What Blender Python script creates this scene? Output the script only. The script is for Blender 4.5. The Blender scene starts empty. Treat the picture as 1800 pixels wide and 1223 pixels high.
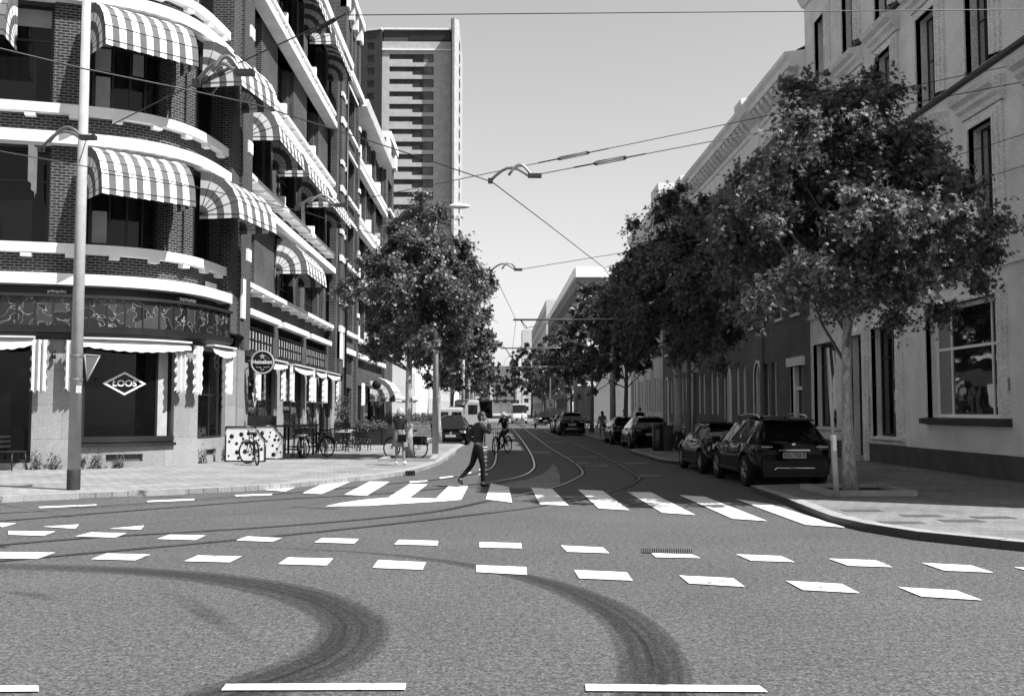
import bpy, math, random
from mathutils import Vector, Matrix, noise as mnoise
R = math.radians
SC = bpy.context.scene
COL = SC.collection
random.seed(7)

# ------------------------------------------------------------------ camera
FPX, CH = 1750.0, 1.75                      # focal length in photo pixels (1800 wide), eye height
PITCH = math.atan(109/FPX)
YAW = math.atan(30/FPX*math.cos(PITCH))
cam_d = bpy.data.cameras.new('camera')
cam_d.sensor_width = 36; cam_d.lens = 35.0
cam_d.clip_start = 0.1; cam_d.clip_end = 3000
cam = bpy.data.objects.new('camera', cam_d); COL.objects.link(cam)
cam.location = (0, 0, CH)
FW = Vector((math.sin(YAW)*math.cos(PITCH), math.cos(YAW)*math.cos(PITCH), math.sin(PITCH)))
cam.rotation_euler = FW.to_track_quat('-Z', 'Y').to_euler()
SC.camera = cam
RT = Vector((math.cos(YAW), -math.sin(YAW), 0)); UP = RT.cross(FW)

# ------------------------------------------------------------------ sky and sun
SUN_EL, SUN_AZ = 54.0, math.degrees(math.atan2(0.88, -0.475))   # azimuth clockwise from +Y
w = bpy.data.worlds.new('World'); SC.world = w; w.use_nodes = True
nt = w.node_tree; nt.nodes.clear()
sky = nt.nodes.new('ShaderNodeTexSky'); sky.sky_type = 'NISHITA'; sky.sun_disc = False
sky.sun_elevation = R(SUN_EL); sky.sun_rotation = R(SUN_AZ)
sky.air_density = 1.0; sky.dust_density = 0.6; sky.ozone_density = 1.0
SKYW = (0, .2, .8)
bw = nt.nodes.new('ShaderNodeVectorMath'); bw.operation = 'DOT_PRODUCT'; bw.inputs[1].default_value = SKYW; bg = nt.nodes.new('ShaderNodeBackground')
wo = nt.nodes.new('ShaderNodeOutputWorld'); bg.inputs['Strength'].default_value = 0.078
nt.links.new(sky.outputs[0], bw.inputs[0]); nt.links.new(bw.outputs['Value'], bg.inputs[0]); nt.links.new(bg.outputs[0], wo.inputs[0])
sl = bpy.data.lights.new('sun', 'SUN'); sl.energy = 5.0; sl.angle = R(0.5); sl.color = (1, 1, 1)
so = bpy.data.objects.new('sun', sl); COL.objects.link(so)
sd = Vector((0.88*math.cos(R(SUN_EL)), -0.475*math.cos(R(SUN_EL)), math.sin(R(SUN_EL))))
so.rotation_euler = sd.to_track_quat('Z', 'Y').to_euler(); so.location = (30, -20, 60)
SC.view_settings.view_transform = 'Standard'; SC.view_settings.look = 'None'
SC.view_settings.exposure = 1.0; SC.view_settings.gamma = 1.0
SC.render.resolution_x = 1024; SC.render.resolution_y = 695
SC.render.engine = 'CYCLES'

def ray(u, v): return FW + RT*((u-900)/FPX) - UP*((v-611.5)/FPX)
def G(u, v, z=0.0):
    d = ray(u, v); t = (z-CH)/d.z; return Vector((d.x*t, d.y*t, z))
def onX(u, v, a):
    d = ray(u, v); t = a/d.x; return Vector((a, d.y*t, CH+d.z*t))
def onY(u, v, b):
    d = ray(u, v); t = b/d.y; return Vector((d.x*t, b, CH+d.z*t))
def onZ(u, v, z): return G(u, v, z)
def proj(p):
    q = Vector(p)-Vector((0, 0, CH)); w_ = q.dot(FW)
    return 900+FPX*q.dot(RT)/w_, 611.5-FPX*q.dot(UP)/w_

# ------------------------------------------------------------------ materials
MATS = {}
KEEP = {'white_paint', 'white_stone', 'cloth_white', 'awning_light', 'panel_white', 'stucco', 'stucco_pale', 'plate', 'lamp_clear', 'chrome', 'metal_light', 'metal_mid', 'rail_steel', 'white_frame', 'far_wall', 'hair_light'}
def mat(name, col, rough=.8, spec=.3, var=.15, scale=3.0, bump=0.0, bscale=40.0, metal=0.0, fine=0.0, coat=0.0):
    if name not in KEEP: col *= .72
    m = bpy.data.materials.new(name); m.use_nodes = True; MATS[name] = m
    n = m.node_tree.nodes; l = m.node_tree.links; b = n['Principled BSDF']
    b.inputs['Roughness'].default_value = rough; b.inputs['Metallic'].default_value = metal
    b.inputs['Specular IOR Level'].default_value = spec
    b.inputs['Coat Weight'].default_value = coat; b.inputs['Coat Roughness'].default_value = 0.03
    tc = n.new('ShaderNodeTexCoord')
    t = n.new('ShaderNodeTexNoise'); t.inputs['Scale'].default_value = scale; t.inputs['Detail'].default_value = 6
    l.new(tc.outputs['Object'], t.inputs['Vector'])
    mr = n.new('ShaderNodeMapRange'); l.new(t.outputs[0], mr.inputs[0])
    mr.inputs[1].default_value = .3; mr.inputs[2].default_value = .7
    mr.inputs[3].default_value = col*(1-var); mr.inputs[4].default_value = col*(1+var)
    out = mr.outputs[0]
    if fine > 0:
        t2 = n.new('ShaderNodeTexNoise'); t2.inputs['Scale'].default_value = bscale; t2.inputs['Detail'].default_value = 4
        l.new(tc.outputs['Object'], t2.inputs['Vector'])
        m2 = n.new('ShaderNodeMapRange'); l.new(t2.outputs[0], m2.inputs[0])
        m2.inputs[1].default_value = .35; m2.inputs[2].default_value = .65
        m2.inputs[3].default_value = 1-fine; m2.inputs[4].default_value = 1+fine
        mu = n.new('ShaderNodeMath'); mu.operation = 'MULTIPLY'; l.new(out, mu.inputs[0]); l.new(m2.outputs[0], mu.inputs[1]); out = mu.outputs[0]
    l.new(out, b.inputs['Base Color'])
    if bump > 0:
        t3 = n.new('ShaderNodeTexNoise'); t3.inputs['Scale'].default_value = bscale; t3.inputs['Detail'].default_value = 5
        l.new(tc.outputs['Object'], t3.inputs['Vector'])
        bp = n.new('ShaderNodeBump'); bp.inputs['Strength'].default_value = bump; bp.inputs['Distance'].default_value = .01
        l.new(t3.outputs[0], bp.inputs['Height']); l.new(bp.outputs[0], b.inputs['Normal'])
    return m

def brickmat(name, c1, c2, mortar, bw_=.215, bh=.072, ms=.011, bump=.6, stain=.25, rough=.9, off=.5, uvmap=True, grain=.35):
    m = bpy.data.materials.new(name); m.use_nodes = True; MATS[name] = m
    n = m.node_tree.nodes; l = m.node_tree.links; b = n['Principled BSDF']
    c1 *= .72; c2 *= .72; mortar *= .72
    b.inputs['Roughness'].default_value = rough; b.inputs['Specular IOR Level'].default_value = .2
    tc = n.new('ShaderNodeTexCoord'); bt = n.new('ShaderNodeTexBrick')
    l.new(tc.outputs['UV'], bt.inputs['Vector'])
    bt.inputs['Scale'].default_value = 1; bt.inputs['Brick Width'].default_value = bw_; bt.inputs['Row Height'].default_value = bh
    bt.inputs['Mortar Size'].default_value = ms; bt.inputs['Mortar Smooth'].default_value = .1; bt.offset = off
    bt.inputs['Color1'].default_value = (c1,)*3+(1,); bt.inputs['Color2'].default_value = (c2,)*3+(1,)
    bt.inputs['Mortar'].default_value = (mortar,)*3+(1,)
    t = n.new('ShaderNodeTexNoise'); t.inputs['Scale'].default_value = .7; t.inputs['Detail'].default_value = 8
    l.new(tc.outputs['UV'], t.inputs['Vector'])
    mr = n.new('ShaderNodeMapRange'); mr.inputs[1].default_value = .3; mr.inputs[2].default_value = .7
    mr.inputs[3].default_value = 1-stain; mr.inputs[4].default_value = 1+stain; l.new(t.outputs[0], mr.inputs[0])
    bwn = n.new('ShaderNodeRGBToBW'); l.new(bt.outputs[0], bwn.inputs[0])
    mu = n.new('ShaderNodeMath'); mu.operation = 'MULTIPLY'; l.new(bwn.outputs[0], mu.inputs[0]); l.new(mr.outputs[0], mu.inputs[1])
    geo = n.new('ShaderNodeNewGeometry'); g1 = n.new('ShaderNodeTexNoise'); g1.inputs['Scale'].default_value = 28; g1.inputs['Detail'].default_value = 5; g1.inputs['Roughness'].default_value = .8
    l.new(geo.outputs['Position'], g1.inputs['Vector']); g2 = n.new('ShaderNodeMapRange'); l.new(g1.outputs[0], g2.inputs[0])
    g2.inputs[1].default_value = .33; g2.inputs[2].default_value = .67; g2.inputs[3].default_value = 1-grain; g2.inputs[4].default_value = 1+grain
    mu2 = n.new('ShaderNodeMath'); mu2.operation = 'MULTIPLY'; l.new(mu.outputs[0], mu2.inputs[0]); l.new(g2.outputs[0], mu2.inputs[1])
    l.new(mu2.outputs[0], b.inputs['Base Color'])
    if bump:
        bp = n.new('ShaderNodeBump'); bp.inputs['Strength'].default_value = bump; bp.inputs['Distance'].default_value = .012; bp.invert = True
        l.new(bt.outputs['Fac'], bp.inputs['Height']); l.new(bp.outputs[0], b.inputs['Normal'])
    return m

def glassmat(name, base=.012, rough=.04, spec=.6, wav=.04):
    m = bpy.data.materials.new(name); m.use_nodes = True; MATS[name] = m
    n = m.node_tree.nodes; l = m.node_tree.links; b = n['Principled BSDF']
    b.inputs['Base Color'].default_value = (base,)*3+(1,); b.inputs['Roughness'].default_value = rough
    b.inputs['Specular IOR Level'].default_value = spec
    tc = n.new('ShaderNodeTexCoord'); t = n.new('ShaderNodeTexNoise'); t.inputs['Scale'].default_value = .9
    l.new(tc.outputs['Object'], t.inputs['Vector'])
    bp = n.new('ShaderNodeBump'); bp.inputs['Strength'].default_value = wav; bp.inputs['Distance'].default_value = .2
    l.new(t.outputs[0], bp.inputs['Height']); l.new(bp.outputs[0], b.inputs['Normal'])
    return m

def asphalt(name, base, k=1.0, wear=None):
    """coarse speckled tarmac; with wear=True the strip's u coordinate fades a rubber stain to nothing at its edges"""
    m = bpy.data.materials.new(name); m.use_nodes = True; MATS[name] = m
    n = m.node_tree.nodes; l = m.node_tree.links; b = n['Principled BSDF']
    b.inputs['Roughness'].default_value = .85; b.inputs['Specular IOR Level'].default_value = .25
    geo = n.new('ShaderNodeNewGeometry')
    def nz(s, d, lo, hi, a, c):
        t = n.new('ShaderNodeTexNoise'); t.inputs['Scale'].default_value = s; t.inputs['Detail'].default_value = d
        t.inputs['Roughness'].default_value = .7
        l.new(geo.outputs['Position'], t.inputs['Vector'])
        r = n.new('ShaderNodeMapRange'); l.new(t.outputs[0], r.inputs[0])
        r.inputs[1].default_value = lo; r.inputs[2].default_value = hi; r.inputs[3].default_value = a; r.inputs[4].default_value = c
        return r.outputs[0]
    def mul(a, c):
        q = n.new('ShaderNodeMath'); q.operation = 'MULTIPLY'; l.new(a, q.inputs[0])
        if isinstance(c, (int, float)): q.inputs[1].default_value = c
        else: l.new(c, q.inputs[1])
        return q.outputs[0]
    a = mul(nz(.35, 6, .3, .7, .84, 1.16), base*k)
    a = mul(a, nz(15, 8, .36, .64, .58, 1.46))
    a = mul(a, nz(42, 8, .37, .63, .3, 1.85))
    if wear:
        uv = n.new('ShaderNodeTexCoord'); sx = n.new('ShaderNodeSeparateXYZ'); l.new(uv.outputs['UV'], sx.inputs[0])
        # profile: sin(pi u) shaped, modulated by streaks along the strip
        s1 = n.new('ShaderNodeMath'); s1.operation = 'MULTIPLY'; l.new(sx.outputs[0], s1.inputs[0]); s1.inputs[1].default_value = math.pi
        s2 = n.new('ShaderNodeMath'); s2.operation = 'SINE'; s2.use_clamp = True; l.new(s1.outputs[0], s2.inputs[0])
        s3 = n.new('ShaderNodeMath'); s3.operation = 'POWER'; l.new(s2.outputs[0], s3.inputs[0]); s3.inputs[1].default_value = .34
        mp = n.new('ShaderNodeMapping'); mp.inputs['Scale'].default_value = (9, .35, 1); l.new(uv.outputs['UV'], mp.inputs[0])
        t = n.new('ShaderNodeTexNoise'); t.inputs['Scale'].default_value = 1; t.inputs['Detail'].default_value = 5; l.new(mp.outputs[0], t.inputs['Vector'])
        r = n.new('ShaderNodeMapRange'); r.inputs[1].default_value = .3; r.inputs[2].default_value = .72; r.inputs[3].default_value = .5; r.inputs[4].default_value = .92
        l.new(t.outputs[0], r.inputs[0])
        s4 = mul(s3.outputs[0], r.outputs[0])
        # strength along the strip comes from z of the uv: second uv channel v beyond 0..1 fades by vertex colour
        at = n.new('ShaderNodeAttribute'); at.attribute_name = 'amount'
        s5 = mul(s4, at.outputs['Fac'])
        inv = n.new('ShaderNodeMath'); inv.operation = 'SUBTRACT'; inv.inputs[0].default_value = 1; l.new(mul(s5, wear), inv.inputs[1])
        a = mul(a, inv.outputs[0])
    l.new(a, b.inputs['Base Color'])
    t3 = n.new('ShaderNodeTexNoise'); t3.inputs['Scale'].default_value = 90; t3.inputs['Detail'].default_value = 3
    l.new(geo.outputs['Position'], t3.inputs['Vector'])
    bp = n.new('ShaderNodeBump'); bp.inputs['Strength'].default_value = .5; bp.inputs['Distance'].default_value = .008
    l.new(t3.outputs[0], bp.inputs['Height']); l.new(bp.outputs[0], b.inputs['Normal'])
    return m

def roadpaint():
    m = bpy.data.materials.new('road_paint'); m.use_nodes = True; MATS['road_paint'] = m
    n = m.node_tree.nodes; l = m.node_tree.links; b = n['Principled BSDF']; b.inputs['Roughness'].default_value = .75
    geo = n.new('ShaderNodeNewGeometry')
    def nz(s, d, lo, hi, a, c):
        t = n.new('ShaderNodeTexNoise'); t.inputs['Scale'].default_value = s; t.inputs['Detail'].default_value = d; t.inputs['Roughness'].default_value = .75
        l.new(geo.outputs['Position'], t.inputs['Vector']); r = n.new('ShaderNodeMapRange'); l.new(t.outputs[0], r.inputs[0])
        r.inputs[1].default_value = lo; r.inputs[2].default_value = hi; r.inputs[3].default_value = a; r.inputs[4].default_value = c; return r.outputs[0]
    a = nz(2.6, 12, .37, .44, .16, 1); c = nz(45, 4, .3, .7, .75, 1.1)
    q = n.new('ShaderNodeMath'); q.operation = 'MULTIPLY'; l.new(a, q.inputs[0]); l.new(c, q.inputs[1])
    q2 = n.new('ShaderNodeMath'); q2.operation = 'MULTIPLY'; l.new(q.outputs[0], q2.inputs[0]); q2.inputs[1].default_value = .74
    l.new(q2.outputs[0], b.inputs['Base Color'])
    return m
def stained():
    m = bpy.data.materials.new('stained_glass'); m.use_nodes = True; MATS['stained_glass'] = m
    n = m.node_tree.nodes; l = m.node_tree.links; b = n['Principled BSDF']
    b.inputs['Roughness'].default_value = .25; b.inputs['Specular IOR Level'].default_value = .4
    tc = n.new('ShaderNodeTexCoord')
    wv = n.new('ShaderNodeTexNoise'); wv.inputs['Scale'].default_value = 2.2; l.new(tc.outputs['UV'], wv.inputs['Vector'])
    ad = n.new('ShaderNodeVectorMath'); ad.operation = 'ADD'; l.new(tc.outputs['UV'], ad.inputs[0]); l.new(wv.outputs['Color'], ad.inputs[1])
    v = n.new('ShaderNodeTexVoronoi'); v.feature = 'DISTANCE_TO_EDGE'; v.inputs['Scale'].default_value = 2.0; l.new(ad.outputs[0], v.inputs['Vector'])
    lt = n.new('ShaderNodeMath'); lt.operation = 'LESS_THAN'; lt.inputs[1].default_value = .014; l.new(v.outputs['Distance'], lt.inputs[0])
    v2 = n.new('ShaderNodeTexVoronoi'); v2.inputs['Scale'].default_value = 2.0; l.new(ad.outputs[0], v2.inputs['Vector'])
    sp = n.new('ShaderNodeRGBToBW'); l.new(v2.outputs['Color'], sp.inputs[0])
    pw = n.new('ShaderNodeMath'); pw.operation = 'POWER'; pw.inputs[1].default_value = 7; l.new(sp.outputs[0], pw.inputs[0])
    md = n.new('ShaderNodeMapRange'); md.inputs[3].default_value = .012; md.inputs[4].default_value = .14; l.new(pw.outputs[0], md.inputs[0])
    mx = n.new('ShaderNodeMix'); mx.data_type = 'FLOAT'; l.new(lt.outputs[0], mx.inputs[0]); l.new(md.outputs[0], mx.inputs[2]); mx.inputs[3].default_value = .2
    l.new(mx.outputs[0], b.inputs['Base Color'])
    return m

def bark(name, lo, hi):
    m = bpy.data.materials.new(name); m.use_nodes = True; MATS[name] = m
    n = m.node_tree.nodes; l = m.node_tree.links; b = n['Principled BSDF']; b.inputs['Roughness'].default_value = .95
    tc = n.new('ShaderNodeTexCoord'); mp = n.new('ShaderNodeMapping'); mp.inputs['Scale'].default_value = (9, 9, 3.5); l.new(tc.outputs['Object'], mp.inputs[0])
    t = n.new('ShaderNodeTexNoise'); t.inputs['Scale'].default_value = 1.6; t.inputs['Detail'].default_value = 8; t.inputs['Roughness'].default_value = .7; l.new(mp.outputs[0], t.inputs['Vector'])
    r = n.new('ShaderNodeMapRange'); r.inputs[1].default_value = .35; r.inputs[2].default_value = .65; r.inputs[3].default_value = lo; r.inputs[4].default_value = hi
    l.new(t.outputs[0], r.inputs[0]); l.new(r.outputs[0], b.inputs['Base Color'])
    bp = n.new('ShaderNodeBump'); bp.inputs['Strength'].default_value = .8; bp.inputs['Distance'].default_value = .02
    l.new(t.outputs[0], bp.inputs['Height']); l.new(bp.outputs[0], b.inputs['Normal'])
    return m

def leafmat(name, c, rough=.35, spec=.7):
    m = bpy.data.materials.new(name); m.use_nodes = True; MATS[name] = m
    n = m.node_tree.nodes; l = m.node_tree.links; b = n['Principled BSDF']
    b.inputs['Roughness'].default_value = rough; b.inputs['Specular IOR Level'].default_value = spec
    oi = n.new('ShaderNodeNewGeometry')
    r = n.new('ShaderNodeMapRange'); r.inputs[3].default_value = c*.55; r.inputs[4].default_value = c*1.45
    l.new(oi.outputs['Random Per Island'], r.inputs[0]); l.new(r.outputs[0], b.inputs['Base Color'])
    tr = n.new('ShaderNodeBsdfTranslucent'); tr.inputs[0].default_value = (c*1.3,)*3+(1,)
    mx = n.new('ShaderNodeMixShader'); mx.inputs[0].default_value = .25
    l.new(b.outputs[0], mx.inputs[1]); l.new(tr.outputs[0], mx.inputs[2]); l.new(mx.outputs[0], n['Material Output'].inputs[0])
    return m

asphalt('asphalt', .069); asphalt('asphalt_worn', .069, 1.0, 1.0); asphalt('pale_paving', .16)
brickmat('pavers', .26, .33, .12, .30, .30, .010, .4, .2)
brickmat('klinkers', .215, .255, .10, .30, .30, .009, .4, .25)
brickmat('dark_brick', .018, .042, .19, .235, .082, .014, .7, .25)
brickmat('grey_brick', .05, .09, .36, .215, .085, .013, .5, .2)
brickmat('tower_pale', .46, .5, .58, .6, .3, .01, 0, .12)
brickmat('tower_dark', .06, .075, .10, .6, .3, .01, 0, .12)
brickmat('granite_blocks', .30, .37, .16, 1.9, .95, .006, .1, .14, .6)
mat('kerb_stone', .36, .9, .2, .15, 2.0, .3, 60, fine=.25)
mat('white_paint', .78, .6, .3, .07, 4, .1, 60, fine=.08)
mat('worn_paint', .22, .8, .3, .25, 3, .3, 90, fine=.3)
mat('white_stone', .70, .8, .2, .10, 1.2, .2, 50, fine=.08)
mat('stucco', .63, .9, .2, .12, 1.3, .4, 34, fine=.30)
mat('stucco_pale', .62, .9, .2, .08, .9, .2, 50, fine=.08)
mat('plinth', .10, .8, .3, .2, 2, .3, 60, fine=.2)
mat('dark_wood', .022, .5, .4, .3, 3)
mat('dark_frame', .02, .45, .4, .2, 3)
mat('white_frame', .74, .5, .4, .06, 3)
mat('dim_frame', .30, .5, .4, .06, 3)
mat('sill_dark', .05, .6, .3, .2, 3)
mat('cloth_white', .52, .95, .1, .08, 6, .2, 30)
mat('awning_light', .66, .95, .1, .10, 4, .2, 40, fine=.06)
mat('awning_dark', .17, .95, .1, .12, 4, .2, 40, fine=.08)
mat('blind', .42, .9, .2, .1, 4)
mat('curtain', .30, .9, .1, .2, 14)
mat('mast_grey', .44, .75, .3, .10, 4, .2, 60, fine=.15)
mat('mast_base', .035, .7, .3, .3, 8, .2, 40, fine=.2)
mat('concrete', .46, .9, .2, .12, 3, .3, 50, fine=.18)
mat('metal_light', .5, .35, .5, .05, 5, metal=.8)
mat('metal_mid', .25, .4, .5, .08, 5, metal=.7)
mat('steel_wire', .03, .5, .4, .1, 5)
mat('rail_steel', .30, .3, .5, .1, 5, metal=.9)
mat('rail_groove', .02, .8, .2, .2, 5)
mat('black_rubber', .015, .8, .2, .1, 8)
mat('black_paint', .012, .3, .5, .1, 5)
mat('car_black', .002, .09, .14, .05, 5, coat=0)
mat('car_dark', .004, .12, .2, .05, 5, coat=.05)
mat('car_white', .55, .2, .5, .04, 5, coat=.6)
mat('car_trim', .010, .5, .3, .1, 5)
mat('chrome', .6, .12, .5, .02, 5, metal=1.0)
mat('lamp_red', .05, .1, .7, .05, 5, coat=1.0)
mat('lamp_clear', .55, .08, .8, .05, 5, coat=1.0)
mat('plate', .36, .5, .3, .03, 5)
mat('ink', .01, .6, .3, .05, 5)
mat('skin', .27, .5, .4, .06, 12)
mat('hair_dark', .018, .5, .4, .3, 60)
mat('hair_light', .36, .6, .4, .2, 60, bump=.8, bscale=90)
mat('denim', .03, .9, .1, .25, 12, .3, 120, fine=.2)
mat('cloth_black', .012, .9, .1, .3, 12, .3, 90)
mat('cloth_dark', .03, .9, .1, .3, 12, .3, 90)
mat('cloth_grey', .26, .9, .1, .2, 12, .3, 90)
mat('leather', .012, .35, .5, .2, 12)
mat('planter_wood', .24, .8, .2, .25, 6, .3, 40, fine=.2)
mat('soil', .03, .95, .1, .3, 20, .5, 60)
mat('panel_white', .62, .6, .3, .1, 3)
mat('tower_window', .03, .3, .3, .5, .5); mat('tower_balcony', .12, .5, .3, .5, .35)
mat('far_wall', .45, .9, .1, .1, .4)
mat('far_grey', .24, .9, .1, .15, .4)
mat('roof_grey', .12, .9, .1, .2, .5)
mat('weed', .14, .6, .3, .4, 8)
mat('interior', .06, .9, .1, .4, .8)
glassmat('window_glass', .006, .05, .22); glassmat('shop_glass', .004, .02, .25, .02); glassmat('mirror_glass', .01, .02, .9, .03); glassmat('car_glass', .006, .03, .5, .02)
roadpaint(); stained(); bark('bark_pale', .12, .42); bark('bark_dark', .05, .14)
leafmat('leaf_near', .088, .6, .5); leafmat('leaf_mid', .085, .5, .7); leafmat('leaf_dark', .055, .5, .5)
M = MATS

# ------------------------------------------------------------------ object tools
def tag(o, label=None, cat=None, group=None, kind=None):
    if label: o['label'] = label
    if cat: o['category'] = cat
    if group: o['group'] = group
    if kind: o['kind'] = kind
    return o
def thing(name, label, cat, loc=(0, 0, 0), rz=0, group=None):
    o = bpy.data.objects.new(name, None); COL.objects.link(o); o.empty_display_size = .2
    o.location = loc; o.rotation_euler = (0, 0, rz)
    return tag(o, label, cat, group)
def rootof(o):
    while o.parent: o = o.parent
    return o
def copy_tree(o, parent=None):
    c = o.copy(); COL.objects.link(c); c.parent = parent
    for ch in [x for x in o.children]: copy_tree(ch, c)
    return c
def dup(o, label, loc, rz=0, group=None, sc=None):
    c = copy_tree(o); c['label'] = label; c.location = loc; c.rotation_euler = (0, 0, rz)
    if group: c['group'] = group
    if sc: c.scale = (sc, sc, sc) if isinstance(sc, (int, float)) else sc
    return c

LOOSE = {'stone_band', 'stone_block', 'white_stone_trim', 'cornice', 'vent_grille', 'pilaster', 'plinth', 'string_course', 'brick_patch', 'roof_edge', 'modillion', 'side_window', 'window_strip', 'slab', 'bracket_stone', 'bar', 'clamp_band', 'window_trim', 'door_handle', 'car_window', 'clamp'}
class MB:
    def __init__(s): s.v = []; s.f = []; s.uv = []; s.mi = []; s.sm = []
    def face(s, pts, uv=None, mi=0, sm=False):
        i = len(s.v); pts = [Vector(p) for p in pts]; s.v += pts; s.f.append(list(range(i, i+len(pts))))
        if uv is None:
            n = (pts[1]-pts[0]).cross(pts[-1]-pts[0])
            a = [abs(c) for c in n]
            if a[2] >= a[0] and a[2] >= a[1]: uv = [(p.x, p.y) for p in pts]
            elif a[0] >= a[1]: uv = [(p.y, p.z) for p in pts]
            else: uv = [(p.x, p.z) for p in pts]
        s.uv.append(list(uv)); s.mi.append(mi); s.sm.append(sm)
    def box(s, x0, x1, y0, y1, z0, z1, mi=0, mtx=None):
        P = [Vector(p) for p in ((x0,y0,z0),(x1,y0,z0),(x1,y1,z0),(x0,y1,z0),(x0,y0,z1),(x1,y0,z1),(x1,y1,z1),(x0,y1,z1))]
        if mtx is not None: P = [mtx @ p for p in P]
        for q in ((3,2,1,0),(4,5,6,7),(0,1,5,4),(1,2,6,5),(2,3,7,6),(3,0,4,7)): s.face([P[k] for k in q], mi=mi)
    def cbox(s, c, sx, sy, sz, rz=0, mi=0, rx=0, ry=0):
        m = Matrix.Translation(Vector(c)) @ Matrix.Rotation(rz, 4, 'Z') @ Matrix.Rotation(ry, 4, 'Y') @ Matrix.Rotation(rx, 4, 'X')
        s.box(-sx/2, sx/2, -sy/2, sy/2, -sz/2, sz/2, mi, m)
    def mesh(s, verts, faces, mi=0, sm=True):
        i = len(s.v); s.v += [Vector(p) for p in verts]
        for f in faces:
            s.f.append([i+k for k in f]); s.uv.append([(verts[k][0]+verts[k][1], verts[k][2]) for k in f]); s.mi.append(mi); s.sm.append(sm)
    def tube(s, pts, r, n=8, mi=0, sm=True, cap=True):
        pts = [Vector(p) for p in pts]; rs = r if isinstance(r, (list, tuple)) else [r]*len(pts)
        V = []; prev = None
        for i, p in enumerate(pts):
            if i == 0: t = pts[1]-pts[0]
            elif i == len(pts)-1: t = pts[-1]-pts[-2]
            else: t = (pts[i+1]-pts[i]).normalized()+(pts[i]-pts[i-1]).normalized()
            if t.length < 1e-9: t = Vector((0, 0, 1))
            t.normalize()
            a = prev - t*prev.dot(t) if prev is not None else (Vector((0, 0, 1)).cross(t) if abs(t.z) < .95 else Vector((1, 0, 0)).cross(t))
            if a.length < 1e-6: a = Vector((1, 0, 0)).cross(t)
            a.normalize(); prev = a; b = t.cross(a)
            for k in range(n):
                an = 2*math.pi*k/n; V.append(p+(a*math.cos(an)+b*math.sin(an))*rs[i])
        F = []
        for i in range(len(pts)-1):
            for k in range(n):
                k2 = (k+1) % n; F.append((i*n+k, i*n+k2, (i+1)*n+k2, (i+1)*n+k))
        if cap: F.append(tuple(range(n-1, -1, -1))); F.append(tuple((len(pts)-1)*n+k for k in range(n)))
        s.mesh(V, F, mi, sm)
    def lathe(s, prof, n=24, mi=0, c=(0, 0, 0), axis='Z', sm=True):
        c = Vector(c); V = []
        for (r, z) in prof:
            for k in range(n):
                a = 2*math.pi*k/n; p = Vector((r*math.cos(a), r*math.sin(a), z))
                if axis == 'X': p = Vector((p.z, p.x, p.y))
                if axis == 'Y': p = Vector((p.x, p.z, p.y))
                V.append(c+p)
        F = []
        for i in range(len(prof)-1):
            for k in range(n): F.append((i*n+k, i*n+(k+1) % n, (i+1)*n+(k+1) % n, (i+1)*n+k))
        s.mesh(V, F, mi, sm)
    def ell(s, c, rx, ry, rz, n=12, m=8, mi=0, mtx=None):
        V = []; F = []
        for i in range(m+1):
            th = math.pi*i/m
            for k in range(n):
                a = 2*math.pi*k/n; p = Vector((rx*math.sin(th)*math.cos(a), ry*math.sin(th)*math.sin(a), rz*math.cos(th)))
                if mtx is not None: p = mtx @ p
                V.append(Vector(c)+p)
        for i in range(m):
            for k in range(n): F.append((i*n+k, (i+1)*n+k, (i+1)*n+(k+1) % n, i*n+(k+1) % n))
        s.mesh(V, F, mi, True)
    def prism(s, pts, z0, z1, mi=0, side_mi=None):
        pts = [(p[0], p[1]) for p in pts]
        A = sum(pts[i][0]*pts[(i+1) % len(pts)][1]-pts[(i+1) % len(pts)][0]*pts[i][1] for i in range(len(pts)))
        if A < 0: pts = pts[::-1]
        s.face([(x, y, z1) for x, y in pts], mi=mi); s.face([(x, y, z0) for x, y in pts[::-1]], mi=mi)
        L = 0
        for i in range(len(pts)):
            a = pts[i]; b = pts[(i+1) % len(pts)]; d = math.hypot(b[0]-a[0], b[1]-a[1])
            s.face([(a[0], a[1], z0), (b[0], b[1], z0), (b[0], b[1], z1), (a[0], a[1], z1)], [(L, z0), (L+d, z0), (L+d, z1), (L, z1)], mi if side_mi is None else side_mi); L += d
    def build(s, name, mats, parent=None, bevel=0, amount=None, label=None):
        if isinstance(mats, str): mats = [mats]
        if name in LOOSE and parent is not None:
            par = list(range(len(s.v))); key = {}
            def fnd(i):
                while par[i] != i: par[i] = par[par[i]]; i = par[i]
                return i
            for i, v in enumerate(s.v):
                k = (round(v.x, 3), round(v.y, 3), round(v.z, 3))
                if k in key: par[fnd(i)] = fnd(key[k])
                else: key[k] = i
            for f in s.f:
                for q in f[1:]: par[fnd(q)] = fnd(f[0])
            gr = {}
            for j, f in enumerate(s.f): gr.setdefault(fnd(f[0]), []).append(j)
            if len(gr) > 1:
                o = None
                for fs in gr.values():
                    m = MB()
                    for j in fs: m.face([s.v[q] for q in s.f[j]], s.uv[j], s.mi[j], s.sm[j])
                    o = m._build(name, mats, parent, bevel, None, label)
                return o
        return s._build(name, mats, parent, bevel, amount, label)
    def _build(s, name, mats, parent=None, bevel=0, amount=None, label=None):
        off = rootof(parent).location if parent else Vector((0, 0, 0))
        used = sorted(set(q for f in s.f for q in f))
        if len(used) < len(s.v):
            ren = {q: i for i, q in enumerate(used)}; s.v = [s.v[q] for q in used]; s.f = [[ren[q] for q in f] for f in s.f]
        me = bpy.data.meshes.new(name); me.from_pydata([tuple(v-off) for v in s.v], [], s.f)
        for m in mats: me.materials.append(M[m])
        uvl = me.uv_layers.new(name='UVMap'); k = 0
        flat = [c for f in s.uv for p in f for c in p]
        uvl.data.foreach_set('uv', flat)
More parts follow.
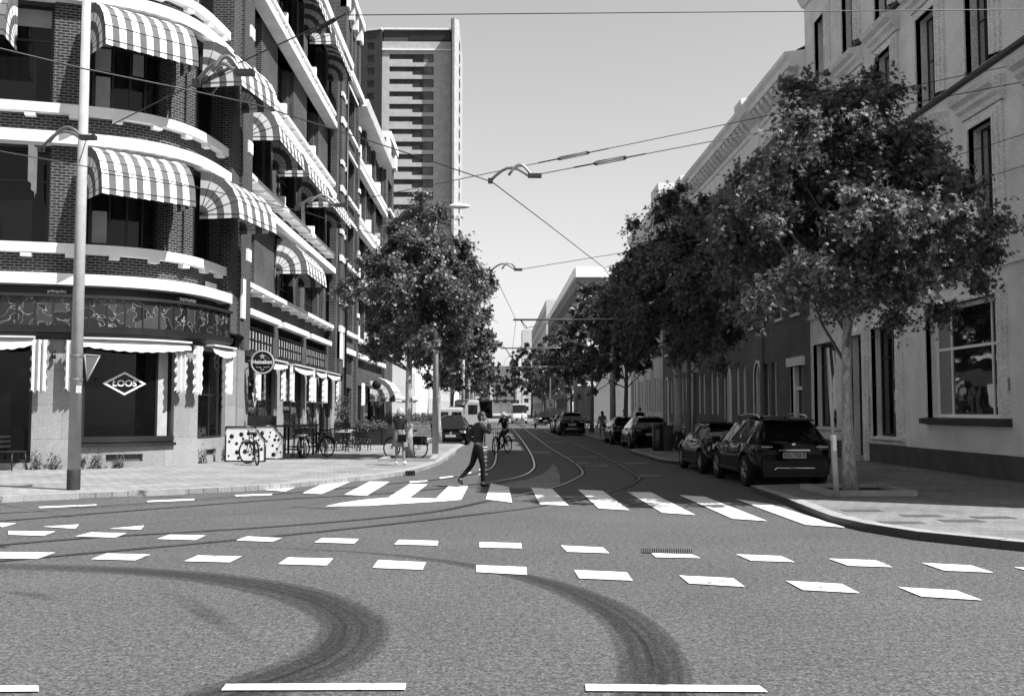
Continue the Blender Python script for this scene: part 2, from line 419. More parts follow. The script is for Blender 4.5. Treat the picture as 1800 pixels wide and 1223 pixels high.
        me.polygons.foreach_set('material_index', s.mi); me.polygons.foreach_set('use_smooth', s.sm)
        if amount is not None:
            at = me.attributes.new('amount', 'FLOAT', 'POINT'); at.data.foreach_set('value', amount)
        me.validate(); me.update()
        o = bpy.data.objects.new(name, me); COL.objects.link(o)
        if parent: o.parent = parent
        if bevel:
            b = o.modifiers.new('b', 'BEVEL'); b.width = bevel; b.segments = 2; b.limit_method = 'ANGLE'; b.angle_limit = R(40)
        if label: o['label'] = label
        return o

def text_mesh(txt, size, name, m, parent, mtx, extrude=.004, bold=0.0, sx=1.0):
    cu = bpy.data.curves.new('t', 'FONT'); cu.body = txt; cu.size = size; cu.extrude = extrude; cu.offset = bold
    cu.align_x = 'CENTER'; cu.align_y = 'CENTER'
    to = bpy.data.objects.new('t', cu); COL.objects.link(to)
    dg = bpy.context.evaluated_depsgraph_get(); dg.update()
    me = bpy.data.meshes.new_from_object(to.evaluated_get(dg))
    bpy.data.objects.remove(to); bpy.data.curves.remove(cu)
    mb = MB(); off = Matrix.Diagonal((sx, 1, 1, 1))
    mb.mesh([mtx @ (off @ v.co) for v in me.vertices], [tuple(p.vertices) for p in me.polygons], 0, False)
    bpy.data.meshes.remove(me)
    return mb.build(name, m, parent)

# a wall line in plan; outward normal lies to the right of its direction
class Path:
    def __init__(s, pts, smooth=False):
        pts = [Vector(p) for p in pts]
        if smooth:
            q = []
            P = [pts[0]*2-pts[1]]+pts+[pts[-1]*2-pts[-2]]
            for i in range(1, len(P)-2):
                for k in range(12):
                    t = k/12; a, b, c, d = P[i-1], P[i], P[i+1], P[i+2]
                    q.append(.5*((2*b)+(c-a)*t+(2*a-5*b+4*c-d)*t*t+(3*b-a-3*c+d)*t**3))
            q.append(pts[-1]); pts = q
        s.p = pts; s.c = [0]
        for a, b in zip(pts, pts[1:]): s.c.append(s.c[-1]+(b-a).length)
        s.L = s.c[-1]; s.curved = smooth
        s.n = []
        for i in range(len(pts)):
            t = (pts[min(i+1, len(pts)-1)]-pts[max(i-1, 0)]).normalized(); s.n.append(Vector((t.y, -t.x)))
    def at(s, x, d=0):
        x = min(max(x, 0), s.L-1e-6); i = 0
        while i < len(s.c)-2 and s.c[i+1] < x: i += 1
        t = (x-s.c[i])/(s.c[i+1]-s.c[i]); p = s.p[i].lerp(s.p[i+1], t); n = s.n[i].lerp(s.n[i+1], t).normalized()
        return p+n*d
    def nrm(s, x): return (s.at(x, 1)-s.at(x, 0))
    def pt(s, x, d, z): q = s.at(x, d); return Vector((q.x, q.y, z))
    def steps(s, a, b, st=.3):
        if not s.curved: return [a, b]
        n = max(1, int((b-a)/st+.5)); return [a+(b-a)*i/n for i in range(n+1)]
    def s_at_u(s, u, z=5, d=0):
        best = None
        for i in range(401):
            x = s.L*i/400; e = abs(proj(s.pt(x, d, z))[0]-u)
            if best is None or e < best[0]: best = (e, x)
        return best[1]

def sweep(mb, path, a, b, prof, mi=0, cap=True, st=.3):
    """closed profile [(d,z)...] swept along the wall line"""
    S = path.steps(a, b, st); n = len(prof)
    for x0, x1 in zip(S, S[1:]):
        for i in range(n):
            (d0, z0), (d1, z1) = prof[i], prof[(i+1) % n]
            P = [path.pt(x0, d0, z0), path.pt(x1, d0, z0), path.pt(x1, d1, z1), path.pt(x0, d1, z1)]
            v0 = z0+d0; v1 = z1+d1
            mb.face(P, [(x0, v0), (x1, v0), (x1, v1), (x0, v1)], mi)
    if cap:
        mb.face([path.pt(a, d, z) for d, z in prof], mi=mi); mb.face([path.pt(b, d, z) for d, z in prof[::-1]], mi=mi)
def band(mb, path, a, b, z0, z1, d1, d0=-.1, mi=0): sweep(mb, path, a, b, [(d1, z0), (d1, z1), (d0, z1), (d0, z0)], mi)

def wall(mb, path, a, b, z0, z1, ops, depth=.3, d=0, mi=0, rmi=None):
    """outer skin with real openings and their reveals; ops = [(s0,s1,z0,z1)]"""
    rmi = mi if rmi is None else rmi
    S = sorted(set([a, b]+[min(max(o[k], a), b) for o in ops for k in (0, 1)])); Z = sorted(set([z0, z1]+[min(max(o[k], z0), z1) for o in ops for k in (2, 3)]))
    for s0, s1 in zip(S, S[1:]):
        if s1-s0 < 1e-4: continue
        for y0, y1 in zip(Z, Z[1:]):
            if y1-y0 < 1e-4: continue
            cs, cz = (s0+s1)/2, (y0+y1)/2
            if any(o[0] < cs < o[1] and o[2] < cz < o[3] for o in ops): continue
            q = path.steps(s0, s1)
            for x0, x1 in zip(q, q[1:]):
                mb.face([path.pt(x0, d, y0), path.pt(x1, d, y0), path.pt(x1, d, y1), path.pt(x0, d, y1)], [(x0, y0), (x1, y0), (x1, y1), (x0, y1)], mi)
    for o in ops:
        s0, s1, y0, y1 = max(o[0], a), min(o[1], b), o[2], o[3]
        for x in (s0, s1):
            mb.face([path.pt(x, d, y0), path.pt(x, d-depth, y0), path.pt(x, d-depth, y1), path.pt(x, d, y1)], [(x, y0), (x+depth, y0), (x+depth, y1), (x, y1)], rmi)
        q = path.steps(s0, s1)
        for x0, x1 in zip(q, q[1:]):
            for y in (y0, y1):
                mb.face([path.pt(x0, d, y), path.pt(x1, d, y), path.pt(x1, d-depth, y), path.pt(x0, d-depth, y)], [(x0, 0), (x1, 0), (x1, depth), (x0, depth)], rmi)

def window(parent, path, a, b, z0, z1, d, cols=2, rows=(.68,), fw=.07, fm='dark_frame', gm='window_glass', blind=0.0, name='window', curtain=0.0, label=None, thick=.08):
    mb = MB()
    band(mb, path, a, a+fw, z0, z1, d+thick/2, d-thick/2); band(mb, path, b-fw, b, z0, z1, d+thick/2, d-thick/2)
    band(mb, path, a+fw, b-fw, z0, z0+fw, d+thick/2-.004, d-thick/2); band(mb, path, a+fw, b-fw, z1-fw, z1, d+thick/2-.004, d-thick/2)
    cs = [a+(b-a)*k/cols for k in range(1, cols)] if isinstance(cols, int) else [a+(b-a)*k for k in cols]
    for x in cs: band(mb, path, x-fw*.4, x+fw*.4, z0+fw, z1-fw, d+thick/2-.01, d-thick/2)
    for r in rows: band(mb, path, a+fw, b-fw, z0+(z1-z0)*r-fw*.4, z0+(z1-z0)*r+fw*.4, d+thick/2-.016, d-thick/2)
    w_ = mb.build(name, fm, parent, label=label)
    g = MB(); q = path.steps(a+fw*.5, b-fw*.5)
    for x0, x1 in zip(q, q[1:]): g.face([path.pt(x0, d, z0+fw*.5), path.pt(x1, d, z0+fw*.5), path.pt(x1, d, z1-fw*.5), path.pt(x0, d, z1-fw*.5)], [(x0, z0), (x1, z0), (x1, z1), (x0, z1)])
    g.build('pane', gm, w_)
    if blind > 0 or curtain > 0:
        c = MB()
        if blind > 0:
            L = [a]+cs+[b]
            for i, (x0, x1) in enumerate(zip(L, L[1:])):
                h = blind*(1 if i == 0 else random.choice([0, .5, 1]))
                if h > .05: band(c, path, x0+fw, x1-fw, z1-fw-(z1-z0)*h, z1-fw, d+.012, d+.006)
        if curtain > 0:
            band(c, path, a+fw, a+fw+(b-a)*curtain, z0+fw, z1-fw, d+.012, d+.006)
        if c.f: c.build('curtain', 'curtain' if curtain else 'blind', w_)
    return w_
# ================================================================== GROUND
def struct(o): o['kind'] = 'structure'; return o
mb = MB(); mb.face([(-700, -60, 0), (700, -60, 0), (700, 1500, 0), (-700, 1500, 0)]); struct(mb.build('road', 'asphalt'))

def smooth_px(pts, z, n=8, smooth=True):
    P = [G(u, v, z).xy for u, v in pts]
    return Path(P, True).p if smooth else P
def slab(name, outline, z, m, kerb_pts, kw=.28, sm='kerb_stone', sidem='kerb_stone'):
    """paved slab with a kerb stone row along kerb_pts (slab lies 3 mm under the stones)"""
    mb = MB(); mb.prism(outline, 0.0, z-.004); o = struct(mb.build(name, m))
    if kerb_pts:
        mb = MB(); P = Path(kerb_pts)
        # individual stones about a metre long
        n = max(1, int(P.L/1.0))
        for i in range(n):
            a, b = P.L*i/n+.004, P.L*(i+1)/n-.004
            dz = random.uniform(-.003, .003)
            p0, p1, q0, q1 = P.at(a, 0), P.at(b, 0), P.at(a, kw), P.at(b, kw)
            for zz in (1,):
                A = [(p0.x, p0.y), (p1.x, p1.y), (q1.x, q1.y), (q0.x, q0.y)]
                mb.prism(A, 0.0, z+dz, 0, 1)
        k = mb.build('kerb', [sm, sidem], o)
    return o
# left pavement: kerb edge from the near left, round the corner, up the street
kl = smooth_px([(-260, 893), (12, 871.5), (250, 861.5), (475, 851.5), (650, 835), (716.7, 826.7), (766.7, 813), (786.7, 801.7), (800, 792.5)], .12)
kl = [p for p in kl] + [Vector((-1.45, 47.6)), Vector((-1.75, 48.8)), Vector((-3.6, 49.4)), Vector((-3.7, 60)), Vector((-3.7, 88))]
inner = [(-9.3, 88), (-9.3, 35), (-60, 30)]
out = [(p.x, p.y) for p in kl]+[(-40, 88), (-40, 8.0+9)]
slab('pavement', [(p.x, p.y) for p in kl]+[(-60, 88), (-60, kl[0].y+6)], .12, 'pavers', [Vector((p.x, p.y)) for p in kl[::-1]], .28)
slab('pavement', [(-3.7, 100), (-3.7, 320), (-60, 320), (-60, 100)], .12, 'pavers', [Vector((-3.7, 320)), Vector((-3.7, 100))])
# right pavement
kr = smooth_px([(1365, 862), (1400, 873), (1430, 884.5), (1486, 905), (1530, 915), (1575, 923), (1660, 935), (1779, 946), (1900, 957), (2300, 985)], .12)
kr = [Vector((5.72, 21.6))] + [Vector((p.x, p.y)) for p in kr]
far = [Vector((6.2, 96)), Vector((6.2, 55)), Vector((7.75, 54.5)), Vector((7.75, 43.6)), Vector((7.4, 43.0)), Vector((5.9, 42.0)), Vector((5.72, 40.5)), Vector((5.72, 33.0)), Vector((5.95, 31.9)), Vector((7.7, 31.5)), Vector((7.7, 22.2)), Vector((7.5, 21.9))]
kk = far+kr
slab('pavement', [(p.x, p.y) for p in kk]+[(60, kr[-1].y), (60, 96)], .12, 'klinkers', kk, .24, sidem='sill_dark')  # kerb side faces coloured dark: dirt plus their shade put into the colour
slab('pavement', [(6.2, 112), (6.2, 320), (60, 320), (60, 112)], .12, 'klinkers', [Vector((6.2, 320)), Vector((6.2, 112))])
# lighter paving tiles on the near right corner with some darker slabs
mb = MB()
for (u, v) in ((1515, 897), (1620, 906), (1690, 915), (1745, 909), (1585, 918)):
    p = G(u, v, .12); mb.box(p.x-.3, p.x+.3, p.y-.15, p.y+.15, .117, .1235)
struct(mb.build('dark_paving_tiles', 'plinth'))

# track bed of smoother tarmac + rails
def strip(mb, pts, wd, z, uvl=True):
    P = Path(pts, False); n = len(pts)
    S = [P.c[i] for i in range(n)]
    for a, b in zip(S, S[1:]):
        p0, p1, q0, q1 = P.at(a, wd/2), P.at(b, wd/2), P.at(a, -wd/2), P.at(b, -wd/2)
        mb.face([(q0.x, q0.y, z), (q1.x, q1.y, z), (p1.x, p1.y, z), (p0.x, p0.y, z)], [(0, a), (0, b), (1, b), (1, a)])
rail_px = {
 'A0': [(-120, 912), (12, 901), (250, 885), (500, 867), (700, 849), (800, 839), (848, 829), (868, 817), (873, 797)],
 'A1': [(-120, 926), (12, 915), (300, 892), (500, 877), (650, 869), (767, 859), (857, 848), (915, 837), (937, 824), (938, 810), (930, 792), (915, 770), (900, 752)],
 'B0': [(-120, 970), (12, 957), (160, 945), (500, 924), (750, 901), (859, 880), (964, 859), (1010, 842), (1024, 829), (1005, 810), (964, 785), (932, 761)],
 'B1': [(-120, 999), (12, 985), (400, 950), (650, 925), (878, 899), (990, 882), (1080, 862), (1115, 848), (1118, 835), (1066, 805), (1010, 779), (964, 761)]}
EXT = {'A0': [(-.02, 70), (-.1, 110), (-.1, 300)], 'A1': [(1.38, 110), (1.38, 300)], 'B0': [(2.9, 110), (2.7, 300)], 'B1': [(4.35, 110), (4.2, 300)]}
RP = {k: [p.copy() for p in smooth_px(v, 0)]+[Vector(e) for e in EXT[k]] for k, v in rail_px.items()}
for tr, (a, b), lab in (('tram_track', ('A0', 'A1'), 'left'), ('tram_track', ('B0', 'B1'), 'right')):
    t = thing(tr, None, None); struct(t)
    for k in (a, b):
        g = MB(); strip(g, RP[k], .17, .004); gr = g.build('rail_groove', 'rail_groove', t)
        g = MB(); strip(g, RP[k], .06, .008); g.build('rail', 'rail_steel', t)

# the pale paved island tongue between the tracks
mb = MB(); P = [G(u, v).xy for u, v in ((972, 815), (979, 822), (985, 838), (984, 850), (976, 856), (955, 858), (905, 858), (868, 855), (880, 851), (925, 843), (952, 834), (966, 824))]
mb.face([(p.x, p.y, .004) for p in P]); struct(mb.build('paved_tongue', 'pale_paving'))

# painted markings
def quad_px(mb, q, z=.012, k=1.0, o=(0, 0)): mb.face([G(u/k+o[0], v/k+o[1], z) for u, v in q])
A_ = (2.0, (0, 850)); B_ = (2.0, (900, 850)); C4 = (2.658, (400, 440))
mb = MB()
for q in ([(30,165),(195,167),(155,182),(30,178)], [(320,170),(445,173),(405,188),(265,184)], [(597,178),(722,181),(688,197),(552,193)], [(870,184),(990,190),(958,203),(830,198)],
          [(1132,190),(1262,193),(1245,209),(1105,205)], [(1402,196),(1541,200),(1538,216),(1386,212)], [(1686,204),(1832,208),(1834,226),(1686,223)],
          [(-60,238),(195,241),(130,263),(-60,260)], [(375,244),(530,248),(475,268),(320,264)], [(695,251),(850,254),(808,275),(648,271)], [(1012,258),(1172,262),(1148,286),(978,281)],
          [(1330,267),(1498,275),(1486,301),(1310,294)], [(1674,285),(1850,292),(1853,319),(1674,309)]): quad_px(mb, q, .012, *A_)
for q in ([(172,216),(320,223),(342,243),(193,238)], [(490,243),(632,247),(662,260),(505,257)], [(788,247),(945,253),(994,274),(840,269)], [(1113,262),(1280,268),(1338,292),(1183,287)],
          [(1440,277),(1615,286),(1693,311),(1520,304)], [(1765,292),(1960,301),(2070,330),(1880,322)], [(218,302),(403,310),(425,339),(236,331)], [(588,321),(778,331),(819,361),(622,349)],
          [(963,340),(1160,351),(1222,383),(1022,372)], [(1358,362),(1562,374),(1653,408),(1440,395)]): quad_px(mb, q, .012, *B_)
struct(mb.build('block_markings', 'road_paint'))
mb = MB()
for q in ([(150,150),(278,142),(265,157)], [(382,157),(507,146),(495,160)], [(-70,134),(58,138),(10,152)]): quad_px(mb, q, .012, *A_)
struct(mb.build('give_way_triangles', 'road_paint'))
mb = MB()
for q in ([(795,702),(1428,699),(1424,722),(778,724)], [(-200,708),(135,708),(137,728),(-200,730)]): quad_px(mb, q, .012, *A_)
quad_px(mb, [(258,702),(870,708),(900,730),(260,726)], .012, *B_)
struct(mb.build('lane_dashes', 'road_paint'))
mb = MB()
for q in ([(215,1105),(325,1103),(270,1125),(170,1118)], [(465,1080),(585,1075),(440,1137),(350,1133)], [(665,1078),(757,1080),(650,1145),(545,1140)], [(850,1090),(935,1092),(850,1155),(752,1152)], [(1035,1098),(1125,1100),(1092,1163),(973,1158)]): quad_px(mb, q, .016, *C4)
K8 = (2.659, (840, 440))
for q in ([(60,1087),(145,1105),(160,1177),(37,1162)], [(248,1107),(350,1115),(425,1192),(290,1185)]): quad_px(mb, q, .016, *K8)
for q in ([(232,20),(318,24),(413,92),(305,86)], [(405,28),(490,30),(645,109),(528,101)], [(588,39),(680,45),(897,130),(775,122)], [(785,53),(905,70),(1172,153),(1030,143)]): quad_px(mb, q, .016, *B_)
struct(mb.build('zebra_crossing', 'road_paint'))
mb = MB(); mb.face([G(u/2, 850+v/2, .012) for u, v in ((1143,79),(1200,66),(1290,54),(1365,48),(1480,50),(1560,52),(1622,56),(1560,61),(1440,68),(1290,77))])
struct(mb.build('painted_wedge', 'road_paint'))
mb = MB()
for q in ([(135,80),(340,72),(338,76),(140,85)], [(515,59),(683,52),(683,57),(520,64)], [(825,39),(958,34),(955,39),(830,44)]): quad_px(mb, q, .012, *A_)
for q in ([(850,1078),(935,1073),(932,1079),(852,1085)], [(990,1060),(1055,1052),(1053,1058),(992,1066)], [(1093,1045),(1140,1034),(1137,1040),(1095,1050)]): quad_px(mb, q, .012, *C4)
for k in range(8):
    x = -.32-.02*k; y = 27+k*2.0+k*k*.12; mb.face([(x-.12, y, .012), (x+.12, y, .012), (x+.12, y+.5, .012), (x-.12, y+.5, .012)])
struct(mb.build('cycle_lane_dashes', 'road_paint'))
mb = MB()
for q in ([(448,991),(523,991),(525,997),(455,997)], [(500,1004),(605,1003),(610,1009),(505,1010)], [(680,991),(785,991),(790,997),(690,998)], [(745,1051),(850,1049),(855,1057),(752,1058)], [(250,938),(338,939),(340,948),(255,947)], [(410,962),(560,962),(562,967),(412,967)], [(315,892),(410,891),(412,896),(318,896)]): quad_px(mb, q, .012, *K8)
struct(mb.build('worn_markings', 'worn_paint'))
# long thin edge line across the left carriageway, faint
mb = MB(); strip(mb, [G(u, v).xy for u, v in ((-60, 906), (12, 901.5), (150, 894), (330, 881), (480, 871))], .06, .012); struct(mb.build('thin_edge_line', 'worn_paint'))

# tyre wear: curved dark rubber bands
def wear(pts, amt):
    mb = MB(); am = []
    ws = Path([Vector(G(u, v).xy) for u, v, w_ in pts], True)
    n = 90; m_ = 8
    prev = None
    key = [i/(len(pts)-1) for i in range(len(pts))]
    # parameter per control point along the smoothed path
    cc = [ws.c[min(i*12, len(ws.c)-1)] for i in range(len(pts))]
    for i in range(n+1):
        x = ws.L*i/n; j = 0
        while j < len(cc)-2 and cc[j+1] < x: j += 1
        t = min(1, max(0, (x-cc[j])/(cc[j+1]-cc[j]))); wd = pts[j][2]*(1-t)+pts[j+1][2]*t; a_ = amt[j]*(1-t)+amt[j+1]*t
        row = [(ws.at(x, wd*(k/m_-.5)), k/m_, x, a_) for k in range(m_+1)]
        if prev:
            for k in range(m_):
                q = [prev[k], prev[k+1], row[k+1], row[k]]
                mb.face([(p[0].x, p[0].y, .0012) for p in q], [(p[1], p[2]) for p in q]); am.extend([p[3] for p in q])
        prev = row
    o = mb.build('tyre_marks', 'asphalt_worn', None, amount=am); struct(o)
wear([(-60, 994, 0.40), (60, 996, 0.40), (230, 1003, 0.47), (390, 1018, 0.54), (530, 1046, 0.61), (612, 1085, 0.58), (618, 1120, 0.58), (575, 1160, 0.61), (470, 1200, 0.61), (380, 1232, 0.58)], [.6, .7, .9, 1, 1, 1, 1, 1, 1, 1])
wear([(400, 960, 0.09), (560, 966, 0.11), (700, 976, 0.16), (830, 994, 0.25), (960, 1024, 0.36), (1060, 1064, 0.45), (1120, 1110, 0.49), (1146, 1160, 0.50), (1152, 1235, 0.50)], [.2, .5, .6, .8, 1, 1, 1, 1, 1])
wear([(270, 1032, .1), (330, 1056, .2), (370, 1082, .22), (430, 1120, .15), (480, 1150, .1)], [0, .3, .5, .2, 0])
wear([(12, 1039, .12), (60, 1045, .16), (110, 1056, .12)], [.3, .6, 0])

# drain grating in the road
t = thing('drain_grating', 'long slotted iron drain grating set in the asphalt between the white blocks', 'drain', G(1172, 967))
a, b, c, d = [G(u, v, .014) for u, v in ((1128, 961.5), (1216, 963.5), (1217, 973.5), (1128, 970))]
mb = MB(); mb.face([(p.x, p.y, .005) for p in (a, b, c, d)]); mb.build('slot_shadow', 'rail_groove', t)
mb = MB()
for i in range(23):
    f0, f1 = (i+.15)/23, (i+.6)/23
    mb.face([a.lerp(b, f0), a.lerp(b, f1), d.lerp(c, f1), d.lerp(c, f0)])
mb.build('bar', 'metal_mid', t)
p = G(721, 828, .12)
mb = MB()
t = thing('kerb_inlet', 'small dark gully opening in the kerb in front of the woman by the tree', 'drain', (p.x, p.y, 0))
for k in range(3): mb.cbox((p.x-.08+k*.08, p.y-.03, .075), .03, .07, .13)
mb.build('bar', 'mast_base', t); mb = MB(); mb.cbox((p.x, p.y-.01, .07), .26, .07, .12); mb.build('opening', 'rail_groove', t)
for (u, v, r, lab) in ((1330, 935, .0, ''),): pass

# ================================================================== LEFT CORNER BUILDING
arc = Path([(-19.5, 26.6), (-16.5, 26.95), (-13.6, 27.55), (-11.8, 28.05), (-10.6, 28.55), (-9.75, 29.3), (-9.2, 30.4), (-8.95, 31.8), (-8.82, 33.4), (-8.8, 34.9)], True)
WL = Path([(-8.8, 34.9), (-8.8, 57.3)])
SILL = [6.15, 10.12, 14.05, 17.95]; SLAB = [9.2, 13.35, 17.3, 21.5]
cb = thing('corner_building', 'rounded dark brick corner building with white stone bands, striped awnings and a cafe below', 'building', (-14, 34, 0))
U = lambda u, z=5: arc.s_at_u(u, z)
opsU = [(0.2, U(85, 8)), (U(152, 8), U(299, 8)), (U(349, 8), U(399, 8))]
ops = [(a, b, SILL[k]+.28, SLAB[k]) for k in range(4) for a, b in opsU]
mb = MB(); wall(mb, arc, 0, arc.L, 5.0, 22.6, ops, .45, -.22)
# pilaster strips either side of the windows
for (u0, u1) in ((86, 148), (303, 322), (330, 346)):
    s0, s1 = U(u0, 8), U(u1, 8)
    for k in range(4): band(mb, arc, s0, s1, SILL[k]+.28, SLAB[k], -.12, -.22)
# tall pilaster where the curve meets the straight wing
for (s0, s1, d_) in ((arc.L-2.15, arc.L-1.35, .12), (arc.L-1.25, arc.L-.55, .2), (arc.L-.45, arc.L-.02, .05)):
    band(mb, arc, s0, s1, 4.3, 22.6, d_, -.2)
mb.build('brick_wall', 'dark_brick', cb)
mb = MB()
sE = arc.L-2.2
for k in range(4):
    z = SILL[k]; sweep(mb, arc, 0, sE, [(.03, z), (.03, z+.27), (-.3, z+.3), (-.3, z)])
    z = SLAB[k]; sweep(mb, arc, 0, sE, [(.14, z+.03), (.14, z+.36), (-.3, z+.4), (-.3, z)])
    for i in range(12):
        s = .8+i*1.15
        if s < sE-.3: band(mb, arc, s-.14, s+.14, SILL[k]-.12, SILL[k], .01, -.2)
mb.build('stone_band', 'white_stone', cb)
mb = MB()
for z in (6.9, 8.6, 10.7, 12.5, 14.8, 16.4, 18.4):
    band(mb, arc, arc.L-.62, arc.L-.12, z, z+.42, .27, -.1)
band(mb, arc, arc.L-1.22, arc.L-.82, 4.85, 6.2, .27, -.1)
mb.build('stone_block', 'white_stone', cb)
for k in range(4):
    for j, (a, b) in enumerate(opsU):
        window(cb, arc, a+.03, b-.03, SILL[k]+.3, SLAB[k]-.02, -.62, cols=[.0, .27, .52, .76][1:] if j == 1 else (3 if j == 0 else 2), rows=(.66,), blind=[.0, .55, .0, .3][k] if j == 1 else .35*(k % 2), fw=.08)
for k in range(4):
    a, b = opsU[1]; mb = MB(); band(mb, arc, a+.14, a+(b-a)*.24, SILL[k]+.42, SILL[k]+1.35, -.57, -.58); mb.build('window_shade', 'blind', cb)
    a, b = opsU[2]; mb = MB(); band(mb, arc, a+(b-a)*.3, a+(b-a)*.42, SILL[k]+.42, SLAB[k]-.9, -.57, -.58); mb.build('window_shade', 'curtain', cb)
# ground floor: pale granite
gops = [(0.2, U(56, 2), .3, 3.66), (U(141, 2), U(306, 2), .78, 3.66), (U(348, 2), U(396, 2), .86, 3.6), (U(186, .5), U(252, .5), .29, .50), (U(362, .5), U(380, .5), .33, .52)]
mb = MB(); wall(mb, arc, 0, arc.L-.9, .1, 3.8, gops, .28, .0); 
band(mb, arc, arc.L-.9, arc.L-.02, .1, 3.8, .06, -.3)
mb.build('granite_wall', 'granite_blocks', cb)
mb = MB()
for o in gops[3:]: band(mb, arc, o[0], o[1], o[2], o[3], -.1, -.2)
mb.build('vent_grille', 'plinth', cb)
w0 = window(cb, arc, gops[0][0], gops[0][1], .3, 3.66, -.2, cols=2, rows=(), fw=.1, gm='shop_glass', name='shop_window')
w1 = window(cb, arc, gops[1][0], gops[1][1], .78, 3.66, -.16, cols=[.8], rows=(), fw=.09, gm='shop_glass', name='shop_window')
mb = MB(); sweep(mb, arc, gops[1][0]-.05, gops[1][1]+.02, [(.1, .72), (.1, .80), (-.2, .84), (-.2, .72)]); sweep(mb, arc, gops[1][0]-.02, gops[1][1]+.0, [(.02, .84), (.02, 1.0), (-.2, 1.0), (-.2, .84)]); mb.build('window_sill', 'dark_frame', w1)
mb = MB(); a_, b_ = gops[1][0], gops[1][1]; L_ = b_-a_; band(mb, arc, a_+L_*.82, b_-.13, 1.0, 3.5, -.145, -.15); mb.build('inner_door', 'concrete', w1)
w2 = window(cb, arc, gops[2][0], gops[2][1], .86, 3.6, -.16, cols=2, rows=(.5,), fw=.08, gm='shop_glass', name='shop_window')
# lettering in a diamond on the shop window
c0 = arc.s_at_u(220, 2.4, -.1); pc = arc.pt(c0, -.145, 0); nn = arc.nrm(c0)
zc = onY(220, 674, pc.y).z
tx = Vector((-nn.y, nn.x, 0)); N3 = Vector((nn.x, nn.y, 0)); ZZ = Vector((0, 0, 1))
def frame_m(o, x, n): 
    m = Matrix.Identity(4); y = Vector((0, 0, 1)); x = Vector(x).normalized(); n = Vector(n).normalized()
    for i, c in enumerate((x, y, n)): m[0][i], m[1][i], m[2][i] = c.x, c.y, c.z
    m.translation = o; return m
Fm = frame_m(Vector((pc.x, pc.y, zc)), tx, N3)
text_mesh('ŁOOS', .245, 'lettering', 'panel_white', w1, Fm @ Matrix.Translation((0, .0, .004)), .002, .006, 1.05)
mb = MB(); D = [(-.60, 0), (0, .335), (.60, 0), (0, -.335)]; Di = [(-.49, 0), (0, .275), (.49, 0), (0, -.275)]
for i in range(4):
    j = (i+1) % 4; mb.face([Fm @ Vector((*D[i], 0)), Fm @ Vector((*D[j], 0)), Fm @ Vector((*Di[j], 0)), Fm @ Vector((*Di[i], 0))])
mb.build('diamond_outline', 'panel_white', w1)
# mouldings + stained glass gallery round the corner
se = arc.s_at_u(409, 4.5, .3)
mb = MB()
sweep(mb, arc, 0, se, [(.06, 3.72), (.16, 3.74), (.20, 3.86), (.30, 3.90), (.34, 4.08), (-.1, 4.08), (-.1, 3.72)])
sweep(mb, arc, 0, se, [(.30, 4.87), (.30, 4.96), (-.1, 4.99), (-.1, 4.87)])
n = 30
for i in range(n+1):
    s = .1+(se-.2)*i/n; band(mb, arc, s-.02, s+.02, 4.08, 4.87, .245, .1)
sf = mb.build('gallery_frame', 'dark_wood', cb)
mb = MB(); band(mb, arc, 0, se-.05, 4.08, 4.87, .22, .05); mb.build('stained_glass', 'stained_glass', sf)
mb = MB(); band(mb, arc, 0, se-.4, 5.0, 5.24, -.1, -.3); mb.build('fascia', 'dark_wood', cb)
mb = MB(); sweep(mb, arc, 0, sE+.1, [(.2, 5.24), (.2, 5.55), (-.3, 5.6), (-.3, 5.2)]); mb.build('stone_band', 'white_stone', cb)
# raised brick patches just above the gallery
mb = MB()
for (u0, u1) in ((85, 118), (312, 338)): band(mb, arc, U(u0, 5), U(u1, 5), 4.99, 5.1, .12, -.2)
mb.build('brick_patch', 'dark_brick', cb)

# straight wing
def yW(u): return 8.8*0+onX(u, 400, -8.8).y-34.9
mb = MB(); bays = [(.95, 5.9), (7.0, 12.5), (13.6, 18.9)]
# each bay: two brick piers dividing it slightly; big recessed openings
def bay(k, i):
    a, b = bays[i]
    if k == 2: return (a, a+(b-a)*.62)
    if k == 0 and i == 0: return (a, a+(b-a)*.5)
    return (a, b)
opsW = [(*bay(k, i), SILL[k]+.28, SLAB[k]) for k in range(4) for i in range(3)]
gopW = [(.95, 5.2), (6.9, 11.2), (12.0, 14.6), (15.2, 18.9)]
opsS = [(a, b, 3.8, 5.2) for a, b in ((.95, 5.9), (7.0, 12.0), (13.2, 18.4))]
wall(mb, WL, 0, WL.L, 3.75, 5.42, opsS, .6, -.3); wall(mb, WL, 0, WL.L, 5.42, 21.5, opsW, .7, -.5)
for i_ in range(3):
    for k in range(4):
        a, b = bay(k, i_)
        for f in ((.0, .10), (.9, 1.0)):
            s0, s1 = a+(b-a)*f[0], a+(b-a)*f[1]; band(mb, WL, s0+.002, s1-.002, SILL[k]+.28, SLAB[k]-.01, -.72, -1.15)
for (s0, s1, d_) in ((0, .8, .02), (19.6, 20.3, .05), (20.5, 21.3, .16), (21.5, WL.L, .05)): band(mb, WL, s0, s1, 3.8, 21.5, d_, -.3)
mb.build('brick_wall', 'dark_brick', cb)
mb = MB()
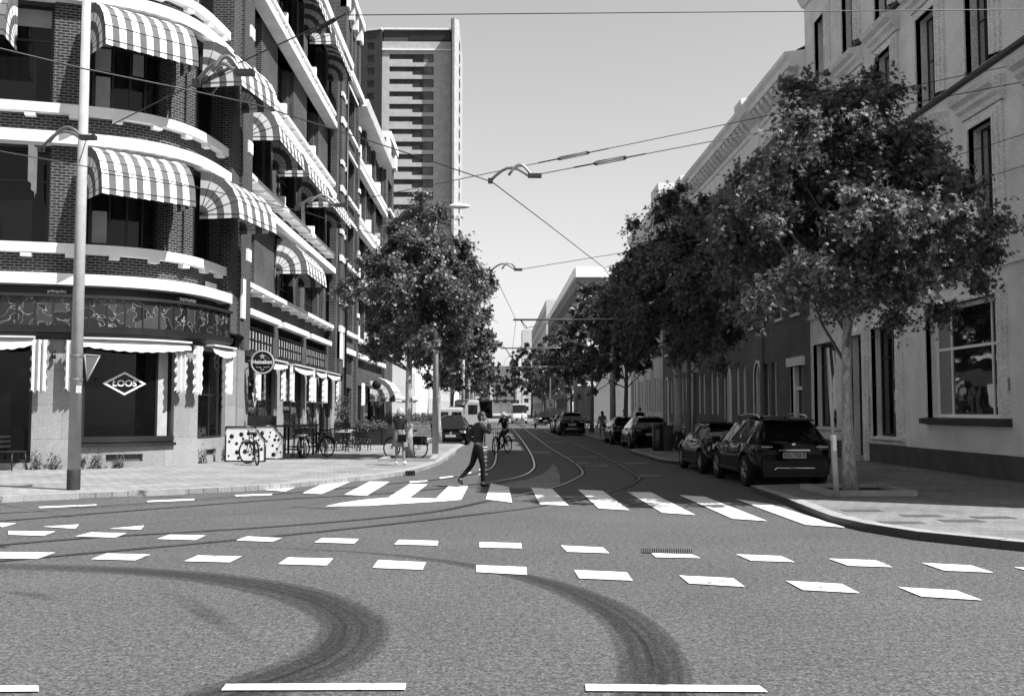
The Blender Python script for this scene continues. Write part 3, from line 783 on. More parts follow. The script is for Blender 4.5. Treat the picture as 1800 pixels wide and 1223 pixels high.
for k in range(4):
    z = SILL[k]; sweep(mb, WL, .82, 19.5, [(.0, z+.03), (.0, z+.20), (-.6, z+.27), (-.6, z+.03)])
    for i in range(11): s = 1.3+i*1.8; band(mb, WL, s-.09, s+.09, z-.08, z+.028, -.04, -.51)
    if k:
        for s in (6.3, 13.0): band(mb, WL, s-.10, s+.10, z-.05, z+.50, .05, -.51)
    for s in (20.9,): band(mb, WL, s-.44, s+.44, z-.05, z+.3, .24, 0.1); band(mb, WL, s-.44, s+.44, z+1.5, z+1.75, .24, .1)
    z = SLAB[k]; sweep(mb, WL, .82, 19.5, [(.06, z), (.06, z+.30), (-.55, z+.36), (-1.2, z+.02), (-1.2, z)])
for a, b in ((1.2, 6.0), (7.0, 12.3), (13.2, 18.8)): band(mb, WL, a-.15, b+.1, 5.2, 5.42, .0, -.32)
band(mb, WL, 20.5, 21.3, 4.6, 6.3, .22, -.1)
sweep(mb, WL, -.4, WL.L, [(.5, 21.55), (.55, 21.9), (-.6, 21.95), (-.6, 21.5)])
mb.build('stone_band', 'white_stone', cb)
for k in range(4):
    for i in range(3):
        a, b = bay(k, i)
        window(cb, WL, a+(b-a)*.1, b-(b-a)*.1, SILL[k]+.3, SLAB[k]-.02, -1.02, cols=4, rows=(.3, .62) if k < 3 else (.5,), fw=.08, curtain=.12)
# roofs / hidden sides
mb = MB(); pr = [(p.x-.05, p.y+.05) for p in arc.p if True]; mb.face([(x, y, 22.5) for x, y in pr]+[(-9.0, 57.2, 22.5), (-19.5, 57.2, 22.5)])
mb.face([(-19.5, 26.7, 0), (-19.5, 57.2, 0), (-19.5, 57.2, 22.5), (-19.5, 26.7, 22.5)]); mb.build('roof', 'roof_grey', cb)
# dark interior liner behind wing openings
# ornamental wooden panels over the shop fronts
for a, b in ((.95, 5.9), (7.0, 12.0), (13.2, 18.4)):
    mb = MB(); band(mb, WL, a, b, 3.82, 3.95, -.22, -.6); band(mb, WL, a, b, 4.78, 4.86, -.26, -.6); n = int((b-a)/.48)
    for i in range(n+1): s = a+(b-a)*i/n; band(mb, WL, max(a, s-.03), min(b, s+.03), 3.95, 4.78, -.28, -.5)
    o = mb.build('fascia_panel', 'dark_wood', cb)
    m2 = MB()
    for i in range(n):
        s = a+(b-a)*(i+.5)/n; w_ = (b-a)/n
        for q, (h0, h1) in enumerate(((4.0, 4.33), (4.4, 4.73))):
            ww = (.16, .1)[(i+q) % 2]; band(m2, WL, s-ww, s+ww*.6, h0+.03*(i % 2), h1, -.31, -.43)
    m2.build('panel_inlay', 'mast_grey', o)
    m3 = MB(); band(m3, WL, a, b, 3.95, 4.78, -.42, -.6); m3.build('panel_back', 'dark_wood', o)
    m3 = MB(); band(m3, WL, a, b, 4.86, 5.19, -.55, -.6); m3.build('transom', 'interior', o)
# ground floor of the wing: stone piers and shop windows
mb = MB(); wall(mb, WL, 0, WL.L, .1, 3.76, [(a, b, .45, 3.6) for a, b in gopW], .3, -.02); mb.build('granite_wall', 'granite_blocks', cb)
for i, (a, b) in enumerate(gopW):
    window(cb, WL, a, b, .45, 3.6, -.2, cols=2 if i != 2 else 1, rows=(), fw=.09, gm='shop_glass', name='shop_window')
mb = MB(); band(mb, WL, 0, WL.L, 3.64, 3.82, .12, -.1); mb.build('moulding', 'dark_wood', cb)
# the small diamond signs on the wing's glass
for s in (2.4, 16.9):
    p = WL.pt(s, -.14, 2.35); Fw = frame_m(p, (0, 1, 0), (1, 0, 0))
    o = text_mesh('ŁOOS', .26, 'lettering', 'panel_white', cb, Fw, .003, .01)
    mb = MB(); D = [(-.42, 0), (0, .5), (.42, 0), (0, -.5)]; Di = [(-.34, 0), (0, .42), (.34, 0), (0, -.42)]
    for i in range(4):
        j = (i+1) % 4; mb.face([Fw @ Vector((*D[i], 0)), Fw @ Vector((*D[j], 0)), Fw @ Vector((*Di[j], 0)), Fw @ Vector((*Di[i], 0))])
    mb.build('diamond_outline', 'panel_white', o)

# ---------------------------------------------------------------- awnings (domed, striped)
def awning(parent, p0, p1, zt, drop, pr_, nstripe, name='awning', m1='awning_light', m2='awning_dark', seg=5, val=.14):
    """p0,p1: plan points on the wall; canopy quarter-round; fan-shaped closed ends with ring stripes"""
    p0 = Vector(p0); p1 = Vector(p1); t = (p1-p0).normalized(); n = Vector((t.y, -t.x)); W = (p1-p0).length
    prof = [(pr_*math.sin(a)+.02, zt-drop*(1-math.cos(a))) for a in [math.pi/2*i/seg for i in range(seg+1)]]
    prof.append((prof[-1][0]+.01, prof[-1][1]-val))
    pt = lambda s, d, z: Vector((p0.x+t.x*s+n.x*d, p0.y+t.y*s+n.y*d, z))
    mb = MB()
    for k in range(nstripe):
        s0, s1 = W*k/nstripe, W*(k+1)/nstripe; mi = k % 2
        for i in range(len(prof)-1):
            (d0, z0), (d1, z1) = prof[i], prof[i+1]
            sag = -.02 if i == len(prof)-2 else 0
            j = random.uniform(-.012, .012)
            mb.face([pt(s0, d0, z0), pt(s1, d0, z0), pt(s1, d1, z1+(sag if i == len(prof)-2 else 0)), pt(s0, d1, z1)], mi=mi)
    hub = (0, zt-drop)
    rings = [0, .22, .44, .62, .80, 1.0]
    for s in (0, W):
        for i in range(seg):
            for r in range(5):
                q = []
                for (rr, ii) in ((rings[r], i), (rings[r+1], i), (rings[r+1], i+1), (rings[r], i+1)):
                    d = hub[0]+(prof[ii][0]-hub[0])*rr; z = hub[1]+(prof[ii][1]-hub[1])*rr; q.append(pt(s, d, z))
                if rings[r] == 0: q = q[1:]
                mb.face(q, mi=(r+1) % 2)
        for r in range(5):
            x0_, x1_ = prof[-2][0]*rings[r], prof[-2][0]*rings[r+1]
            mb.face([pt(s, x0_, hub[1]), pt(s, x1_, hub[1]), pt(s, x1_, hub[1]-val), pt(s, x0_, hub[1]-val)], mi=(r+1) % 2)
    o = mb.build(name, [m1, m2], parent)
    fr = MB()
    for i in range(1, seg+1): fr.tube([pt(0, *prof[i]), pt(W, *prof[i])], .014, 5)
    for s in (.0, W):
        for i in range(1, seg+1): fr.tube([pt(s, 0, hub[1]), pt(s, *prof[i])], .012, 5)
    fr.build('awning_frame', 'steel_wire', o)
    return o
for k in range(4):
    if k in (0, 1):
        zt = [9.12, 13.25][k]; a, b = U(150, 8), U(322, 8)
        pa, pb = arc.at(a, -.1), arc.at(b, -.0); n_ = Vector((pb-pa)); 
        awning(cb, pa+Vector((.15, -.35)), pb+Vector((-.1, -.25)), zt, 1.35, 1.25, 14)
        pa = Vector((-9.13, 30.6)); pb = Vector((-8.6, 33.3)); awning(cb, pa, pb, zt, 1.35, 1.3, 9)
# near-left awning seen at the top left corner, and a folded one below it
a, b = U(-60, 12), U(30, 12); awning(cb, arc.at(a, .05), arc.at(b, .1), 13.25, 1.35, 1.25, 8)
mb = MB()
p = arc.pt(U(68, 8), .3, 0)
for i in range(5): mb.face([(p.x-.05+.1*(i % 2), p.y-.1*i, 9.0), (p.x+.02-.1*(i % 2), p.y-.1*i-.1, 9.0), (p.x+.02-.08*(i % 2), p.y-.1*i-.1, 7.7+.1*i), (p.x-.05+.1*(i % 2), p.y-.1*i, 7.6+.1*i)], mi=i % 2)
mb.build('folded_awning', ['awning_light', 'awning_dark'], cb)
X0 = -8.95
def wa(y0, y1, zt, n=13): awning(cb, (X0-.25, y0), (X0-.25, y1), zt, 1.35, 1.3, n)
wa(41.7, 46.4, 8.95); wa(36.1, 40.7, 13.1); wa(41.8, 46.9, 13.1); wa(48.2, 53.9, 13.1, 15); wa(42.2, 47.0, 21.3); wa(48.4, 54.0, 21.3, 15); wa(36.0, 40.7, 21.3)

# rolled shop awnings: white scalloped valance and hanging side cloths
def cloth(parent, path, s0, s1, z0, z1, d, amp=.05, name='side_cloth', waves=3):
    mb = MB(); n = 14
    for i in range(n):
        a, b = s0+(s1-s0)*i/n, s0+(s1-s0)*(i+1)/n
        def P(s, z, k): 
            f = k/n*math.pi*2*waves; return path.pt(s, d+amp*math.sin(f), z)
        m_ = 16
        sc_ = lambda k, j: (.035*math.sin(j*1.9) if k in (0, n) else 0)
        for j in range(m_):
            za, zb = z1-(z1-z0)*j/m_, z1-(z1-z0)*(j+1)/m_
            
            lo = .05*math.sin(i*1.3) if j == m_-1 else 0; lo1 = .05*math.sin((i+1)*1.3) if j == m_-1 else 0
            mb.face([P(a+sc_(i, j), za, i), P(b+sc_(i+1, j), za, i+1), P(b+sc_(i+1, j+1), zb+lo1, i+1), P(a+sc_(i, j+1), zb+lo, i)], sm=True)
    return mb.build(name, 'cloth_white', parent)
def valance(parent, path, s0, s1, z1, d, h=.17):
    mb = MB(); n = max(6, int((s1-s0)/.07)); sg = .10
    for i in range(n):
        a, b = s0+(s1-s0)*i/n, s0+(s1-s0)*(i+1)/n
        f0, f1 = i/n, (i+1)/n; d0 = d+.18*math.sin(math.pi*f0)*0; 
        zz = lambda f, k: z1-h-.035*abs(math.sin(k*.8))-.14*math.sin(math.pi*f)
        mb.face([path.pt(a, d-.12, z1), path.pt(b, d-.12, z1), path.pt(b, d, z1-.1-.06*math.sin(math.pi*f1)), path.pt(a, d, z1-.1-.06*math.sin(math.pi*f0))])
        mb.face([path.pt(a, d, z1-.1-.06*math.sin(math.pi*f0)), path.pt(b, d, z1-.1-.06*math.sin(math.pi*f1)), path.pt(b, d+.02, zz(f1, i+1)), path.pt(a, d+.02, zz(f0, i))])
    band(mb, path, s0, s1, z1, z1+.05, d+.04, d-.4)
    return mb.build('valance', 'cloth_white', parent)
for (ua, ub) in ((-40, 60), (138, 330), (352, 408)):
    a, b = U(ua, 3), arc.s_at_u(ub, 3, .3); valance(cb, arc, a, b, 3.72, .42)
for (ua, ub, z0) in ((60, 72, 2.25), (121, 131, 2.3), (315, 327, 2.3), (346, 357, 2.25), (401, 412, 2.3)):
    s0 = arc.s_at_u(ua, 3, .35); s1 = arc.s_at_u(ub, 3, .35); cloth(cb, arc, s0-.08, max(s1, s0+.34), z0, 3.68, .3, .06)
for (a, b) in gopW+[]:
    valance(cb, WL, a-.2, b+.1, 3.62, .45)
    for (s0, s1) in ((a-.35, a+.35), (b-.35, b+.25)): cloth(cb, WL, s0, s1, 2.15, 3.6, .3, .10, waves=2)

# ---------------------------------------------------------------- narrow tall neighbour + second winged block
nb = thing('tall_brick_house', 'narrow dark brick house rising above its neighbours with white coping', 'building', (-12, 60.5, 0))
N1 = Path([(-8.8, 57.3), (-8.8, 63.6)])
ops = [(1.4, 4.6, z, z+2.6) for z in (.5, 6.4, 10.4, 14.4, 18.4)]+[(1.4, 4.6, 3.9, 5.0), (.8, 1.6, 23.2, 25.2), (2.4, 3.2, 23.2, 25.2), (4.0, 4.8, 23.2, 25.2)]
mb = MB(); wall(mb, N1, 0, N1.L, .1, 26.3, ops, .4, -.1); 
for s0, s1 in ((.0, .7), (5.5, N1.L)): band(mb, N1, s0, s1, .1, 26.3, .06, -.1)
mb.face([(-8.9, 57.3, 0), (-20, 57.3, 0), (-20, 57.3, 26.3), (-8.9, 57.3, 26.3)]); mb.face([(-8.9, 63.6, 0), (-20, 63.6, 0), (-20, 63.6, 26.3), (-8.9, 63.6, 26.3)]); mb.face([(-8.9, 57.3, 26.3), (-20, 57.3, 26.3), (-20, 63.6, 26.3), (-8.9, 63.6, 26.3)])
mb.build('brick_wall', 'dark_brick', nb)
mb = MB()
for z in (6.2, 10.2, 14.2, 18.2): band(mb, N1, 1.2, 4.9, z, z+.22, .14, -.1); sweep(mb, N1, 1.2, 4.9, [(.0, z+2.95), (.14, z+2.75), (.14, z+2.9), (.02, z+3.1)])
for z in (6.2, 10.2, 14.2, 18.2):
    for s in (.35, 5.9): band(mb, N1, s-.3, s+.3, z, z+.3, .16, 0); band(mb, N1, s-.3, s+.3, z+1.4, z+1.65, .16, 0)
for s0, s1 in ((.0, .7), (2.0, 2.5), (3.6, 4.1), (5.4, 6.3)): band(mb, N1, s0, s1, 25.4, 27.0, .22, -.3)
band(mb, N1, -.1, 6.4, 26.3, 26.75, .35, -.6); band(mb, N1, 1.2, 5.2, 5.1, 5.4, .1, -.1); band(mb, N1, 0, 6.3, 21.6, 22.0, .3, -.1); band(mb, N1, .1, .6, 4.2, 6.2, .12, 0)
mb.build('white_stone_trim', 'white_stone', nb)
for z in (6.45, 10.45, 14.45, 18.45): window(nb, N1, 1.45, 4.55, z, z+2.5, -.4, 3, (.33, .66), .08)
window(nb, N1, 1.45, 4.55, .5, 3.05, -.3, 2, (), .08, gm='shop_glass', name='shop_window')
for s0 in (.8, 2.4, 4.0): window(nb, N1, s0, s0+.8, 23.2, 25.2, -.35, 1, (.5,), .08)
mb = MB(); mb.tube([(-8.62, 57.45, .2), (-8.62, 57.45, 21.5)], .07, 8); mb.build('downpipe', 'dark_frame', nb)
mb = MB(); band(mb, N1, 1.4, 4.6, 3.9, 4.95, -.2, -.3); mb.build('fascia_panel', 'dark_wood', nb)

b2 = thing('brick_building', 'second dark brick block with white slabs beyond the narrow tall house', 'building', (-12, 72, 0))
N2 = Path([(-8.8, 63.6), (-8.8, 80.3)]); bays = [(.8, 5.4), (6.2, 10.8), (11.6, 16.0)]
mb = MB(); wall(mb, N2, 0, N2.L, .1, 21.5, [(a, b, SILL[k]+.28, SLAB[k]) for k in range(4) for a, b in bays]+[(a, b, .4, 3.4) for a, b in bays], .8, -.3)
mb.face([(-9.1, 80.3, 0), (-20, 80.3, 0), (-20, 80.3, 21.5), (-9.1, 80.3, 21.5)]); mb.face([(-9.1, 63.6, 21.5), (-20, 63.6, 21.5), (-20, 80.3, 21.5), (-9.1, 80.3, 21.5)])
for a, b in bays:
    for k in range(4):
        for i in range(1, 4): s = a+(b-a)*i/4; band(mb, N2, s-.18, s+.18, SILL[k]+.28, SLAB[k]-.01, -.5, -1.0)
mb.build('brick_wall', 'dark_brick', b2)
mb = MB()
for k in range(4):
    z = SILL[k]; sweep(mb, N2, .3, 16.4, [(.05, z), (.05, z+.24), (-.5, z+.3), (-.5, z)]); z = SLAB[k]
    if k < 3: sweep(mb, N2, .3, 16.4, [(.1, z), (.1, z+.32), (-.35, z+.36), (-1.0, z+.02), (-1.0, z)])
    for s in (.5, 5.8, 11.2): band(mb, N2, s-.2, s+.2, SILL[k]+.2, SILL[k]+1.0, .08, -.35)
sweep(mb, N2, -.1, N2.L, [(.45, 21.4), (.6, 21.85), (-.6, 21.9), (-.6, 21.3)]); band(mb, N2, .3, 16.4, 5.1, 5.4, .05, -.3)
mb.build('stone_band', 'white_stone', b2)
for a, b in bays:
    for k in range(4): window(b2, N2, a, b, SILL[k]+.3, SLAB[k]-.02, -.95, 4, (.5,), .08)
    window(b2, N2, a, b, .4, 3.4, -.5, 2, (), .08, gm='shop_glass', name='shop_window')
# domed awning over the further cafe
awning(b2, (-8.7, 69.5), (-8.7, 74.5), 4.1, 1.55, 1.7, 13, val=.2)
for (s0, s1) in ((.8, 2.2), (6.2, 7.0)): cloth(b2, N2, s0, s1, 2.1, 3.5, .2, .1)
b3 = thing('tall_brick_house', 'further tall narrow brick house with white coping rising before the high-rise', 'building', (-12, 83, 0))
N3 = Path([(-8.8, 80.3), (-8.8, 86.5)]); mb = MB(); wall(mb, N3, 0, N3.L, .1, 24.0, [(1.6, 4.6, z, z+2.5) for z in (.5, 6.4, 10.4, 14.4, 18.4)], .4, -.1)
mb.face([(-8.9, 80.3, 0), (-20, 80.3, 0), (-20, 80.3, 24), (-8.9, 80.3, 24)]); mb.face([(-8.9, 86.5, 0), (-20, 86.5, 0), (-20, 86.5, 24), (-8.9, 86.5, 24)]); mb.face([(-8.9, 80.3, 24), (-20, 80.3, 24), (-20, 86.5, 24), (-8.9, 86.5, 24)])
mb.build('brick_wall', 'dark_brick', b3); mb = MB(); band(mb, N3, -.1, 6.3, 23.9, 24.5, .3, -.6); band(mb, N3, 0, 1.0, 22.6, 23.9, .2, -.1); band(mb, N3, 4.8, 6.2, 22.6, 23.9, .2, -.1)
for z in (6.2, 10.2, 14.2, 18.2): band(mb, N3, 1.4, 4.8, z, z+.22, .14, -.1)
mb.build('white_stone_trim', 'white_stone', b3)
for z in (.5, 6.4, 10.4, 14.4, 18.4): window(b3, N3, 1.6, 4.6, z, z+2.5, -.4, 2, (.5,), .08)

# ---------------------------------------------------------------- pale low building further on (left, beyond the side street)
def block(name, label, path, H, floors, z0, dz, winh, wm, gap, m, trim, roofd=14, back=True, wmat='dark_frame', inset=.25, base=.1, ground=None, cat='building', roofo=True):
    o = thing(name, label, cat, (path.p[0].x, path.p[0].y, 0)); n = max(1, int(path.L/(wm+gap))); pitch = path.L/n
    ops = []
    for f in range(floors):
        for i in range(n): s = (i+.5)*pitch; ops.append((s-wm/2, s+wm/2, z0+f*dz, z0+f*dz+winh))
    mb = MB(); wall(mb, path, 0, path.L, base, H, ops, inset, 0)
    a, b = path.p[0], path.p[-1]; nn_ = path.n[0]; a2, b2_ = a-nn_*roofd, b-nn_*roofd
    for p, q in ((a, a2), (b, b2_)): mb.face([(p.x, p.y, 0), (q.x, q.y, 0), (q.x, q.y, H), (p.x, p.y, H)], [(0, 0), (roofd, 0), (roofd, H), (0, H)])
    mb.face([(a.x, a.y, H), (b.x, b.y, H), (b2_.x, b2_.y, H), (a2.x, a2.y, H)])
    mb.build('wall', m, o)
    if trim:
        mb = MB(); sweep(mb, path, -.1, path.L, [(.3, H-.1), (.35, H+.3), (-.3, H+.35), (-.3, H-.35), (.05, H-.5)]); mb.build('cornice', trim, o)
    for q in ops: window(o, path, q[0], q[1], q[2], q[3], -inset+.06, 1 if wm < 1.3 else 2, (.6,), .07, fm=wmat)
    return o
block('pale_building', 'low pale stuccoed building behind the planters beyond the side street', Path([(-8.6, 99), (-8.6, 128)]), 11.5, 3, 1.2, 3.6, 2.2, 1.2, 1.5, 'stucco_pale', 'white_stone')
block('townhouse_row', 'long pale facade far up the left side behind the parked vans', Path([(-8.6, 129), (-8.6, 190)]), 13.5, 4, 1.2, 3.2, 2.0, 1.3, 1.8, 'far_wall', 'white_stone')
block('street_end_building', 'distant grey block at the far end of the left side', Path([(-7.6, 194), (-7.6, 290)]), 12, 3, 1.2, 3.2, 1.8, 1.6, 3.2, 'far_grey', None)

# ---------------------------------------------------------------- high-rise
tw = thing('high_rise', 'tall pale residential tower with dark window strips and a curved fin at the corner', 'tower', (-18, 230, 0))
T = Path([(-26.6, 230), (-10.3, 230)]); H = 88.3
mb = MB(); ops = []
for k in range(27):
    z = 83.1-k*2.98
    if z < 6: break
    ops += [(1.7, 7.1, z+.95, z+2.2), (7.1, 12.1, z+.2, z+2.2)]
wall(mb, T, 0, T.L, 0, H, ops, .5, 0); mb.face([(-26.6, 230, H), (-10.3, 230, H), (-10.3, 252, H), (-26.6, 252, H)])
mb.face([(-10.3, 230, 0), (-10.3, 252, 0), (-10.3, 252, H), (-10.3, 230, H)]); mb.face([(-26.6, 252, 0), (-10.3, 252, 0), (-10.3, 252, H), (-26.6, 252, H)])
mb.build('wall', 'tower_pale', tw)
for q in ops:
    if q[0] < 5:
        window(tw, T, q[0], q[1], q[2], q[3], -.3, 5, (), .12, gm='tower_window')
    else:
        window(tw, T, q[0], q[1], q[2], q[3], -.3, [.5], (), .14, gm='tower_window'); mb = MB(); band(mb, T, q[0]+(q[1]-q[0])*.52, q[1]-.2, q[2]+.1, q[3]-.15, -.2, -.3); mb.build('balcony_screen', 'tower_balcony', tw)
T2 = Path([(-33, 231.5), (-26.7, 229.6)]); mb = MB(); ops = []
for k in range(28):
    z = 86.4-k*3.02
    if z < 6: break
    ops.append((2.9, 4.7, z, z+1.7)); ops.append((-.0+.2, .9, z, z+1.7))
wall(mb, T2, 0, T2.L, 0, 91, ops, .3, 0); mb.face([(-26.7, 229.6, 0), (-26.7, 240, 0), (-26.7, 240, 91), (-26.7, 229.6, 91)]); mb.face([(-33, 231.5, 91), (-26.7, 229.6, 91), (-26.7, 240, 91), (-33, 240, 91)])
mb.build('stair_tower', 'tower_dark', tw)
for q in ops: window(tw, T2, *q, -.15, 1, (), .16, gm='tower_window')
mb = MB(); band(mb, T2, -.2, T2.L+.3, 91, 91.5, .3, -6); mb.build('roof_edge', 'white_stone', tw)
mb = MB(); mb.box(-26.4, -10.4, 230.6, 250, H+.01, H+2.9); pt_ = mb.build('penthouse', 'tower_dark', tw)
PT = Path([(-26.3, 230.5), (-10.5, 230.5)]); window(tw, PT, 6.0, 15.6, H+.6, H+2.5, .05, 12, (.5,), .12, gm='tower_window', name='penthouse_window')
mb = MB(); band(mb, PT, -.3, 16.0, H+2.95, H+3.3, .5, -19); band(mb, T, -.1, 16.3, H-2.2, H-1.9, .5, 0); mb.build('roof_edge', 'white_stone', tw)
mb = MB(); prof = [(-10.25, 226.5), (-9.6, 226.0), (-8.9, 227.5), (-8.7, 230), (-8.7, 252), (-10.25, 252)]; mb.prism(prof, 0, 92.5); fin = mb.build('fin', 'tower_dark', tw)
mb = MB(); mb.prism([(-10.0, 226.1), (-9.45, 225.9), (-8.5, 227.4), (-8.45, 252), (-8.69, 252), (-8.69, 227.4)], 0, 92.4); fe = mb.build('fin_face', 'tower_pale', tw)
mb = MB()
for k in range(28): mb.box(-8.44, -8.30, 228.5, 231.5, 86.5-k*2.98, 87.9-k*2.98)
mb.build('side_window', 'tower_window', fe)
# ================================================================== RIGHT SIDE
XR = 12.0
# white stuccoed building, Y 14.9 .. 38
wb = thing('white_building', 'large white stuccoed building with moulded window heads and dark plinth', 'building', (XR, 26, 0))
Y0 = 37.6; WR = Path([(XR, Y0), (XR, 14.9)]); S = lambda y: Y0-y
axes = [35.5, 32.6, 29.7, 26.7, 23.8, 20.9, 17.9]
ops = []
gr = [(35.6, 1.25, 1.15, 4.15), (32.55, .62, .14, 4.2), (30.2, .95, .95, 4.3), (25.2, 1.95, 1.55, 4.5), (19, 1.95, 1.55, 4.5)]
for y, hw, a, b in gr: ops.append((S(y+hw), S(y-hw), a, b))
for y in axes:
    ops.append((S(y+.60), S(y-.60), 5.9, 8.75)); ops.append((S(y+.60), S(y-.60), 10.25, 12.7)); ops.append((S(y+.52), S(y-.52), 13.95, 16.1))
mb = MB(); wall(mb, WR, 0, WR.L, .69, 18.0, [o for o in ops], .32, 0)
mb.face([(XR, 14.9, 0), (XR+16, 14.9, 0), (XR+16, 14.9, 18), (XR, 14.9, 18)]); mb.face([(XR, Y0, 0), (XR+16, Y0, 0), (XR+16, Y0, 18), (XR, Y0, 18)]); mb.face([(XR, 14.9, 18), (XR+16, 14.9, 18), (XR+16, Y0, 18), (XR, Y0, 18)])
mb.build('wall', 'stucco', wb)
mb = MB(); band(mb, WR, 0, S(33.3), .1, .7, .05, -.1); band(mb, WR, S(31.8), WR.L, .1, .69, .06, -.1); mb.build('plinth', 'plinth', wb)
mb = MB()
for z in (10.02, 13.72): sweep(mb, WR, 0, WR.L, [(.14, z+.03), (.14, z+.12), (-.05, z+.14), (-.05, z)])
mb.build('string_course', 'sill_dark', wb)
mb = MB(); sweep(mb, WR, -.1, WR.L+.1, [(.5, 18.0), (.6, 18.4), (-.5, 18.5), (-.5, 17.3), (.1, 17.3)]); band(mb, WR, 0, WR.L, 5.15, 5.3, .08, -.05)
mb.build('cornice', 'stucco', wb)
def surround(o, path, a, b, z0, z1, head=.55, w_=.22, m='stucco', d=.0):
    mb = MB()
    for (wd, pr_) in ((w_, .07), (w_*.6, .13), (.06, .17)):
        band(mb, path, a-wd, a-.001, z0, z1+wd, d+pr_, d-.02); band(mb, path, b+.001, b+wd, z0, z1+wd, d+pr_, d-.02); band(mb, path, a-.001, b+.001, z1, z1+wd, d+pr_-.003, d-.02)
    if head:
        z = z1+w_+.02; sweep(mb, path, a-w_-.12, b+w_+.12, [(.12, z), (.16, z+.12), (.26, z+.2), (.28, z+.30), (.42, z+.38), (.48, z+.50), (.0, z+.60), (-.02, z)])
    return mb.build('window_surround', m, o)
for q in ops[5:]:
    surround(wb, WR, *q, head=.55 if q[2] < 13 else 0, w_=.30)
    window(wb, WR, *q, -.22, 1, (.5,), .07, fm='dark_frame', curtain=.18)
for q in ops[:4]+[ops[4]]:
    surround(wb, WR, q[0], q[1], q[2], q[3], 0, .24)
for y, hw, a, b in gr:
    s0, s1 = S(y+hw), S(y-hw)
    if a < .3:
        d = window(wb, WR, s0, s1, a, b, -.25, 1, (.70,), .09, fm='dark_frame', name='door'); 
        m2 = MB(); band(m2, WR, s0+.09, s1-.09, a+.05, a+.75, -.2, -.26); band(m2, WR, s1-.22, s1-.18, 1.0, 1.9, -.14, -.18); m2.build('door_panel', 'dark_frame', d)
        m2 = MB(); band(m2, WR, s0-.05, s1+.05, .1, .26, .3, -.3); m2.build('doorstep', 'concrete', d)
    elif hw > 1.5:
        window(wb, WR, s0, s1, a, b, -.2, [.22, .78], (.62,), .09, fm='white_frame', curtain=.18, gm='mirror_glass')
        mb = MB(); sweep(mb, WR, s0-.35, s1+.3, [(.24, a-.16), (.24, a-.03), (.05, a+.0), (0, a-.001), (0, a-.2)]); mb.build('window_sill', 'sill_dark', wb)
    else:
        window(wb, WR, s0, s1, a, b, -.2, 1, (.72,), .08, fm='dark_frame', gm='mirror_glass')
        mb = MB(); sweep(mb, WR, s0-.3, s1+.3, [(.14, a-.1), (.14, a-.02), (0, a), (0, a-.15)]); mb.build('window_sill', 'stucco', wb)
        mb = MB(); band(mb, WR, s0-.24, s1+.24, .72, a-.2, .05, -.02); mb.build('apron', 'stucco', wb)
thing('noticeboard', 'small glazed noticeboard on the white wall beside the dark door', 'noticeboard', (XR, 31.5, 1.6))
nbd = bpy.data.objects['noticeboard']
mb = MB(); band(mb, WR, S(31.72), S(31.28), 1.25, 2.05, .06, .002); sweep(mb, WR, S(31.74), S(31.26), [(.0, 2.05), (.06, 2.05), (.03, 2.2), (0, 2.22)]); mb.build('frame', 'dim_frame', nbd)
mb = MB(); band(mb, WR, S(31.67), S(31.33), 1.3, 2.0, .066, .06); mb.build('panel', 'concrete', nbd)
db = thing('doorbell_panel', 'tiny intercom plate on the white wall right of the wide window', 'intercom', (XR, 23.0, 2.3)); mb = MB(); band(mb, WR, S(23.09), S(22.99), 2.2, 2.5, .04, .002); mb.build('plate', 'metal_mid', db); mb = MB(); band(mb, WR, S(23.06), S(23.02), 2.3, 2.35, .05, .04); mb.build('button', 'ink', db)

# brick terrace with pointed doors, Y 37.6 .. 64
bt = thing('brick_terrace', 'long dark brick terrace with pointed doorways under a heavy white cornice', 'building', (XR, 50, 0))
Yb = 71.0; BR = Path([(XR, Yb), (XR, 37.62)]); S2 = lambda y: Yb-y
GZ = []
rect_door = (40.2, .85)
arch_doors = [45.2, 51.0, 60.5, 69.2]; pts_win = [(42.6, .32), (43.8, .32), (47.7, .32), (49.0, .32), (53.6, .32), (54.9, .32), (57.0, .32), (58.3, .32), (62.4, .32), (63.6, .32), (65.2, .32), (66.4, .32), (67.6, .32)]
ops = [(S2(40.2), S2(38.6), .14, 3.5)]
arches = []
for y in arch_doors: arches.append((S2(y+.55), S2(y-.55), .14, 3.9, .9))
for y, hw in pts_win:
    if y < 44.5: ops.append((S2(y+hw+.1), S2(y-hw-.1), 1.5, 3.8))
    else: arches.append((S2(y+hw), S2(y-hw), 1.5, 3.9, .55))
up = []
for i in range(14):
    y = 39.4+i*2.3
    for z, h in ((5.6, 2.2), (8.4, 2.0), (11.0, 1.7)): up.append((S2(y+.45), S2(y-.45), z, z+h))
allops = ops+[a[:4] for a in arches]+up
mb = MB(); wall(mb, BR, 0, BR.L, .9, 13.5, [o for o in allops], .35, 0)
def arch_curve(a, b, z0, z1, rise, n=8):
    """pointed arch outline points from left spring to right spring"""
    c = (a+b)/2; h = (b-a)/2; P = []
    for i in range(n+1): t = i/n; P.append((a+h*(1-math.cos(t*math.pi/2)), z1-rise+rise*math.sin(t*math.pi/2)**1.0))
    for i in range(n-1, -1, -1): x, z = P[i]; P.append((2*c-x, z))
    return P
for (a, b, z0, z1, rise) in arches:
    P = arch_curve(a, b, z0, z1, rise)
    for (x0, za), (x1, zb) in zip(P, P[1:]):
        for d in (0,): mb.face([BR.pt(x0, d, za), BR.pt(x1, d, zb), BR.pt(x1, d, z1), BR.pt(x0, d, z1)], [(x0, za), (x1, zb), (x1, z1), (x0, z1)])
        mb.face([BR.pt(x0, 0, za), BR.pt(x1, 0, zb), BR.pt(x1, -.34, zb), BR.pt(x0, -.34, za)])
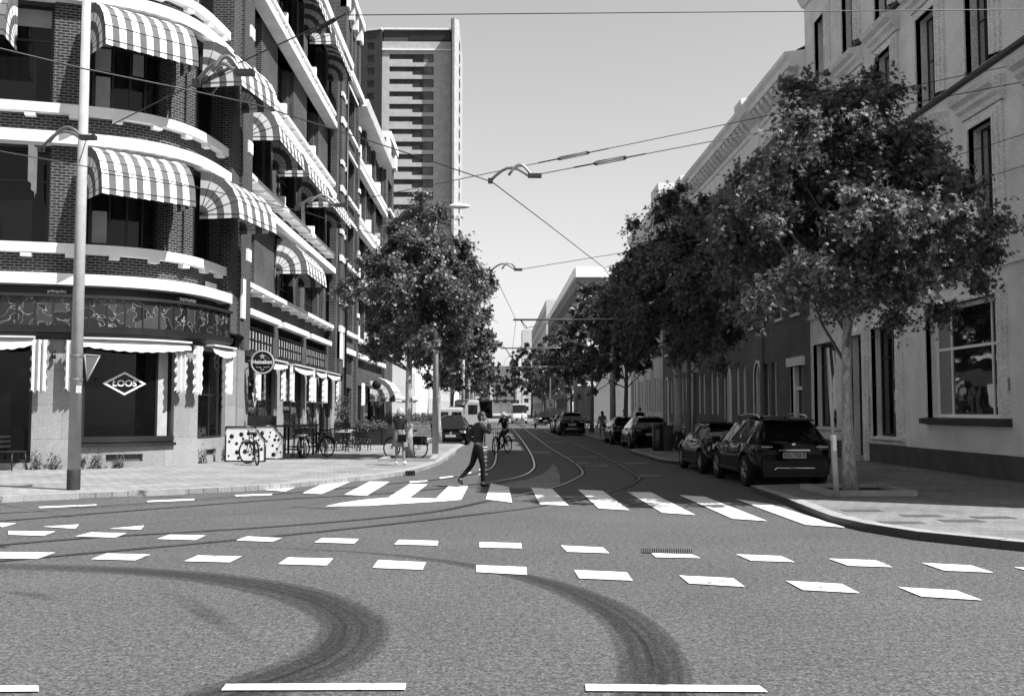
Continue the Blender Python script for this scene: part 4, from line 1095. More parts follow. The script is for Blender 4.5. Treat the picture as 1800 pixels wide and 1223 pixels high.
# projecting middle risalit strips
for y0, y1 in ((44.1, 44.45), (51.9, 52.3), (59.2, 59.6)): band(mb, BR, S2(y1), S2(y0), .9, 13.5, .12, 0)
mb.build('brick_wall', 'grey_brick', bt)
mb = MB(); wall(mb, BR, 0, BR.L, .1, .9, [o for o in allops if o[2] < .5], .35, .03); mb.build('stone_base', 'concrete', bt)
for q in up:
    w_ = window(bt, BR, *q, -.22, 1, (.5,), .08, fm='white_frame'); mb = MB(); band(mb, BR, q[0]-.1, q[1]+.1, q[2]-.12, q[2]-.001, .07, -.02); mb.build('sill', 'white_stone', w_)
for (a, b, z0, z1) in ops[1:]:
    w_ = window(bt, BR, a, b, z0, z1, -.2, 1, (.6,), .09, fm='white_frame'); mb = MB(); band(mb, BR, a-.1, b+.1, z0-.14, z0-.001, .08, -.02); mb.build('sill', 'white_stone', w_)
for (a, b, z0, z1, rise) in arches:
    isd = z0 < .5; o_ = MB(); P = arch_curve(a, b, z0, z1, rise); P = [(a, z0)]+P+[(b, z0)]
    ww = .16 if isd else .1
    for (x0, za), (x1, zb) in zip(P, P[1:]):
        c = ((a+b)/2, (z0+z1)/2); f = 1-ww/((b-a)/2)
        ix0, iz0 = c[0]+(x0-c[0])*f, (za if za == z0 else z0+(za-z0)*(1-ww/(z1-z0))); ix1, iz1 = c[0]+(x1-c[0])*f, (zb if zb == z0 else z0+(zb-z0)*(1-ww/(z1-z0)))
        o_.face([BR.pt(x0, -.05, za), BR.pt(x1, -.05, zb), BR.pt(ix1, -.05, iz1), BR.pt(ix0, -.05, iz0)]); o_.face([BR.pt(ix0, -.05, iz0), BR.pt(ix1, -.05, iz1), BR.pt(ix1, -.3, iz1), BR.pt(ix0, -.3, iz0)])
        if isd:
            # raised white hood moulding round the doorway
            ox0, oz0, ox1, oz1 = c[0]+(x0-c[0])*1.22, za+(0 if za == z0 else .12), c[0]+(x1-c[0])*1.22, zb+(0 if zb == z0 else .12)
            o_.face([BR.pt(x0, .06, za), BR.pt(x1, .06, zb), BR.pt(ox1, .06, oz1), BR.pt(ox0, .06, oz0)]); o_.face([BR.pt(ox0, .06, oz0), BR.pt(ox1, .06, oz1), BR.pt(ox1, 0, oz1), BR.pt(ox0, 0, oz0)])
    w_ = o_.build('door' if isd else 'window', 'white_frame', bt)
    g = MB(); g.face([BR.pt(x, -.26, z) for x, z in P]); g.build('pane' if not isd else 'door_leaf', 'dark_wood' if isd else ('blind' if 56.5 < Yb-(a+b)/2 < 59 else 'window_glass'), w_)
q = ops[0]; d = MB()
band(d, BR, q[0]-.3, q[1]+.3, 3.5, 3.85, .1, -.05); band(d, BR, q[0]+.15, q[0]+.4, .14, 3.49, -.05, -.3); band(d, BR, q[1]-.25, q[1]-.05, .14, 3.49, -.05, -.3); band(d, BR, q[0]+.4, q[1]-.25, 2.55, 2.68, -.08, -.3)
w_ = d.build('door', 'white_frame', bt); g = MB(); band(g, BR, q[0]+.4, q[1]-.25, .14, 2.55, -.2, -.3); band(g, BR, q[0]+.4, q[1]-.25, 2.68, 3.49, -.22, -.3); g.build('door_leaf', 'dark_wood', w_)
# entablature + modillions
mb = MB(); sweep(mb, BR, -.1, BR.L, [(.05, 13.4), (.12, 13.55), (.1, 13.7), (.1, 14.3), (.18, 14.35), (.18, 15.0), (.64, 15.05), (.66, 15.3), (.78, 15.45), (.8, 15.6), (-.4, 15.75), (-.4, 13.4)])
n = int(BR.L/.72)
for y0, y1 in ((43.7, 45.0), (58.4, 60.2)): sweep(mb, BR, S2(y1), S2(y0), [(.25, 13.5), (.25, 14.7), (.8, 15.08), (.98, 15.5), (.98, 15.68), (0, 15.8), (0, 13.5)])
co = mb.build('cornice', 'white_stone', bt); mb = MB()
for i in range(n): s = .2+i*.72; sweep(mb, BR, s, s+.36, [(.2, 14.56), (.30, 14.6), (.54, 14.85), (.60, 15.03), (.2, 15.04)])
mb.build('modillion', 'stucco', co)
mb = MB(); mb.face([(XR-.3, 37.62, 15.7), (XR+5, 37.62, 18.3), (XR+5, 71, 18.3), (XR-.3, 71, 15.7)]); mb.face([(XR, 70.98, 0), (XR+10, 70.98, 0), (XR+10, 70.98, 15.6), (XR, 70.98, 15.6)]); mb.face([(XR, 37.7, 0), (XR+10, 37.7, 0), (XR+10, 37.7, 15.6), (XR, 37.7, 15.6)]); mb.build('roof', 'roof_grey', bt)

# pale pilastered building Y 64 .. 87
pb = block('pilastered_building', 'pale narrow-windowed stuccoed building beyond the brick terrace', Path([(XR, 87), (XR, 71.02)]), 16.5, 4, 1.6, 3.9, 2.5, .7, .55, 'stucco_pale', 'white_stone', inset=.3)
mb = MB(); PR = Path([(XR, 87), (XR, 71.02)])
for i in range(5): s = .2+i*3.75; band(mb, PR, s-.2, s+.2, .1, 15.9, .14, -.05)
mb.build('pilaster', 'stucco_pale', pb)
mb = MB(); mb.box(XR-.1, XR+5, 71.6, 75, 16.8, 18.3); mb.build('dormer', 'stucco_pale', pb)
# low building with columned portico past the side street
lo = block('low_grey_building', 'low grey building with dark slots and a white portico past the side street', Path([(XR-.3, 146), (XR-.3, 118)]), 7.5, 1, 1.0, 4, 4.2, .9, .9, 'far_grey', 'white_stone', inset=.4)
mb = MB()
for y in (117, 119.5, 122): mb.box(8.9, 9.3, y-.2, y+.2, .1, 4.6)
mb.box(8.7, 11.8, 116.6, 122.6, 4.6, 5.1); mb.build('portico', 'white_stone', lo)
ob = block('office_block', 'tall dark office block with a pale flat roof edge behind the right-hand trees', Path([(12.4, 232), (12.4, 150)]), 22, 6, 2, 3.3, 1.9, 2.2, 1.2, 'far_grey', None, roofd=30)
mb = MB(); ED = Path([(12.4, 149.9), (30, 149.9)]); sweep(mb, Path([(12.2, 149.6), (32, 149.6)]), 0, 19, [(.3, 21.8), (.3, 23.4), (-1, 23.4), (-1, 21.8)]); sweep(mb, Path([(12.3, 232), (12.3, 150)]), 0, 82, [(.3, 21.8), (.3, 23.2), (-1, 23.2), (-1, 21.8)])
mb.build('roof_edge', 'white_stone', ob)
for z in (6, 9.4, 12.8, 16.2): 
    EP = Path([(13, 149.95), (30, 149.95)]); mb = MB(); band(mb, EP, .5, 16, z, z+1.3, .04, -.1); mb.build('window_strip', 'tower_window', ob)
    mb = MB(); band(mb, EP, .5, 16, z+1.35, z+2.9, .03, -.1); mb.build('wall_panel', 'stucco_pale', ob)
block('far_block', 'distant pale block stepping up behind the office block', Path([(12.2, 330), (12.2, 236)]), 28, 8, 2, 3.2, 1.7, 2.0, 1.5, 'far_wall', None, roofd=24)

# street end: shelter kiosk, raised road, far buildings
ks = thing('tram_shelter', 'dark tram shelter with a white poster panel at the end of the street', 'shelter', (-.5, 150, 0))
mb = MB(); mb.box(-3.6, 3.6, 149, 151.5, 3.0, 3.25); mb.box(-3.6, -3.3, 149, 151.5, 0, 3.0); mb.box(3.3, 3.6, 149, 151.5, 0, 3.0); mb.build('frame', 'dark_frame', ks)
mb = MB(); mb.box(-3.3, -.4, 150.8, 150.9, .3, 3.0); mb.build('glazing', 'shop_glass', ks)
mb = MB(); mb.box(-.3, 3.2, 149.6, 149.8, .9, 2.8); p_ = mb.build('poster', 'panel_white', ks); mb = MB()
for x in (.9, 2.0): mb.box(x-.03, x+.03, 149.57, 149.6, .9, 2.8)
mb.build('poster_frame', 'dim_frame', p_)
mb = MB(); mb.box(-5, 30, 147, 147.5, 0, .5); mb.box(-5, 4, 145, 147, 0, .25); struct(mb.build('platform', 'concrete'))
def farb(x0, x1, y, H, m, lab, nm='distant_building'):
    o = thing(nm, lab, 'building', ((x0+x1)/2, y, 0)); P_ = Path([(x0, y), (x1, y)]); ops = []
    n = max(2, int((x1-x0)/3.0)); k = max(1, int((H-3)/3.2))
    for f in range(k):
        for i in range(n): s = P_.L*(i+.5)/n; ops.append((s-.9, s+.9, 1.5+f*3.2, 3.2+f*3.2))
    mb = MB(); wall(mb, P_, 0, P_.L, 0, H, ops, .3); mb.face([(x0, y, H), (x1, y, H), (x1, y+14, H), (x0, y+14, H)])
    for x in (x0, x1): mb.face([(x, y, 0), (x, y+14, 0), (x, y+14, H), (x, y, H)])
    mb.build('wall', m, o); mb = MB()
    for f in range(k): band(mb, P_, .3, P_.L-.3, 1.5+f*3.2-.02, 3.2+f*3.2+.02, -.2, -.25)
    mb.build('window_strip', 'tower_window', o)
farb(-24, -2, 420, 30, 'far_wall', 'pale block closing the far end of the street on the left')
farb(-1, 10, 460, 22, 'far_grey', 'low grey block closing the far end of the street in the middle')
farb(11, 40, 400, 34, 'far_wall', 'pale block closing the far end of the street on the right')
# ================================================================== TREES
import numpy as np
def mesh_np(name, V, loops, starts, totals, m, parent, off, smooth=False):
    me = bpy.data.meshes.new(name); me.vertices.add(len(V)); me.vertices.foreach_set('co', (V-np.array(off)).astype(np.float32).ravel())
    me.loops.add(len(loops)); me.loops.foreach_set('vertex_index', loops.astype(np.int32))
    me.polygons.add(len(starts)); me.polygons.foreach_set('loop_start', starts.astype(np.int32)); me.polygons.foreach_set('loop_total', totals.astype(np.int32))
    me.materials.append(M[m]); me.update(calc_edges=True); me.validate()
    o = bpy.data.objects.new(name, me); COL.objects.link(o)
    if parent: o.parent = parent
    return o
def star(n=5):
    P = []
    lob = [1.0, .92, .62, .62, .92] if n == 5 else [1]*n
    ang = [90, 28, -38, 218, 152]
    order = sorted(range(5), key=lambda i: ang[i] % 360)
    A = [(ang[i] % 360, lob[i]) for i in order]
    for k, (a, r) in enumerate(A):
        a2 = A[(k+1) % 5][0]; a2 = a2+360 if a2 < a else a2
        P.append((r*math.cos(R(a)), r*math.sin(R(a)))); mid = (a+a2)/2; P.append((.30*math.cos(R(mid)), .30*math.sin(R(mid))))
    return np.array([(x, y, 0) for x, y in P])
STAR = star(); DIA = np.array([(0, -1, 0), (.55, -.1, .1), (0, 1, 0), (-.55, -.1, .1)])
def leaves(rng, C, size, shape, m, name, parent, off, outc, up=.55):
    n = len(C); k = len(shape)
    nr = rng.normal(size=(n, 3)); o = C-outc; o /= (np.linalg.norm(o, axis=1, keepdims=True)+1e-6)
    nr = nr*.62+o*.55+np.array([0, 0, up]); nr /= np.linalg.norm(nr, axis=1, keepdims=True)
    a = rng.normal(size=(n, 3)); a -= nr*(a*nr).sum(1, keepdims=True); a /= np.linalg.norm(a, axis=1, keepdims=True); b = np.cross(nr, a)
    s = (size*rng.uniform(.65, 1.25, size=n))[:, None, None]
    r2 = (shape[:, 0]**2+shape[:, 1]**2)[None, :, None]
    V = C[:, None, :]+s*(a[:, None, :]*shape[None, :, 0:1]+b[:, None, :]*shape[None, :, 1:2]+nr[:, None, :]*(shape[None, :, 2:3]-.18*r2))
    V = V.reshape(-1, 3); st = np.arange(n)*k
    return mesh_np(name, V, np.arange(n*k), st, np.full(n, k), m, parent, off)
def make_tree(label, loc, H, r, zb, seed, nclump=110, per=150, lsize=.10, shape=None, leafm='leaf_mid', barkm='bark_dark', tr=.13, rx=1.0, group=None, off=(0, 0), name='street_tree', sub=1.0):
    rng = np.random.default_rng(seed); rd = random.Random(seed)
    root = thing(name, label, 'tree', loc, 0, group); L = Vector(loc)
    cz, hz = (H+zb)/2, (H-zb)/2; cen = np.array([off[0], off[1], cz])
    C = []
    while len(C) < nclump:
        d = rng.normal(size=3); d /= np.linalg.norm(d); rad = rng.uniform(.12, 1)**.48
        nz = mnoise.noise(Vector(d*1.5)+Vector((seed*3.1, 0, 0)))*.55+1
        taper = 1.08 if d[2] < -.1 else 1.10-.58*(d[2]+.1)
        low = 1.0 if d[2] > -.5 else .92
        p = cen+np.array([d[0]*r*rx*taper*low, d[1]*r*taper*low, d[2]*hz])*min(rad*nz*.93, 1.04)
        if p[2] > H+.2: continue
        C.append(p)
    C = np.array(C)
    # trunk and limbs
    mb = MB(); hgt = zb+.6+hz*.9
    pts = []; rr = []
    for i in range(9):
        t = i/8; pts.append(L+Vector((off[0]*t*t+.05*math.sin(seed+t*5), off[1]*t*t+.05*math.cos(seed*2+t*4), hgt*t))); rr.append(tr*(1-.72*t)*(1.25 if i == 0 else 1))
    mb.tube(pts, rr, 10); tk = mb.build('trunk', barkm, root)
    mb = MB()
    for i in rng.choice(len(C), size=min(22, len(C)), replace=False):
        c = C[i]; h0 = min(max(zb*.95, c[2]-1.2-rd.random()), hgt*.97); t = h0/hgt
        a = L+Vector((off[0]*t*t+.05*math.sin(seed+t*5), off[1]*t*t+.05*math.cos(seed*2+t*4), h0)); b = L+Vector(c.tolist())
        m_ = a.lerp(b, .5)+Vector((rd.uniform(-.15, .15), rd.uniform(-.15, .15), -.12)); mb.tube([a, m_, b], [tr*.36*(1-.5*t), tr*.2, .012], 5, cap=False)
    mb.build('limb', 'bark_dark', root)
    # twig-wise leaf sprays: leaves along short drooping shoots around every clump
    P = []
    for c in C:
        k = int(per*rng.uniform(.6, 1.4)); sig = rng.uniform(.22, .40)*sub
        nsh = max(3, k//9)
        d = rng.normal(size=(nsh, 3)); d /= np.linalg.norm(d, axis=1, keepdims=True); ln = rng.uniform(.4, 1.9, size=(nsh, 1))*sig
        for q in range(9):
            f = (q+1)/9; P.append(c+d*ln*f+np.array([0, 0, -.08*f*f])+rng.normal(size=(nsh, 3))*.045)
    P = np.concatenate(P)
    Lv = np.array(loc)
    leaves(rng, P+Lv, lsize, STAR if shape is None else shape, leafm, 'crown', root, (0, 0, 0), cen+Lv) if False else None
    o = leaves(rng, P, lsize, STAR if shape is None else shape, leafm, 'crown', root, (0, 0, 0), cen)
    return root
TG1, TG2 = 'trees along the right pavement', 'trees along the left pavement'
make_tree('nearest star-leaved street tree in its pit beside the leaning sign pole, pale bark', (7.1, 19.85, .12), 8.8, 3.05, 2.65, 3, 250, 420, .082, None, 'leaf_near', 'bark_pale', .14, 1.0, TG1, (-.2, -.6), sub=1.0)
make_tree('street tree beside the stout concrete mast on the right', (7.5, 38.4, .12), 10.0, 3.7, 2.9, 11, 210, 300, .105, None, 'leaf_mid', 'bark_dark', .11, 1.0, TG1, (-.2, -.6))
make_tree('right-hand tree further on beside the dark estate car', (7.3, 55.5, .12), 10.8, 3.4, 3.0, 5, 160, 220, .125, DIA, 'leaf_mid', 'bark_dark', .15, 1.0, TG1)
SPR = [(7.2, 74, 'right-hand tree in front of the pale pilastered building', 6), (7.0, 92, 'right-hand tree at the mouth of the side street', 7), (6.9, 114, 'right-hand tree before the white portico', 8), (6.5, 134, 'right-hand tree before the low grey building', 9)]
for x, y, lab, sd_ in SPR: make_tree(lab, (x, y, .12), 10.7, 3.4, 3.0, sd_, 90, 130, .165, DIA, 'leaf_mid', 'bark_dark', .15, 1.0, TG1)
make_tree('bushy tree left of the street middle, its trunk behind the woman in the skirt', (-2.9, 33.65, .12), 9.2, 2.5, 3.1, 21, 200, 360, .082, None, 'leaf_mid', 'bark_pale', .15, 1.0, TG2, (.2, 0), sub=.9)
make_tree('second left-hand tree beside the black parked car', (-2.75, 49.2, .12), 10.2, 3.2, 3.1, 22, 140, 240, .12, DIA, 'leaf_mid', 'bark_pale', .15, 1.0, TG2)
for x, y, lab, sd_ in ((-2.8, 66, 'third left-hand tree behind the white van', 23), (-2.8, 84, 'fourth left-hand tree up the street', 24), (-2.9, 104, 'left-hand tree in front of the low pale building', 25), (-3.0, 126, 'left-hand tree near the far white columns', 26), (-3.1, 150, 'last left-hand tree before the tram shelter', 27)):
    make_tree(lab, (x, y, .12), 9.8, 3.1, 3.0, sd_, 90, 130, .165, DIA, 'leaf_mid', 'bark_dark', .14, 1.0, TG2)
for x, y, h, lab, sd_ in ((5.8, 158, 13, 'round tree right of the tram shelter', 31), (3.6, 185, 13, 'far round tree standing over the middle of the street end', 32), (9, 180, 14, 'far tree at the right of the street end', 33), (-4.5, 200, 13, 'far tree at the left of the street end', 34), (0.4, 260, 14, 'farthest tree in the middle of the vista', 35)):
    make_tree(lab, (x, y, 0), h, 4.2, 3.4, sd_, 55, 60, .30, DIA, 'leaf_mid', 'bark_dark', .2, 1.0, 'trees at the far end of the street', name='far_tree')

# small plants
def bush(parent, c, r, h, n, m='leaf_near', size=.05, seed=1, name='foliage'):
    rng = np.random.default_rng(seed); P = rng.normal(size=(n, 3))*np.array([r*.5, r*.5, h*.33])+np.array([c[0], c[1], c[2]+h*.5]); P[:, 2] = np.maximum(P[:, 2], c[2]+.02)
    rt = rootof(parent).location
    return leaves(rng, P-np.array(rt), size, DIA, m, name, parent, (0, 0, 0), np.array([c[0], c[1], c[2]])-np.array(rt))
for i, (u, lab) in enumerate(((64, 'leafy weed left of the lamp mast at the foot of the granite wall'), (97, 'weed between the chair and the lamp mast at the wall foot'), (146, 'weed right behind the lamp mast at the wall foot'), (171, 'small weed left of the wall vent'), (207, 'low weed right under the wall vent'), (352, 'low weed at the foot of the narrow shop window'), (391, 'tall thin weed where the curved wall meets the dotted screen'))):
    s = arc.s_at_u(u, .2); p = arc.pt(s, .12, .12); o = thing('weed', lab, 'plant', p, 0, 'weeds along the wall foot')
    mb = MB()
    for k in range(5): mb.tube([p, p+Vector((random.uniform(-.12, .12), random.uniform(-.12, .05), random.uniform(.15, .4)))], .006, 4)
    mb.build('stem', 'weed', o); bush(o, p, .16, .42 if i != 4 else .28, 90, 'leaf_near', .045, 40+i)

# ================================================================== OVERHEAD LINES
def pole(name, lab, cat, x, y, z0, r0, r1, H, m='mast_grey', base=None, grp=None):
    t = thing(name, lab, cat, (x, y, z0), 0, grp); mb = MB(); mb.lathe([(0, z0), (r0, z0), (r1, z0+H), (0, z0+H)], 20, 0, (x, y, 0)); mb.build('post', m, t)
    if base: mb = MB(); mb.lathe([(r0+.004, z0), (r0+.004, z0+base), (r0, z0+base+.01)], 20, 0, (x, y, 0)); mb.build('base_band', 'mast_base', t)
    return t
lm = pole('lamp_mast', 'tall pale lamp mast with a dark foot standing on the near left pavement', 'lamp post', -8.66, 20.75, .12, .128, .085, 11, base=.40)
mb = MB()
for z in (2.35, 2.84): mb.lathe([(.128, z), (.132, z+.03), (.128, z+.06)], 16, 0, (-8.66, 20.75, 0))
mb.build('clamp_band', 'metal_mid', lm)
mb = MB(); mb.box(-8.60, -8.50, 20.60, 20.62, 2.1, 2.25); mb.build('sticker', 'panel_white', lm)
gs = thing('give_way_sign', 'triangular sign seen from behind clamped to the near lamp mast', 'road sign', (-8.52, 20.85, 3.6))
mb = MB(); 
for y_ in (0,):
    a = [(-8.54, 20.85, 2.90), (-8.38, 21.25, 2.90), (-8.52, 20.95, 2.36)]; b = [(p[0], p[1]+.03, p[2]) for p in a]
    mb.face(a); mb.face(b)
    for i in range(3): mb.face([a[i], a[(i+1) % 3], b[(i+1) % 3], b[i]])
mb.build('plate', 'metal_mid', gs); mb = MB()
for i in range(3): mb.tube([Vector(a[i])+Vector((0, -.01, 0)), Vector(a[(i+1) % 3])+Vector((0, -.01, 0))], .012, 5)
mb.build('rim', 'mast_grey', gs)
pm = pole('lamp_mast', 'pale slim mast with a lamp head above the tree by the black car', 'lamp post', -2.24, 37.6, .12, .12, .07, 9.2, base=None)
mb = MB(); mb.tube([(-2.24, 37.6, 9.3), (-1.9, 37.4, 9.42), (-1.6, 37.3, 9.42)], .035, 6); mb.build('arm', 'mast_grey', pm)
mb = MB(); mb.ell((-1.35, 37.2, 9.42), .42, .14, .10, 14, 8); mb.build('lamp_head', 'white_stone', pm)
cm = pole('concrete_mast', 'stout round concrete mast with a dark foot beside the parked bicycles', 'mast', 7.55, 41.0, .12, .17, .17, 3.9, 'concrete', base=.75)
mb = MB(); mb.lathe([(.18, 4.02), (.16, 4.12), (.09, 4.14), (.07, 9.5), (0, 9.5)], 16, 0, (7.55, 41.0, 0)); mb.build('upper_post', 'mast_grey', cm)
for (x, y, lab) in ((7.4, 62.5, 'slimmer pale mast behind the standing person on the right'), (6.8, 84, 'pale mast on the right near the side street')): pole('tram_mast', lab, 'mast', x, y, .12, .2, .14, 8, 'concrete', grp='tram masts')
for (x, y, lab) in ((-2.3, 72, 'first of the far left masts'), (-2.4, 92, 'left-hand mast beyond the vans'), (-2.5, 112, 'farthest left mast by the pale building')): pole('tram_mast', lab+' on the kerb', 'mast', x, y, .12, .14, .1, 8, 'mast_grey', grp='tram masts on the left')
for (x, y, lab) in ((-3.9, 96, 'first'), (-3.9, 101, 'second'), (-3.9, 106, 'third'), (-3.9, 111, 'fourth')):
    t = thing('white_column', lab+' of four white round columns in a row before the pale building', 'column', (x, y, 0), 0, 'white columns on the left'); mb = MB(); mb.lathe([(0, .12), (.36, .12), (.36, .3), (.28, .34), (.25, 5.4), (.33, 5.5), (.33, 5.7), (0, 5.7)], 16, 0, (x, y, 0)); mb.build('shaft', 'white_stone', t)

def wire(lab, pts, r=.009, name='overhead_wire', sag=0, extra=None):
    pts = [Vector(p) for p in pts]
    if sag and len(pts) == 2:
        a, b = pts; pts = [a.lerp(b, i/12)-Vector((0, 0, sag*4*(i/12)*(1-i/12))) for i in range(13)]
    t = thing(name, lab, 'wire', pts[0], 0, 'tram wires over the junction'); mb = MB(); mb.tube(pts, r, 5, cap=False); mb.build('cable', 'steel_wire', t)
    return t
Zc = 5.5
w1_ = wire('contact wire sweeping from the upper left to the bow in the middle and down right', [G(u, v, Zc) for u, v in ((-80, 66), (11, 88), (147, 121), (300, 152), (450, 184), (600, 232), (740, 277), (865, 320), (960, 392), (1062, 471), (1120, 560), (1075, 620))]+[Vector((3.6, 75, Zc)), Vector((3.5, 140, Zc))])
w2_ = wire('contact wire crossing the striped awnings and bending up the street at the far bow', [G(u, v, Zc) for u, v in ((-80, 250), (11, 268), (147, 292), (300, 319), (450, 353), (540, 374), (633, 404), (760, 440), (866, 477), (907, 562), (900, 620))]+[Vector((.75, 75, Zc)), Vector((.7, 140, Zc))])
pA = Vector((-8.6, 20.75, 7.45)); pB = onY(602, 27, 14.0); pC = onY(1795, 17, 15.5)
wire('span wire from the near lamp mast up to the insulator at the top', [pA, onY(342, 147, 17.0), pB], .012); wire('thin span wire along the very top of the sky', [pB, pC], .008)
wire('upper of the two span wires reaching the white building', [onY(560, 366, 19.5), onX(1800, 111, 12)], .009); wire('lower of the two span wires with the long turnbuckle', [G(938, 308, 5.65), onX(1800, 144, 12)], .010)
wire('lower right span wire passing behind the near tree at the second floor', [G(1062, 471, 5.6), onX(1800, 236, 12)], .009); wire('lowest right span wire passing behind the near tree at the first floor', [G(1075, 520, 5.6), onX(1800, 291, 12)], .009)
wire('short span wire from the far bow to the right-hand trees', [G(912, 474, 5.65), Vector((11.9, 31, 8.0))], .01)
def bow(lab, px, z=5.55):
    t = thing('wire_bow', lab, 'wire fitting', G(px[0][0], px[0][1], z), 0, 'curved wire bows')
    mb = MB(); P = Path([G(u, v, z).xy for u, v in px]); 
    A = [G(u, v, z) for u, v in px]; y0, y1 = A[0], A[-1]
    pts = [y0.lerp(y1, i/8)+Vector((0, 0, .18*math.sin(math.pi*min(1, i/8*1.15)))) for i in range(9)]
    mb.tube(pts, .024, 6); mb.tube([p+Vector((.30, -.40, .0))*(1-i/8) for i, p in enumerate(pts)], .024, 6); mb.build('bow', 'metal_mid', t)
    mb = MB(); mb.cbox(pts[-1], .22, .1, .06); mb.cbox(pts[0], .08, .08, .08); mb.build('clamp', 'steel_wire', t)
for lab, px in (('large curved bow in the middle of the sky', [(862, 318), (940, 309)]), ('smaller curved bow above the middle of the street', [(863, 476), (911, 474)]), ('curved bow in front of the upper left awning', [(345, 146), (430, 128)]), ('curved bow left of the near lamp mast', [(72, 262), (155, 242)]), ('curved bow in front of the awnings of the straight wing', [(522, 366), (598, 361)])): bow(lab, px)
def insul(lab, a, b, f, L=.6):
    a = Vector(a); b = Vector(b); c = a.lerp(b, f); d = (b-a).normalized(); t = thing('turnbuckle', lab, 'wire fitting', c, 0, 'wire fittings')
    mb = MB(); mb.tube([c-d*L/2, c-d*L/2.4], [.028, .028], 6); mb.tube([c+d*L/2.4, c+d*L/2], [.028, .028], 6); mb.cbox(c+Vector((0, 0, .025)), .02, .02, .01); mb.tube([c-d*L/2.2+Vector((0, 0, .03)), c+d*L/2.2+Vector((0, 0, .03))], .010, 5); mb.tube([c-d*L/2.2-Vector((0, 0, .03)), c+d*L/2.2-Vector((0, 0, .03))], .010, 5); mb.tube([c-d*L*1.1, c+d*L*1.1], .014, 6); mb.build('body', 'steel_wire', t)
a_, b_ = onY(560, 366, 19.5), onX(1800, 111, 12); insul('turnbuckle on the upper of the two span wires', a_, b_, .33, .7)
a_, b_ = G(938, 308, 5.65), onX(1800, 144, 12); insul('turnbuckle on the lower of the two span wires', a_, b_, .12, .7)
insul('cluster of insulators at the top edge where the wires meet', pB, pB+Vector((-.5, .3, -.15)), .5, .35); insul('insulator on the span wire before the upper awnings', pA, pB, .6, .5)
for (y, u0, v0, u1, lab) in ((41.0, 902, 562, 1176, 'steel cantilever arm reaching from the stout concrete mast over the tracks'), (62.5, 880, 612, 1062, 'second steel cantilever arm further up the street'), (84, 888, 645, 1010, 'third thin cantilever arm in the distance')):
    a = onY(u0, v0, y); b = onY(u1, v0-1, y); t = thing('cantilever_arm', lab, 'steel arm', a, 0, 'arms carrying the tram wire'); mb = MB(); mb.tube([a, b], .045, 6); mb.build('tube', 'metal_mid', t)
    mb = MB(); m_ = a.lerp(b, .3); mb.tube([a+Vector((.3, 0, 0)), a+Vector((.5, .0, -.35)), m_+Vector((0, 0, -.05))], .018, 5); mb.tube([a.lerp(b, .05), a.lerp(b, .08)+Vector((0, -2, -.5))], .016, 5); mb.build('stay', 'steel_wire', t)

# ================================================================== STREET FURNITURE RIGHT
# leaning sign pole + tree pit
sp = thing('sign_pole', 'leaning pole with traffic signs seen edge-on in front of the nearest right tree', 'sign post', G(1471, 873, .12))
p0 = G(1471, 873, .12); p1 = onY(1455, 612, p0.y+.1); mb = MB(); mid = p0.lerp(p1, .4); mb.tube([p0, mid], .055, 10); mb.tube([mid, p1], .034, 10); mb.build('post', 'mast_grey', sp)
mb = MB(); mb.tube([mid-Vector((0, 0, .06)), mid+Vector((0, 0, .04))], [.06, .045], 10); mb.cbox(p0.lerp(p1, .36)+Vector((.0, -.06, 0)), .07, .01, .3); mb.build('sticker', 'panel_white', sp)
for k, (f0, f1, dx) in enumerate(((.70, 1.0, .02), (.72, .98, .13))):
    a, b = p0.lerp(p1, f0)+Vector((dx, 0, 0)), p0.lerp(p1, f1)+Vector((dx*.7, 0, 0)); mb = MB(); c = a.lerp(b, .5); mb.cbox(c, .035, .5, (b-a).length, -.33, ry=-.06); mb.build('sign_plate', 'metal_mid' if k else 'mast_grey', sp)
tp = thing('tree_pit', 'raised kerb frame with soil round the nearest right tree', 'tree pit', (7.1, 19.8, .12))
mb = MB(); x0, x1, y0, y1 = 6.35, 8.05, 18.95, 20.75
for (a, b, c, d) in ((x0, x1, y0, y0+.14), (x0, x1, y1-.14, y1), (x0, x0+.14, y0+.142, y1-.142), (x1-.14, x1, y0+.142, y1-.142)): mb.box(a, b, c, d, .1, .22)
mb.build('kerb_frame', 'kerb_stone', tp); mb = MB(); mb.box(x0+.13, x1-.13, y0+.13, y1-.13, .1, .15); mb.build('soil', 'soil', tp)
tp = thing('tree_pit', 'low kerb frame round the trunk behind the woman in the skirt', 'tree pit', (-2.9, 33.6, .12))
mb = MB()
for (a, b, c, d) in ((-3.7, -1.9, 31.9, 32.1), (-3.7, -1.9, 34.4, 34.6), (-3.7, -3.5, 32.102, 34.398), (-2.1, -1.9, 32.102, 34.398)): mb.box(a, b, c, d, .1, .21)
mb.build('kerb_frame', 'kerb_stone', tp); mb = MB(); mb.box(-3.51, -2.09, 32.09, 34.41, .1, .14); mb.build('soil', 'soil', tp)
tb = thing('litter_bin', 'dark rounded litter bin behind the dark estate car on the right', 'bin', (6.6, 40.3, .12)); mb = MB()
mb.lathe([(0, .12), (.22, .12), (.24, .2), (.24, 1.12), (.2, 1.2), (0, 1.22)], 20, 0, (6.6, 40.3, 0)); mb.build('body', 'black_paint', tb); mb = MB(); mb.cbox((6.6, 40.09, 1.05), .24, .1, .1); mb.build('opening', 'rail_groove', tb)
tb = thing('litter_bin', 'second square dark container right of the rounded litter bin', 'bin', (6.98, 40.4, .12)); mb = MB(); mb.cbox((6.98, 40.4, .6), .38, .5, .95); mb.build('body', 'black_paint', tb, bevel=.05); mb = MB(); mb.cbox((6.98, 40.4, 1.09), .42, .55, .05); mb.build('lid', 'car_trim', tb, bevel=.02)
